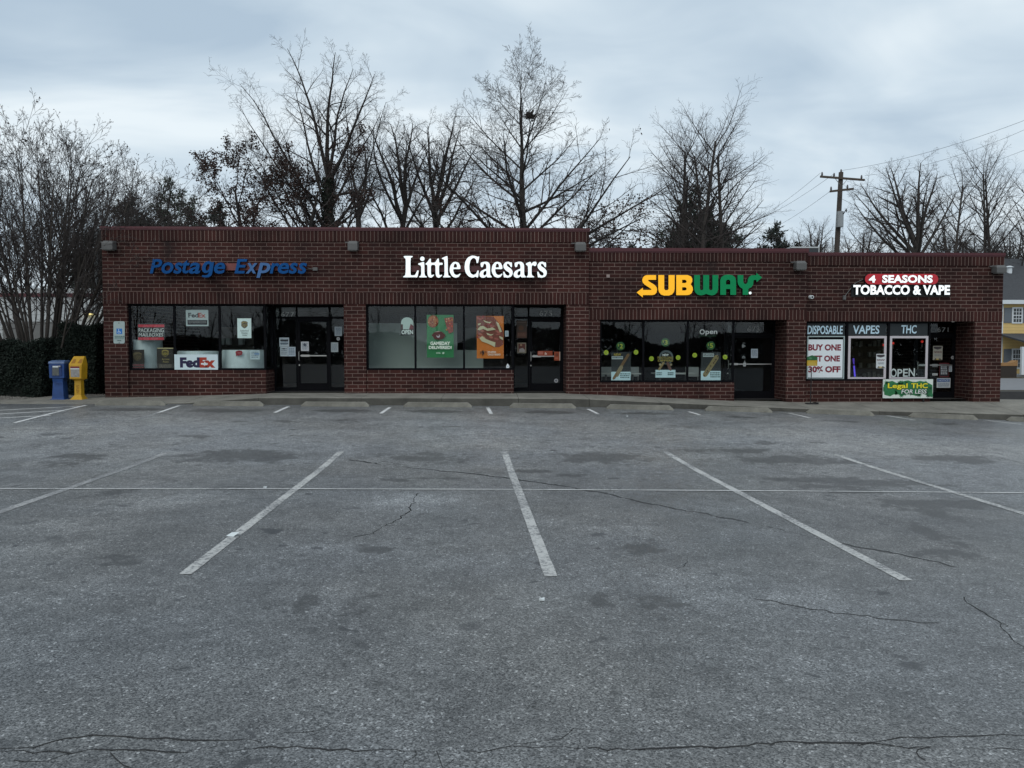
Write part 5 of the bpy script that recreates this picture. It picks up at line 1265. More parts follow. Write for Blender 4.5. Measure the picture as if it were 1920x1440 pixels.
dr = MB().box(a.x, b.x, y0-.018, y0-.002, a.z, b.z).build('door', NBD, nb, bevel=.004)
a, b = U(99, 704, y0), U(111, 689, y0); MB().box(a.x, b.x, y0-.022, y0-.0185, a.z, b.z).build('window', BOXWIN, dr)
a, b = U(99.5, 689, y0), U(110, 686, y0); MB().box(a.x, b.x, y0-.025, y0-.0185, a.z, b.z).build('label_plate', PAPER, dr)
a, b = U(111.5, 688, y0), U(115.5, 685.5, y0); MB().box(a.x, b.x, y0-.06, y0-.0185, a.z, b.z).build('coin_slot', STEEL, dr)
a = U(101, 746, y0)
lettering(nb, 'TIMES', (100.5, 717, 115, 722), y0+.02, NBD)
# yellow
xa, xb = XX(129.5, y0, 700), XX(154, y0, 700); cx = (xa+xb)/2; g0 = zg(cx); hw = (xb-xa)/2
zt = lambda py, px=145: ZZ(py, y0, px)
nb = thing('newspaper_box', 'yellow newspaper box with a sloped top and a red printed window', 'newspaper box', (cx, y0+.2, g0), 'newspaper boxes by the end wall')
MB().loft([ring(xa+.01, xb-.02, y0, y0+.3, zt(711)), ring(xa, xb, y0-.01, y0+.3, zt(683)), ring(xa+.03, xb-.03, y0+.2, y0+.27, zt(668))]).build('body', NY, nb, bevel=.01)
MB().loft([ring(cx-hw*.98, cx+hw*.98, y0-.02, y0+.32, g0), ring(cx-hw*.98, cx+hw*.98, y0-.02, y0+.32, g0+.02), ring(cx-hw*.52, cx+hw*.52, y0+.08, y0+.26, g0+.14), ring(cx-hw*.50, cx+hw*.50, y0+.09, y0+.25, zt(714)), ring(cx-hw*.72, cx+hw*.72, y0+.03, y0+.29, zt(711)-.001)]).build('pedestal', NY, nb, bevel=.008)
a, b = U(131.5, 710, y0), U(152, 685, y0)
dr = MB().box(a.x, b.x, y0-.022, y0-.004, a.z, b.z).build('door', NY, nb, bevel=.005)
a, b = U(133.5, 707, y0), U(149.5, 687, y0); MB().box(a.x, b.x, y0-.026, y0-.0225, a.z, b.z).build('window', mat('clouded_window', (0.26, 0.25, 0.24), 0.25, var=0.5, scale=12), dr)
a, b = U(133, 690.5, y0), U(149.5, 687, y0); MB().box(a.x, b.x, y0-.03, y0-.0265, a.z, b.z).build('red_strip', cm((0.16, 0.02, 0.03)), dr)
a, b = U(133, 692.5, y0), U(149.5, 690.5, y0); MB().box(a.x, b.x, y0-.033, y0-.0265, a.z, b.z).build('white_strip', PAPER, dr)
for px_ in (136.5, 148.5):
    p = U(px_, 681, y0)
    MB().add([(p.x-.055, y0+.01, p.z), (p.x+.055, y0+.01, p.z), (p.x+.03, y0+.115, p.z+.11), (p.x-.03, y0+.115, p.z+.11)], [(0, 1, 2, 3)]).build('printed_mark', NYD, nb)
lt = text_mesh('NEWS', 141, 722, 150, 737, y0+.078)
n = len(lt.vertices); co = np.empty(n*3, np.float32); lt.vertices.foreach_get('co', co); co = co.reshape(-1, 3)
c_ = (co.min(0)+co.max(0))/2; w_, h_ = np.ptp(co[:, 0]), np.ptp(co[:, 2])
nxz = np.stack([c_[0]-(co[:, 2]-c_[2])/h_*w_*.62, co[:, 1], c_[2]+(co[:, 0]-c_[0])/w_*h_], -1)
lt.vertices.foreach_set('co', nxz.astype(np.float32).ravel()); lt.update()
link('lettering', lt, NYD, nb)

# ------------------------------------------------------------------ wheel stops
stops = [(180,312,'weathered dark wheel stop at the far left end of the row'),(363,495,'concrete wheel stop in front of the courier box sign'),(565,693,'concrete wheel stop in front of the first shop door'),(757,885,'concrete wheel stop in front of the green pizza poster'),(955,1080,'concrete wheel stop in front of the pizza shop door'),(1137,1262,'concrete wheel stop in front of the left sandwich shop panes'),(1322,1447,'concrete wheel stop in front of the sandwich shop door'),(1512,1638,'concrete wheel stop in front of the sale poster'),(1705,1832,'concrete wheel stop in front of the vape shop door'),(1890,2016,'concrete wheel stop cut by the right edge of the photo')]
YS = 19.9
L_ = 1.78
def stop_mesh():
    mb = MB(); h = .125; w = .15
    def sec(x, k, zt_): return [(x, -w/2, 0), (x, -w/2*k, zt_), (x, w/2*k, zt_), (x, w/2, 0)]
    mb.loft([sec(-L_/2, .8, .03), sec(-L_/2+.03, .78, .06), sec(-L_/2+.11, .62, h), sec(-.3, .62, h), sec(.3, .62, h-.003), sec(L_/2-.11, .62, h), sec(L_/2-.03, .78, .06), sec(L_/2, .8, .03)])
    me = bpy.data.meshes.new('body'); me.from_pydata(mb.v, [], mb.f); me.update(); return me
sm = stop_mesh(); sm.materials.append(CONC_STOP)
proto = None
for i, (p0_, p1_, lb) in enumerate(stops):
    x0_, x1_ = XX(p0_, YS, 760), XX(p1_, YS, 760); cx = (x0_+x1_)/2
    za, zb_ = float(G(x0_, YS)), float(G(x1_, YS))
    if proto is None:
        t = thing('wheel_stop', lb, 'wheel stop', (0, 0, 0), 'concrete wheel stops along the kerb'); proto = t
        link('body', sm, None, t, bevel=.008)
        for sx in (-.55, .55): MB().tube([(sx, 0, .1), (sx, 0, .1275)], .014, 8).build('steel_pin', BLACK, t)
    else:
        t = copy_tree(proto); t['label'] = lb
    t.location = (cx, YS, (za+zb_)/2-.004); t.rotation_euler = (0, math.atan2(za-zb_, x1_-x0_), rng.uniform(-.014, .014)); t.scale = ((x1_-x0_)/L_, 1, 1)

# litter
p = UG(437, 1005)
t = thing('litter_paper', 'small folded white paper scrap lying on the second stall line', 'litter', p)
MB().add([(p.x-.055, p.y-.03, p.z+.008), (p.x+.02, p.y-.05, p.z+.006), (p.x+.045, p.y+.03, p.z+.03), (p.x-.03, p.y+.05, p.z+.022), (p.x+.07, p.y-.01, p.z+.045)], [(0, 1, 2, 3), (1, 4, 2)]).build('sheet', PAPER, t)
for px_, py_, lb in ((1016, 1126, 'white scrap of litter right of the middle stall line'), (1176, 781, 'white scrap of litter near the kerb by the sandwich shop'), (497, 915, 'white scrap of litter at the long cross line')):
    p = UG(px_, py_)
    t = thing('litter_scrap', lb, 'litter', p, 'scraps of litter on the asphalt')
    MB().loft([[(p.x-.018, p.y-.012, p.z+.004), (p.x+.018, p.y-.015, p.z+.004), (p.x+.016, p.y+.012, p.z+.004), (p.x-.02, p.y+.012, p.z+.004)], [(p.x-.02, p.y-.012, p.z+.02), (p.x+.016, p.y-.01, p.z+.012), (p.x+.02, p.y+.015, p.z+.018), (p.x-.015, p.y+.01, p.z+.014)]]).build('scrap', PAPER, t)

# rooftop unit
a, b = U(1513, 474, 29), U(1536.5, 463.5, 29)
t = thing('rooftop_unit', 'dark rooftop unit with a pale edge behind the parapet step', 'rooftop unit', ((a.x+b.x)/2, 29.5, zC(502)))
MB().box(a.x-.6, b.x-.03, 29.02, 30, zC(502), b.z-.03).build('cabinet', mat('unit_dark', (0.03, 0.035, 0.04), 0.5), t)
MB().box(a.x-.62, b.x, 29, 30.02, b.z-.03, b.z+.02).box(b.x-.03, b.x, 29, 29.05, zC(502), b.z-.03).build('edge_trim', mat('unit_trim', (0.5, 0.52, 0.52), 0.5), t)

# ------------------------------------------------------------------ power pole and wires
YPo = 45.0
WOOD = mat('pole_wood', (0.045, 0.036, 0.030), 0.9, var=0.3, scale=3)
pt, pb_ = U(1577, 323, YPo), U(1569, 470, YPo)
dirp = (pt-pb_).normalized()
base = pb_ + dirp*((-.3-pb_.z)/dirp.z)
pole = thing('utility_pole', 'wooden utility pole with two crossarms behind the vape shop', 'utility pole', base)
MB().tube([base, pt], [.19, .13], 12).build('pole', WOOD, pole, True)
def arm(x0, y0_, x1, y1_, dy):
    a, b = U(x0, y0_, YPo-.2), U(x1, y1_, YPo-.2+dy)
    d = .055
    MB().loft([[(a.x, a.y-d, a.z-d), (a.x, a.y+d, a.z-d), (a.x, a.y+d, a.z+d), (a.x, a.y-d, a.z+d)], [(b.x, b.y-d, b.z-d), (b.x, b.y+d, b.z-d), (b.x, b.y+d, b.z+d), (b.x, b.y-d, b.z+d)]]).build('crossarm', mat('arm_wood', (0.075, 0.058, 0.045), 0.9), pole)
    return a, b
a1, b1 = arm(1538, 331, 1621, 337.5, .1)
a2, b2 = arm(1556, 359, 1600, 354, -.8)
INS = mat('insulator', (0.05, 0.045, 0.05), 0.3)
def ins(p): MB().tube([p+Vector((0, 0, .05)), p+Vector((0, 0, .1)), p+Vector((0, 0, .2)), p+Vector((0, 0, .27))], [.02, .06, .05, .03], 8).build('insulator', INS, pole)
for q in (.04, .31, .93): ins(a1.lerp(b1, q))
for q in (.05, .75): ins(a2.lerp(b2, q))
ins(pt-Vector((0, 0, .1)))
for q, dz_ in ((.32, -.75), (.62, -.75)):
    p = a1.lerp(b1, q); MB().tube([p, pt+Vector((0, -.1, dz_-.1))], .018, 5).build('brace', STEEL, pole)
p = U(1575, 408, YPo-.3); MB().loft([[(p.x+.2*math.cos(k*.628), p.y+.2*math.sin(k*.628), p.z+z) for k in range(10)] for z in (-.55, .35)]).build('transformer', mat('transformer_grey', (0.28, 0.30, 0.31), 0.5), pole)
p = U(1582, 400, YPo-.5); MB().tube([p+Vector((-.1, .2, -.2)), p, p+Vector((.15, 0, .25)), p+Vector((.2, .1, .1))], .03, 6).build('cutout', BLACK, pole)
p0_, p1_ = U(1561, 445, YPo-.3), U(1562, 480, YPo-.3); MB().tube([p0_, p1_], .05, 8).build('conduit', mat('conduit_grey', (0.32, 0.34, 0.35), 0.5), pole)
WIRE = mat('wire_dark', (0.02, 0.02, 0.022), 0.6)
def wire(A, B, sag, label, r=.012):
    n = 24; pts = [A.lerp(B, k/n)-Vector((0, 0, sag*4*(k/n)*(1-k/n))) for k in range(n+1)]
    o = MB().tube(pts, r, 4).build('power_line', WIRE)
    tag(o, label, 'power line', 'power lines from the utility pole')
wire(pt+Vector((0, 0, .1)), U(2100, 150, 33), .55, 'highest power line running right from the pole top', .008)
wire(b1+Vector((0, 0, .25)), U(2100, 152, 33.2), .75, 'power line just under the highest one right of the pole', .007)
wire(U(1600, 355, YPo), U(2080, 208, 34), .8, 'lower power line running right through the tree top', .007)
wire(a1+Vector((0, 0, .2)), U(1370, 412, 120), 1.2, 'highest power line running left from the crossarm', .011)
wire(a1.lerp(b1, .3)+Vector((0, 0, .2)), U(1370, 418, 121), 1.0, 'middle power line running left from the crossarm', .011)
wire(a2, U(1370, 440, 118), 1.2, 'lowest power line running left from the lower crossarm', .011)
wire(b2, U(1790, 405, 60), .6, 'dark service wire running from the lower crossarm into the trees', .012)
wire(U(1577, 372, YPo), U(1770, 415, 58), .6, 'dark service wire just below the lower crossarm', .010)
wire(U(1760, 470, 40), U(2060, 428, 36), .3, 'low black cable over the right parapet', .012)

# ------------------------------------------------------------------ yellow house on the right
YHs = 50.0
def siding(name, c, pitch, rough=.7):
    m = bpy.data.materials.new(name); nt, b = nodes(m); N = nt.nodes; L = nt.links
    t = N.new('ShaderNodeTexCoord'); s = N.new('ShaderNodeSeparateXYZ'); L.new(t.outputs['Object'], s.inputs[0])
    w = N.new('ShaderNodeMath'); w.operation = 'FRACT'; d = N.new('ShaderNodeMath'); d.operation = 'DIVIDE'; L.new(s.outputs[2], d.inputs[0]); d.inputs[1].default_value = pitch; L.new(d.outputs[0], w.inputs[0])
    r = N.new('ShaderNodeMapRange'); r.inputs[1].default_value = 0; r.inputs[2].default_value = .12; L.new(w.outputs[0], r.inputs[0])
    n = N.new('ShaderNodeTexNoise'); n.inputs['Scale'].default_value = 1.5; n.inputs['Detail'].default_value = 4; L.new(t.outputs['Object'], n.inputs['Vector'])
    x = N.new('ShaderNodeMix'); x.data_type = 'RGBA'; L.new(n.outputs['Fac'], x.inputs[0]); x.inputs[6].default_value = (*[v*.85 for v in c], 1); x.inputs[7].default_value = (*[v*1.12 for v in c], 1)
    y = N.new('ShaderNodeMix'); y.data_type = 'RGBA'; L.new(r.outputs[0], y.inputs[0]); y.inputs[6].default_value = (*[v*.45 for v in c], 1); L.new(x.outputs[2], y.inputs[7])
    L.new(y.outputs[2], b.inputs['Base Color']); b.inputs['Roughness'].default_value = rough
    bp = N.new('ShaderNodeBump'); bp.inputs['Strength'].default_value = .6; bp.inputs['Distance'].default_value = .02; L.new(w.outputs[0], bp.inputs['Height']); L.new(bp.outputs[0], b.inputs['Normal'])
    return m
SIDY = siding('yellow_siding', (0.72, 0.51, 0.20), .2)
SHING = mat('grey_shingles', (0.055, 0.058, 0.064), 0.9, var=0.4, scale=9, bump=.5, bscale=12)
TRIM = mat('white_trim', (0.66, 0.70, 0.72), 0.5, var=.05)
SHUT = mat('grey_shutter', (0.13, 0.15, 0.17), 0.7)
HG = .05
hx0 = XX(1878, YHs, 600); hx1 = hx0+14
ze = ZZ(566, YHs, 1900); zr = ZZ(488, YHs+4.5, 1900)
hs_ = thing('house', 'yellow two storey house with a dark shingle roof and white windows right of the shops', 'house', ((hx0+hx1)/2, YHs+4, HG))
hw_ = MB().box(hx0, hx1, YHs, YHs+9, HG-.5, ze)
hw_.add([(hx0, YHs, ze), (hx0, YHs+9, ze), (hx0, YHs+4.5, zr-.1), (hx1, YHs, ze), (hx1, YHs+9, ze), (hx1, YHs+4.5, zr-.1)], [(0, 2, 1), (3, 4, 5)])
hw_.build('wall', SIDY, hs_)
rf = MB()
for sgn, ya, yb_ in ((1, YHs-.35, YHs+4.5), (-1, YHs+9.35, YHs+4.5)):
    z0_ = ze-.05
    rf.add([(hx0-.3, ya, z0_), (hx1+.3, ya, z0_), (hx1+.3, yb_, zr), (hx0-.3, yb_, zr), (hx0-.3, ya, z0_+.12), (hx1+.3, ya, z0_+.12), (hx1+.3, yb_, zr+.12), (hx0-.3, yb_, zr+.12)], [(0, 1, 2, 3), (7, 6, 5, 4), (0, 4, 5, 1), (0, 3, 7, 4), (1, 5, 6, 2)])
rfo = rf.build('roof', SHING, hs_)
MB().box(hx0-.32, hx1+.32, YHs-.42, YHs-.352, ze-.16, ze+.1).build('fascia', TRIM, hs_)
MB().box(hx0-.02, hx0+.1, YHs-.02, YHs+.1, HG, ze-.02).build('corner_board', TRIM, hs_)
p = U(1886, 504, YHs+3.2); MB().tube([(p.x, p.y-.35, p.z-.5), (p.x, p.y-.35, p.z+.06)], .18, 12).tube([(p.x, p.y-.35, p.z+.06), (p.x, p.y-.35, p.z+.16)], [.3, .12], 12).build('roof_vent', TRIM, hs_)
# porch
zp0, zp1 = ZZ(628, YHs, 1900), ZZ(643, YHs-2.4, 1900)
MB().add([(hx0-.2, YHs-2.6, zp1), (hx1, YHs-2.6, zp1), (hx1, YHs-.01, zp0), (hx0-.2, YHs-.01, zp0), (hx0-.2, YHs-2.6, zp1+.1), (hx1, YHs-2.6, zp1+.1), (hx1, YHs-.01, zp0+.1), (hx0-.2, YHs-.01, zp0+.1)], [(3, 2, 1, 0), (4, 5, 6, 7), (0, 1, 5, 4), (0, 4, 7, 3)]).build('porch_roof', SHING, hs_)
MB().box(hx0-.22, hx1, YHs-2.66, YHs-2.602, zp1-.24, zp1+.12).build('fascia', TRIM, hs_)
zpf = ZZ(703, YHs-2.6, 1900)
MB().box(hx0-.2, hx1, YHs-2.7, YHs-.01, HG-.6, zpf).build('porch_floor', mat('porch_grey', (0.36, 0.37, 0.37), .8), hs_)
MB().box(hx0-.3, hx1, YHs-3.0, YHs-2.71, HG-.6, zpf-.1).build('brick_base', mat('brown_brick', (0.15, 0.10, 0.085), .9, var=.4, scale=6), hs_)
for k in range(4):
    x = XX(1916.5, YHs-2.5, 680)+k*3.2
    MB().box(x-.09, x+.09, YHs-2.6, YHs-2.42, zpf, zp1-.241).build('porch_post', TRIM, hs_)
def house_window(x, z0_, w, h):
    MB().box(x-.09, x+w+.09, YHs-.06, YHs+.02, z0_-.09, z0_+h+.09).build('window', TRIM, hs_)
    f = hs_.children[-1]
    MB().box(x, x+w, YHs-.068, YHs-.061, z0_, z0_+h/2-.03).box(x, x+w, YHs-.068, YHs-.061, z0_+h/2+.03, z0_+h).build('pane', mat('window_dark', (0.02, 0.025, 0.03), .08), f)
    g = MB()
    for q in (1/3, 2/3): g.box(x+w*q-.015, x+w*q+.015, YHs-.074, YHs-.069, z0_, z0_+h)
    for q in (.25, .75): g.box(x, x+w, YHs-.0745, YHs-.0695, z0_+h*q-.015, z0_+h*q+.015)
    g.build('glazing_bar', TRIM, f)
    for sx in (x-.62, x+w+.12):
        MB().box(sx, sx+.5, YHs-.05, YHs-.002, z0_-.05, z0_+h+.05).build('shutter', SHUT, hs_)
a, b = U(1899, 604, YHs), U(1914.5, 578.5, YHs)
for k in range(3): house_window(a.x+k*3.4, a.z, b.x-a.x, b.z-a.z)
a, b = U(1898, 689, YHs), U(1912.5, 656, YHs)
for k in range(3): house_window(a.x+k*3.4, a.z, b.x-a.x, b.z-a.z)
# planter bench on the porch
yq = YHs-3.4
a, b = U(1876, 703, yq), U(1907, 677, yq)
t = thing('wooden_box', 'brown wooden bin with a sloping light wood top in front of the house porch', 'wooden bin', ((a.x+b.x)/2, yq, HG))
MB().box(a.x, b.x, yq, yq+.5, HG-.1, b.z-.3).build('body', mat('dark_bin_wood', (0.03, 0.022, 0.016), .8), t)
MB().prism([(a.x-.03, b.z-.3), (b.x+.03, b.z-.3), (b.x+.03, b.z+.05), (b.x-.3, b.z-.1), (a.x-.03, b.z-.12)], yq-.03, yq+.53).build('lid', mat('light_bin_wood', (0.30, 0.16, 0.06), .7, var=.25), t)

# ------------------------------------------------------------------ white building on the left
YW = 40.0
a, b = U(-150, 720, YW), U(330, 541, YW)
wbm = siding('white_panel_wall', (0.52, 0.54, 0.54), .32)
wb = thing('warehouse', 'white sided low building with a dark red stripe behind the big shrub', 'building', ((a.x+b.x)/2, YW+4, 0))
MB().box(a.x-6, b.x, YW, YW+10, -.5, b.z).build('wall', wbm, wb)
z0_, z1_ = ZZ(557, YW, 150), ZZ(550, YW, 150)
MB().box(a.x-6, b.x, YW-.04, YW-.001, z0_, z1_).build('stripe', COPING, wb)
p, q = U(8, 690, YW), U(112, 603, YW)
MB().box(p.x, q.x, YW-.05, YW-.001, -.4, q.z).build('door', mat('roller_door_grey', (0.16, 0.16, 0.155), .7), wb)
p, q = U(160, 590, YW), U(176, 581, YW)
wl = MB().box(p.x, q.x, YW-.3, YW-.001, p.z+.06, q.z).build('wall_lamp', LAMPM, wb)
MB().box(p.x+.03, q.x-.03, YW-.28, YW-.05, p.z, p.z+.058).build('glowing_lens', mat('warm_glow', (0.9, 0.75, 0.3), .4, emit=1.2), wl)
# pale pole beside the corner
Yp = 27.0
p0_, p1_ = U(180, 402, Yp), U(181, 660, Yp)
t = thing('metal_pole', 'thin pale metal pole standing behind the left end of the shops', 'pole', (p1_.x, Yp, .3))
MB().tube([(p1_.x, Yp, .3), (p0_.x, Yp, p0_.z)], [.06, .05], 10).build('shaft', mat('galvanised', (0.34, 0.36, 0.37), .5, var=.5, scale=7), t)
MB().tube([(p0_.x, Yp, p0_.z), (p0_.x, Yp, p0_.z+.05)], .06, 10).build('cap', LAMPM, t)
MB().box(p1_.x-.14, p1_.x+.14, Yp-.14, Yp+.14, .2, .36).build('base_plate', LAMPM, t)

# ------------------------------------------------------------------ trees
def bark(name, c):
    return mat(name, c, 0.95, 0, 0.35, 5)
BARK_D = bark('bark_dark', (0.030, 0.025, 0.022)); BARK_M = bark('bark_mid', (0.055, 0.047, 0.042)); BARK_P = bark('bark_pale', (0.085, 0.072, 0.062))
TWIG_D = bark('twig_dark', (0.050, 0.041, 0.038)); TWIG_M = bark('twig_mid', (0.060, 0.048, 0.045))
DEADLEAF = mat('dead_leaf', (0.038, 0.019, 0.014), 0.9, 0, 0.6, 3); IVY = mat('ivy_leaf', (0.012, 0.020, 0.010), 0.8, 0, 0.5, 4)
POD = mat('seed_pod', (0.022, 0.017, 0.014), 0.95, 0, 0.4, 6)
PINE = mat('pine_needle', (0.030, 0.047, 0.028), 0.85, 0, 0.5, 1.5); PINE_D = mat('pine_needle_dark', (0.014, 0.021, 0.015), 0.85, 0, 0.5, 1.5)
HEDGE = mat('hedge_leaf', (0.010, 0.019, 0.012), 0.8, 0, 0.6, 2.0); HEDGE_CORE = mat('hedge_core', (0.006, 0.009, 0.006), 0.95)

def _norm(v):
    l = math.sqrt(v[0]*v[0]+v[1]*v[1]+v[2]*v[2]) or 1.0
    return (v[0]/l, v[1]/l, v[2]/l)
def _turn(d, ang, az):
    """direction at angle ang from d, azimuth az"""
    a = (0, 0, 1) if abs(d[2]) < .95 else (1, 0, 0)
    u = _norm((d[1]*a[2]-d[2]*a[1], d[2]*a[0]-d[0]*a[2], d[0]*a[1]-d[1]*a[0]))
    v = (d[1]*u[2]-d[2]*u[1], d[2]*u[0]-d[0]*u[2], d[0]*u[1]-d[1]*u[0])
    c, s = math.cos(ang), math.sin(ang); cu, sv = math.cos(az)*s, math.sin(az)*s
    return (d[0]*c+u[0]*cu+v[0]*sv, d[1]*c+u[1]*cu+v[1]*sv, d[2]*c+u[2]*cu+v[2]*sv)
def grow(rg, p, d, L, r, lvl, P, out):
    q = P[lvl]
    n = q['seg']; st = L/n
    pts = [p]; rad = [r]; dirs = [d]
    tip = q.get('tip', .25)
    for i in range(n):
        w = q['wig']; t = q['trop']
        d = _norm((d[0]+rg.gauss(0, w), d[1]+rg.gauss(0, w), d[2]+rg.gauss(0, w)+t))
        p = (p[0]+d[0]*st, p[1]+d[1]*st, p[2]+d[2]*st)
        pts.append(p); rad.append(max(r*(1-(1-tip)*(i+1)/n), .004)); dirs.append(d)
    out[lvl].append((pts, rad))
    if lvl+1 >= len(P): return
    c = P[lvl+1]
    nc = q['kids']
    if isinstance(nc, float):          # per metre
        nc = int(nc*L+rg.random())
    az = rg.uniform(0, 6.28)
    f0 = q['f0']
    for k in range(nc):
        f = f0+(1-f0)*(k+rg.random())/nc
        x = min(f*n, n-1e-6); i = int(x); e = x-i
        a, b = pts[i], pts[i+1]
        sp = (a[0]+(b[0]-a[0])*e, a[1]+(b[1]-a[1])*e, a[2]+(b[2]-a[2])*e)
        rr = rad[i]+(rad[i+1]-rad[i])*e
        az += 2.4+rg.gauss(0, .5)
        ang = R(q['ang'](f) if callable(q['ang']) else q['ang'])*rg.uniform(.75, 1.25)
        ll = q['len'](f) if callable(q['len']) else q['len']*L*(1.1-.65*f)
        ll *= rg.uniform(.7, 1.2)
        grow(rg, sp, _turn(dirs[i], ang, az), ll, min(rr*q.get('rk', .55), ll*.035+.004), lvl+1, P, out)
def tubes(out, lvls, sides, rscale=1.0):
    V, Fq, o = [], [], 0
    for lv in lvls:
        if not out[lv]: continue
        pt = np.array([b[0] for b in out[lv]], np.float64); rd = np.array([b[1] for b in out[lv]])*rscale
        n, k, _ = pt.shape; s = sides[lv]
        d = np.empty_like(pt); d[:, 1:-1] = pt[:, 2:]-pt[:, :-2]; d[:, 0] = pt[:, 1]-pt[:, 0]; d[:, -1] = pt[:, -1]-pt[:, -2]
        d /= np.linalg.norm(d, axis=2, keepdims=True)+1e-9
        ref = np.where(np.abs(d[:, :1, 2:3]) < .9, np.array([0, 0, 1.]), np.array([1., 0, 0]))
        u = np.cross(d, np.broadcast_to(ref, d.shape)); u /= np.linalg.norm(u, axis=2, keepdims=True)+1e-9
        v = np.cross(d, u)
        a = np.arange(s)*2*np.pi/s
        ring_ = pt[:, :, None, :]+rd[:, :, None, None]*(np.cos(a)[None, None, :, None]*u[:, :, None, :]+np.sin(a)[None, None, :, None]*v[:, :, None, :])
        V.append(ring_.reshape(-1, 3))
        ii = (np.arange(n*k*s)+o).reshape(n, k, s); jj = np.roll(ii, -1, 2)
        Fq.append(np.stack([ii[:, :-1], jj[:, :-1], jj[:, 1:], ii[:, 1:]], -1).reshape(-1, 4))
        o += n*k*s
    return np.concatenate(V), np.concatenate(Fq)
def qmesh(name, V, Fq):
    me = bpy.data.meshes.new(name)
    me.vertices.add(len(V)); me.vertices.foreach_set('co', V.astype(np.float32).ravel())
    me.loops.add(Fq.size); me.loops.foreach_set('vertex_index', Fq.astype(np.int32).ravel())
    me.polygons.add(len(Fq)); me.polygons.foreach_set('loop_start', np.arange(0, Fq.size, Fq.shape[1], dtype=np.int32))
    me.polygons.foreach_set('loop_total', np.full(len(Fq), Fq.shape[1], np.int32))
    me.update(calc_edges=True)
    return me
def leaves(pos, size, seed, droop=0.0, aspect=.6):
    g = np.random.default_rng(seed); n = len(pos); P_ = np.array(pos)
    a = g.normal(size=(n, 3)); a[:, 2] -= droop; a /= np.linalg.norm(a, axis=1, keepdims=True)
    b = np.cross(a, g.normal(size=(n, 3))); b /= np.linalg.norm(b, axis=1, keepdims=True)+1e-9
    s = size*g.uniform(.6, 1.3, (n, 1))
    V = np.stack([P_, P_+a*s*.5+b*s*aspect*.5, P_+a*s, P_+a*s*.5-b*s*aspect*.5], 1).reshape(-1, 3)
    return V, np.arange(4*n).reshape(n, 4)
def loc_link(name, me, m, root):
    o = bpy.data.objects.new(name, me); col.objects.link(o); me.materials.append(m); o.parent = root
    return o
def build_tree(name, label, loc, out, lvT, lvC, sides, mT, mC, lv=None, mL=None, group=None, cat='tree', rs=1.0, leafname='leaves'):
    t = thing(name, label, cat, loc, group)
    loc_link('trunk', qmesh('trunk', *tubes(out, lvT, sides, rs)), mT, t)
    loc_link('crown', qmesh('crown', *tubes(out, lvC, sides, rs)), mC, t)
    if lv is not None: loc_link(leafname, qmesh(leafname, *lv), mL, t)
    return t
def place(root, px, Y, label, rz, s, sz=None, zb=-.4, lean=(0, 0)):
    c = copy_tree(root); c.location = (XX(px, Y, 440), Y, zb); c.rotation_euler = (lean[0], lean[1], rz); c.scale = (s, s, sz or s); c['label'] = label
    return c
SIDES = [10, 6, 4, 3, 3]
def pick(out, lvls, cond, n, rg):
    c = []
    for l in lvls:
        for pts, _ in out[l]:
            for a in pts[1:]:
                if cond(a): c.append(a)
    rg.shuffle(c)
    res = []
    for i in range(n):
        a = c[i % len(c)]
        res.append((a[0]+rg.gauss(0, .08), a[1]+rg.gauss(0, .08), a[2]+rg.gauss(0, .08)))
    return res
BG = 'bare trees behind the shops'
# --- the big tree with an ivy covered trunk
Yt = 40.0
def H_(py, Y): return ZZ(py, Y, 960)+.4
rg = random.Random(21)
h = H_(62, Yt)
out = [[] for _ in range(5)]
P = [dict(seg=14, wig=.014, trop=.03, kids=8, f0=.5, ang=60, len=lambda f: 3.0, rk=.35, tip=.62),
     dict(seg=9, wig=.06, trop=.016, kids=11, f0=.2, ang=44, len=.40, rk=.52, tip=.12),
     dict(seg=6, wig=.11, trop=.012, kids=8, f0=.12, ang=46, len=.48, rk=.55, tip=.22),
     dict(seg=4, wig=.13, trop=.012, kids=5, f0=.1, ang=46, len=.55, tip=.35),
     dict(seg=3, wig=.14, trop=.03, kids=0, f0=0, ang=0, len=0, tip=.5)]
grow(rg, (0, 0, 0), (-.02, 0, 1), h*.60, .36, 0, P, out)
tp, tr_ = out[0][0]
TX = XX(619, Yt, 420)
for hf, qx, qy, dd, r0 in ((.30, 395, 335, -1, .10), (.34, 430, 255, 1.5, .12), (.40, 470, 175, -1.5, .13), (.50, 525, 120, 1, .15), (.595, 560, 75, -.6, .17), (.60, 616, 66, .5, .20), (.598, 655, 95, .8, .15), (.585, 695, 120, -.8, .17), (.50, 735, 180, 1, .13), (.44, 768, 195, -1, .12), (.37, 735, 270, 1.2, .11), (.30, 720, 330, -2, .09), (.46, 600, 200, 4.5, .12), (.40, 560, 240, 5, .11), (.28, 455, 395, 2, .09), (.36, 448, 210, 2.5, .14), (.44, 490, 150, -2.5, .14), (.32, 408, 300, -2, .13), (.38, 520, 250, 3, .12)):
    f = hf*h/(h*.60)*14; k_ = min(int(f), 13); st_ = tuple(tp[k_][a]+(tp[k_+1][a]-tp[k_][a])*min(f-k_, 1) for a in range(3))
    e_ = U(qx, qy, Yt); e_ = (e_.x-TX, dd, e_.z+.4); r0 *= .68
    ch = (e_[0]-st_[0], e_[1]-st_[1], e_[2]-st_[2]); ln = math.sqrt(sum(v*v for v in ch))
    grow(rg, st_, _norm((ch[0], ch[1], ch[2]-.10*ln)), ln*.92, r0, 1, P, out)
tr = build_tree('bare_tree', 'tallest bare tree with a dark ivy covered trunk left of centre', (TX, Yt, -.4), out, [0, 1], [2, 3, 4], SIDES, BARK_D, TWIG_D, group=BG)
iv = []
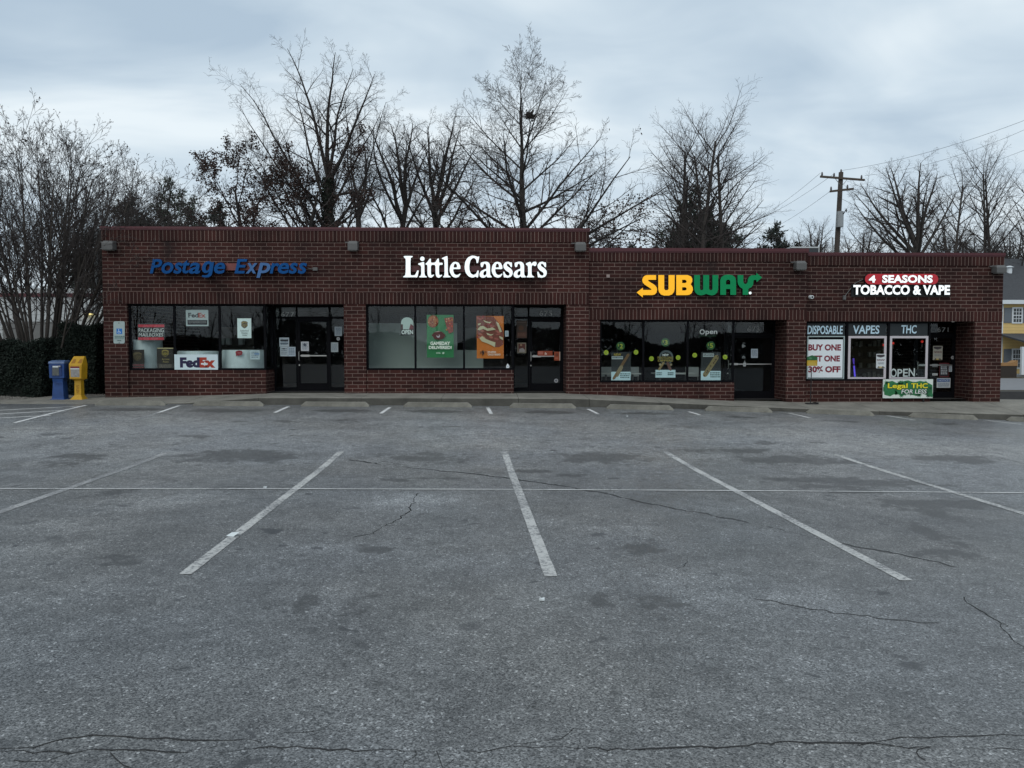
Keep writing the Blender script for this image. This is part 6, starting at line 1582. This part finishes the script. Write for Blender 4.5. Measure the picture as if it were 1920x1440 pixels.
for _ in range(4200):
    z = rg.uniform(3.5, h*.60); a = rg.uniform(0, 6.28); f = z/(h*.60)*14; i = min(int(f), 13); A_p, B_p = tp[i], tp[i+1]
    e = f-i; rr = .33*(1-z/h*.6)+abs(rg.gauss(0, .07))
    iv.append((A_p[0]+(B_p[0]-A_p[0])*e+rr*math.cos(a), A_p[1]+(B_p[1]-A_p[1])*e+rr*math.sin(a), z))
for q in (4, 6, 7):
    pts = out[1][len(out[1])-15+q][0]
    for _ in range(70):
        i = 0; e = rg.random(); a, b = pts[i], pts[i+1]
        iv.append(tuple(a[k]+(b[k]-a[k])*e+rg.gauss(0, .09) for k in range(3)))
loc_link('ivy', qmesh('ivy', *leaves(iv, .13, 3)), IVY, tr)
c = pick(out, [3, 4], lambda a: a[2] < h*.45 and rg.random() < .3, 500, rg)
loc_link('leaves', qmesh('leaves', *leaves(c, .15, 5, .5)), DEADLEAF, tr)
# --- the pin oak with a straight leader and leaves left low in the crown
rg = random.Random(5)
Yo = 41.0; h = H_(58, Yo)
out = [[] for _ in range(5)]
P = [dict(seg=16, wig=.012, trop=.03, kids=36, f0=.24, ang=lambda f: 80-36*f, len=lambda f: 9.2*(1.0-.66*max(0, f-.28)/.72), rk=.46, tip=.06),
     dict(seg=8, wig=.05, trop=.026, kids=12, f0=.15, ang=42, len=.42, rk=.56, tip=.14),
     dict(seg=4, wig=.08, trop=.02, kids=7, f0=.12, ang=44, len=.50, rk=.6, tip=.3),
     dict(seg=3, wig=.1, trop=.015, kids=4, f0=.1, ang=38, len=.55, tip=.4),
     dict(seg=2, wig=.1, trop=.03, kids=0, f0=0, ang=0, len=0, tip=.5)]
grow(rg, (0, 0, 0), (0, 0, 1), h*.83, .30, 0, P, out)
lf = pick(out, [2, 3, 4], lambda a: a[2] < h*.5 and math.sin(a[0]*1.3+a[1])+math.sin(a[2]*1.9+a[0]) > .1, 5200, rg) + pick(out, [3, 4], lambda a: a[2] < h*.75, 160, rg)
tr = build_tree('bare_tree', 'straight bare tree with a nest above the white serif letters', (XX(993, Yo, 420), Yo, -.4), out, [0, 1], [2, 3, 4], SIDES, BARK_D, TWIG_D, leaves(lf, .12, 9, .6), DEADLEAF, BG, rs=1.3)
nest = U(993, 217, Yo)
nest_ = MB(); nest_.loft([[(nest.x-tr.location.x+.17*k*math.cos(i*.785), .17*k*math.sin(i*.785), nest.z+.4+z) for i in range(8)] for z, k in ((-.17, .35), (-.07, .9), (.06, 1), (.15, .6))])
nq = [(nest.x-tr.location.x+rg.gauss(0, .10), rg.gauss(0, .10), nest.z+.4+rg.gauss(0, .09)) for _ in range(160)]
Vn, Fn = leaves(nq, .16, 4)
me_ = bpy.data.meshes.new('nest'); me_.from_pydata(nest_.v, [], nest_.f); me_.update(); nst = loc_link('nest', me_, POD, tr)
loc_link('twigs', qmesh('twigs', Vn, Fn), POD, nst)
# --- trees built limb by limb: (height share, tip px, tip py, depth offset, radius)
def limb_tree(label, px, Y, crotch, limbs, seed, r0, P, grp, lean=0.0, mb_=BARK_D, rs=1.0):
    g = random.Random(seed); out = [[] for _ in range(5)]
    bx_ = XX(px, Y, 430); hc = H_(crotch, Y)
    P = [dict(seg=8, wig=.03, trop=.02, kids=0, f0=.5, ang=50, len=lambda f: 2.0, rk=.5, tip=.6)] + P
    grow(g, (0, 0, 0), _norm((lean, 0, 1)), hc, r0, 0, P, out)
    tp = out[0][0][0]
    for hf, qx, qy, dd, rl in limbs:
        f = min(hf*8, 7.999); k_ = int(f); st_ = tuple(tp[k_][a]+(tp[k_+1][a]-tp[k_][a])*(f-k_) for a in range(3))
        e_ = U(qx, qy, Y); ch = (e_.x-bx_-st_[0], dd-st_[1], e_.z+.4-st_[2]); ln = math.sqrt(sum(v*v for v in ch))
        grow(g, st_, _norm((ch[0]*1.35, ch[1]*1.2, ch[2]-.06*ln)), ln*.94, rl, 1, P, out)
    return build_tree('bare_tree', label, (bx_, Y, -.4), out, [0, 1], [2, 3, 4], SIDES, mb_, TWIG_D, group=grp, rs=rs)
PS = [dict(seg=9, wig=.085, trop=.030, kids=10, f0=.25, ang=44, len=.44, rk=.55, tip=.14),
      dict(seg=6, wig=.12, trop=.010, kids=8, f0=.15, ang=46, len=.50, rk=.58, tip=.25),
      dict(seg=4, wig=.14, trop=.01, kids=6, f0=.1, ang=48, len=.55, tip=.4),
      dict(seg=3, wig=.15, trop=.01, kids=0, f0=0, ang=0, len=0, tip=.5)]
limb_tree('bare spreading tree just right of the ivy covered trunk', 738, 44, 385, [(.75, 655, 285, 1, .10), (.9, 682, 240, -1, .13), (1, 712, 216, .6, .15), (1, 745, 222, -.6, .15), (.95, 775, 245, 1.2, .12), (.8, 800, 300, -1.2, .09), (.9, 730, 250, 3.5, .1), (.9, 700, 270, -3.5, .1), (.7, 670, 340, 1.5, .07), (.7, 790, 350, -1.5, .07)], 4, .24, PS, BG)
limb_tree('bare spreading tree just left of the tree with the straight leader', 812, 46, 398, [(.8, 748, 300, 1, .10), (.95, 772, 240, -1, .13), (1, 800, 218, .8, .16), (1, 836, 213, -.6, .16), (1, 870, 232, .5, .15), (.95, 900, 270, -1, .13), (.85, 918, 325, 1, .10), (.9, 850, 260, 3.5, .11), (.9, 820, 270, -3.5, .11), (.75, 890, 365, -1.5, .08), (.75, 760, 355, 1.5, .07)], 9, .27, PS, BG, lean=.03)
limb_tree('bare tree half hidden behind the ivy covered trunk', 672, 52, 380, [(.8, 640, 280, 1, .1), (1, 665, 250, -1, .12), (1, 695, 262, 1, .12), (.9, 715, 310, -1, .1), (.9, 680, 290, 3, .1)], 14, .2, PS, BG)
# --- oak that kept its brown leaves
rg = random.Random(31)
out = [[] for _ in range(4)]
P = [dict(seg=7, wig=.05, trop=.02, kids=16, f0=.2, ang=lambda f: 68-30*f, len=lambda f: 4.6-1.6*f, rk=.5, tip=.2),
     dict(seg=7, wig=.10, trop=.03, kids=9, f0=.2, ang=42, len=.46, tip=.25),
     dict(seg=4, wig=.13, trop=.02, kids=7, f0=.1, ang=42, len=.5, tip=.4),
     dict(seg=3, wig=.14, trop=.0, kids=0, f0=0, ang=0, len=0, tip=.5)]
grow(rg, (0, 0, 0), (0, 0, 1), 9.6, .24, 0, P, out)
lf = pick(out, [2, 3], lambda a: math.sin(a[0]*2.1)+math.sin(a[1]*1.7+a[2]*2.2) > -.9, 13500, rg)
oak = build_tree('leafy_oak', 'bushy oak still holding rusty brown leaves left of the ivy covered trunk', (XX(548, 38.5, 420), 38.5, -.4), out, [0], [1, 2, 3], SIDES, BARK_D, TWIG_D, leaves(lf, .11, 19, .5), DEADLEAF, 'oaks with rusty leaves')
oak.scale = (1.05, 1.05, 1.06)
place(oak, 480, 41, 'bushy rusty leaved oak at the left edge of the tall trees', 2.2, 1.15, 1.12)
place(oak, 1105, 46, 'low rusty leaved oak under the right limbs of the straight leader tree', 4.4, .85, .80)
place(oak, 650, 48, 'low rusty leaved oak between the ivy trunk and the spreading trees', 3.3, .8, .72)
# --- tall slender bare trees
rg = random.Random(77)
out = [[] for _ in range(4)]
P = [dict(seg=14, wig=.011, trop=.02, kids=26, f0=.40, ang=lambda f: 62-24*f, len=lambda f: 6.0-2.9*f, rk=.5, tip=.3),
     dict(seg=6, wig=.075, trop=.022, kids=8, f0=.2, ang=42, len=.48, rk=.55, tip=.2),
     dict(seg=4, wig=.12, trop=.01, kids=7, f0=.1, ang=46, len=.5, tip=.35),
     dict(seg=3, wig=.12, trop=.03, kids=0, f0=0, ang=0, len=0, tip=.5)]
grow(rg, (0, 0, 0), (0, 0, 1), 14.5, .19, 0, P, out)
SG = 'slender bare trees behind the sandwich shop'
slim = build_tree('slender_tree', 'tallest slender bare tree in the clump above the sandwich shop', (XX(1306, 45, 440), 45, -.4), out, [0], [1, 2, 3], SIDES, BARK_M, TWIG_D, group=SG, rs=1.1)
slim.scale = (1.05, 1.05, .98)
place(slim, 1272, 46, 'slender bare tree at the left of the clump above the sandwich shop', 1.7, 1.0, .96, lean=(0, -.06))
place(slim, 1336, 47, 'slender bare tree just right of the tallest in the clump', 3.0, .9, .97, lean=(0, .02))
place(slim, 1364, 46, 'slender bare tree at the right of the clump above the sandwich shop', 4.3, 1.0, .92, lean=(0, .06))
place(slim, 1288, 49, 'slender bare tree hidden in the middle of the clump', 5.2, .85, .9, lean=(0, -.03))
place(slim, 1218, 62, 'small pale bare tree left of the clump above the sandwich shop', .6, .75, .62)
place(slim, 1246, 70, 'thin bare sapling between the rusty oak and the clump', 2.6, .7, .58)
FR = 'thin bare trees at the right edge'
for px_, y_, rz, s_, sz_, lb in ((1782, 56, .3, .8, .98, 'thin straight bare tree just right of the fan shaped tree'), (1852, 56, 1.9, .85, 1.05, 'left stem of the pair of thin bare trees over the right end of the shops'), (1866, 57, 3.5, .85, 1.03, 'right stem of the pair of thin bare trees over the right end of the shops'), (1918, 55, 5.1, .9, .92, 'thin bare tree at the right edge of the photo'), (1820, 66, 2.2, .9, .8, 'low thin bare tree between the single stem and the pair')):
    c = place(slim, px_, y_, lb, rz, s_, sz_); c['group'] = FR
# --- fan shaped tree on the right
PF = [dict(seg=9, wig=.05, trop=.028, kids=10, f0=.22, ang=40, len=.42, rk=.52, tip=.13),
      dict(seg=6, wig=.10, trop=.010, kids=8, f0=.15, ang=44, len=.50, rk=.58, tip=.25),
      dict(seg=4, wig=.13, trop=.01, kids=5, f0=.1, ang=46, len=.55, tip=.4),
      dict(seg=3, wig=.15, trop=.01, kids=0, f0=0, ang=0, len=0, tip=.5)]
fan = limb_tree('fan shaped bare tree to the right of the utility pole', 1706, 52, 462, [(.7, 1606, 400, 1, .10), (.85, 1600, 350, -1, .13), (.95, 1628, 322, 1, .15), (1, 1660, 304, -.8, .17), (1, 1690, 296, .8, .18), (1, 1722, 298, -.5, .18), (1, 1748, 312, .6, .16), (.9, 1772, 345, -1, .14), (.75, 1790, 400, 1, .10), (.9, 1700, 320, 4, .13), (.9, 1680, 330, -4, .13), (.8, 1740, 350, 4, .11), (.8, 1650, 360, -3.5, .11)], 3, .36, PF, BG, mb_=BARK_M)
far = 'far bare trees along the skyline'
for px_, y_, rz, s_, sz_, lb in ((1530, 78, 1.0, .98, 1.02, 'far low bare tree left of the utility pole'), (1620, 74, 2.3, .95, .95, 'far low bare tree just right of the utility pole'), (1488, 92, 4.0, 1.1, 1.05, 'far low bare tree beside the dark round pine'), (1775, 76, 5.0, 1.0, 1.02, 'far bare tree low behind the thin straight tree'), (1900, 80, .5, 1.1, 1.0, 'far bare tree low over the yellow house roof'), (1840, 84, 3.2, 1.1, 1.0, 'far bare tree low behind the pair of thin trees'), (1395, 96, 1.6, 1.0, .95, 'far bare tree at the right foot of the slender clump'), (1180, 98, 2.9, 1.0, .9, 'far bare tree low beside the rusty oak')):
    c = place(fan, px_, y_, lb, rz, s_, sz_); c['group'] = far

# --- pines
def pine(seed, h, w, tiers, per, density, mN, flat=.25, f0=.15):
    g = random.Random(seed); out = [[], []]; nd = []
    pts = [(g.gauss(0, .05)*i*.3, g.gauss(0, .05)*i*.3, h*i/8) for i in range(9)]
    out[0].append((pts, [.18*(1-i/9)+.02 for i in range(9)]))
    for t_ in range(tiers):
        f = f0+(1-f0)*t_/(tiers-1)
        L = w*(1-f)**.62*(1.0 if f > .3 else .8)+.25
        for k in range(per):
            a = g.uniform(0, 6.28); l = L*g.uniform(.55, 1.15); z0 = h*(f+g.gauss(0, .02)); up = flat*g.uniform(.2, 1.6)
            br = [(l*s*math.cos(a), l*s*math.sin(a), z0+l*up*s*s) for s in (0, .25, .5, .75, 1)]
            out[1].append((br, [.05*(1-s*.7)*l/w+.01 for s in (0, .25, .5, .75, 1)]))
            m_ = max(3, int(density*l))
            for _ in range(m_):
                s = g.uniform(.3, 1.03); sp = .16*l+.12
                cx_, cy_, cz_ = l*s*math.cos(a)+g.gauss(0, sp*.6), l*s*math.sin(a)+g.gauss(0, sp*.6), z0+l*up*s*s+g.gauss(0, .10)
                for _ in range(7): nd.append((cx_+g.gauss(0, .09), cy_+g.gauss(0, .09), cz_+g.gauss(0, .06)))
    return out, nd
PG = 'pines along the skyline'
o_, nd = pine(1, 10.0, 3.2, 14, 6, 9, PINE)
pn = build_tree('pine_tree', 'green pine with open tufted branches left of the tall trees', (XX(318, 58, 420), 58, -.4), o_, [0], [1], [8, 4], BARK_D, BARK_D, leaves(nd, .34, 2, -.4, .22), PINE, PG, leafname='needles')
pn.scale = (1.1, 1.1, 1.42)
o_, nd = pine(2, 9.0, 3.6, 16, 8, 12, PINE_D, .12, .08)
pd = build_tree('pine_tree', 'dark dense pine left of the open green pine', (XX(243, 56, 420), 56, -.4), o_, [0], [1], [8, 4], BARK_D, BARK_D, leaves(nd, .32, 6, -.3, .25), PINE_D, PG, leafname='needles')
pd.scale = (1.1, 1.1, 1.4)
place(pn, 362, 66, 'thin pale pine behind the open green pine', 2.0, .85, 1.45)
place(pd, 408, 62, 'dark dense pine at the foot of the rusty oak', 1.0, 1.0, 1.46)
place(pd, 172, 52, 'dark dense pine behind the trunks of the big shrub', 2.0, 1.2, 1.08)
place(pd, 1328, 51, 'dense dark green pine in the middle of the slender clump foot', 5.0, 1.15, 1.22)
place(pd, 1268, 53, 'dense dark green pine at the left foot of the slender clump', 3.7, 1.0, 1.0)
place(pn, 1300, 50, 'dark green pine at the foot of the slender clump', .7, 1.3, 1.22)
place(pd, 1362, 52, 'dark green pine at the right foot of the slender clump', 2.7, 1.0, 1.12)
place(pd, 1452, 80, 'dark round topped pine between the clump and the utility pole', .4, 1.3, 1.62)
place(pd, 1418, 84, 'lower dark pine left of the round topped pine', 1.4, 1.1, 1.40)
for px_, y_, s_, sz_, rz, lb in ((1140, 76, 1.2, 1.32, .5, 'low dark evergreen right of the tall parapet end'), (1185, 80, 1.3, 1.4, 2.2, 'low dark evergreen left of the slender clump'), (1235, 74, 1.2, 1.3, 3.6, 'low dark evergreen at the left foot of the slender clump'), (1560, 70, .7, .98, 1.1, 'low dark evergreen behind the utility pole foot'), (1492, 78, 1.1, 1.38, .9, 'low dark evergreen right of the round topped pine'), (1526, 84, 1.1, 1.42, 2.7, 'low dark evergreen just left of the utility pole foot'), (1742, 62, .55, .92, 4.2, 'small dark evergreen behind the right parapet'), (1864, 54, .42, .90, 5.5, 'small round dark evergreen over the right end of the shops'), (895, 62, .9, .8, 2.0, 'low dark evergreen peeping over the parapet beside the straight leader'), (700, 66, 1.2, .9, 2.8, 'low dark evergreen over the parapet below the spreading trees')):
    place(pd, px_, y_, lb, rz, s_, sz_)

# --- the big multi-stemmed shrub on the left
rg = random.Random(8)
out = [[] for _ in range(5)]
P = [dict(seg=10, wig=.030, trop=.014, kids=12, f0=.40, ang=32, len=lambda f: 3.3-1.8*f, rk=.6, tip=.2),
     dict(seg=6, wig=.06, trop=.03, kids=6, f0=.2, ang=32, len=.50, rk=.65, tip=.3),
     dict(seg=4, wig=.07, trop=.025, kids=4, f0=.2, ang=36, len=.55, rk=.7, tip=.4),
     dict(seg=3, wig=.10, trop=.02, kids=3, f0=.3, ang=40, len=.5, tip=.6),
     dict(seg=2, wig=.1, trop=.02, kids=0, f0=0, ang=0, len=0, tip=.5)]
Ym = 24.6
for k in range(56):
    a = k*2.4; q = math.sqrt((k+.5)/56); th = R(2+45*q)
    rr = .12+.6*q
    L0 = 7.1-1.5*q*q
    grow(rg, (rr*math.cos(a), rr*.7*math.sin(a), 0), _norm((math.sin(th)*math.cos(a), math.sin(th)*math.sin(a), math.cos(th))), L0*rg.uniform(.92, 1.04), rg.uniform(.036, .072), 0, P, out)
pods = pick(out, [4], lambda a: a[2] > 6.3 or math.hypot(a[0], a[1]) > 3.0, 3600, rg)
pods = [p for p in pods if rg.random() < .8]
build_tree('flowering_shrub', 'big bare multi stemmed shrub with seed pods left of the shops', (XX(72, Ym, 600), Ym, .3), out, [0], [1, 2, 3, 4], [7, 5, 4, 3, 3], BARK_P, TWIG_D, leaves(pods, .06, 8, 0, .8), POD, None, 'shrub', leafname='seed_pods').scale = (1.04, 1.04, 1.06)

# --- hedges
def hedge(label, x0, x1, y0, y1, z0, z1, n, seed, bump=.12):
    t = thing('hedge', label, 'hedge', ((x0+x1)/2, (y0+y1)/2, z0), 'clipped evergreen hedges')
    g = random.Random(seed); cx_, cy_ = (x0+x1)/2, (y0+y1)/2
    m_ = .16
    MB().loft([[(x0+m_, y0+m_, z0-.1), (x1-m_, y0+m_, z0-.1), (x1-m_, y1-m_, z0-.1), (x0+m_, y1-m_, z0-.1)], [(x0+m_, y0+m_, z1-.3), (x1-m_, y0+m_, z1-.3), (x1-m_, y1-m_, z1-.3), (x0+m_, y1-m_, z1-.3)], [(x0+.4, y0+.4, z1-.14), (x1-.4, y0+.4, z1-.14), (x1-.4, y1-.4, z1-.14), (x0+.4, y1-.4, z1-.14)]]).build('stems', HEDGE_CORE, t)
    pos = []
    for _ in range(n):
        f = g.random()
        x, y, z = g.uniform(x0, x1), g.uniform(y0, y1), z0+(z1-z0)*g.random()**.8
        if f < .45: y = y0+abs(g.gauss(0, .1))
        elif f < .72: z = z1-abs(g.gauss(0, .09))
        elif f < .9: x = g.choice([x0+abs(g.gauss(0, .1)), x1-abs(g.gauss(0, .1))])
        else: y = y1
        w_ = bump*(math.sin(x*3.1+z*2)+math.sin(x*5.3-z*3.7+y*2))*.5
        rnd = max(0, (z-(z1-.5))/.5)**2*.18
        pos.append((cx_+(x-cx_)*(1-rnd*.4), cy_+(y-cy_)*(1-rnd)+w_, z+w_*.8+g.gauss(0, .03)))
    V_, F_ = leaves(pos, .075, seed, -.4, .5)
    l = Vector(t.location)
    me_ = qmesh('foliage', V_-np.array(l), F_); loc_link('foliage', me_, HEDGE, t)
hz0 = .34
yh = 22.6
hedge('lower clipped hedge in front of the big shrub at the left edge', XX(-160, yh, 680), XX(78, yh, 680), yh, yh+1.3, hz0, ZZ(641, yh, 40), 30000, 1)
hedge('lower hedge bulging right under the trunks of the big shrub', XX(60, 23.2, 680), XX(124, 23.2, 680), 23.1, 24.2, hz0+.03, ZZ(646, 23.2, 90), 14000, 2)
hedge('taller dark hedge between the big shrub and the brick corner', XX(119, 23.4, 680), XX(191, 23.4, 680), 23.0, 24.3, hz0, ZZ(610, 23.2, 150), 22000, 3)

# --- the wood and wires across the road behind the camera, seen in the glass
mbw = []
g = random.Random(3)
P = [dict(seg=6, wig=.05, trop=.03, kids=9, f0=.3, ang=40, len=.55, rk=.6, tip=.3), dict(seg=4, wig=.1, trop=.04, kids=5, f0=.2, ang=38, len=.5, tip=.3), dict(seg=3, wig=.12, trop=.03, kids=0, f0=0, ang=0, len=0, tip=.5)]
out = [[] for _ in range(3)]
for k in range(46):
    x = g.uniform(-62, 62); grow(g, (x, -70+g.uniform(-5, 5), -1), (0, 0, 1), g.uniform(6.5, 11.0), .18, 0, P, out)
V1, F1 = tubes(out, [0, 1, 2], [5, 3, 3])
lp = []
for k in range(52000):
    x = g.uniform(-75, 75); hh_ = 5.2+1.3*math.sin(x*.17)+.8*math.sin(x*.41+1)
    lp.append((x, -66-g.random()*3, -1+hh_*g.random()**.6))
V2, F2 = leaves(lp, .42, 4, 0, .9)
tag(loc_link('distant_wood', qmesh('distant_wood', np.concatenate([V1, V2]), np.concatenate([F1, F2+len(V1)])), BARK_D, None), 'far winter wood across the road mirrored in the shop windows', 'wood', kind='stuff')
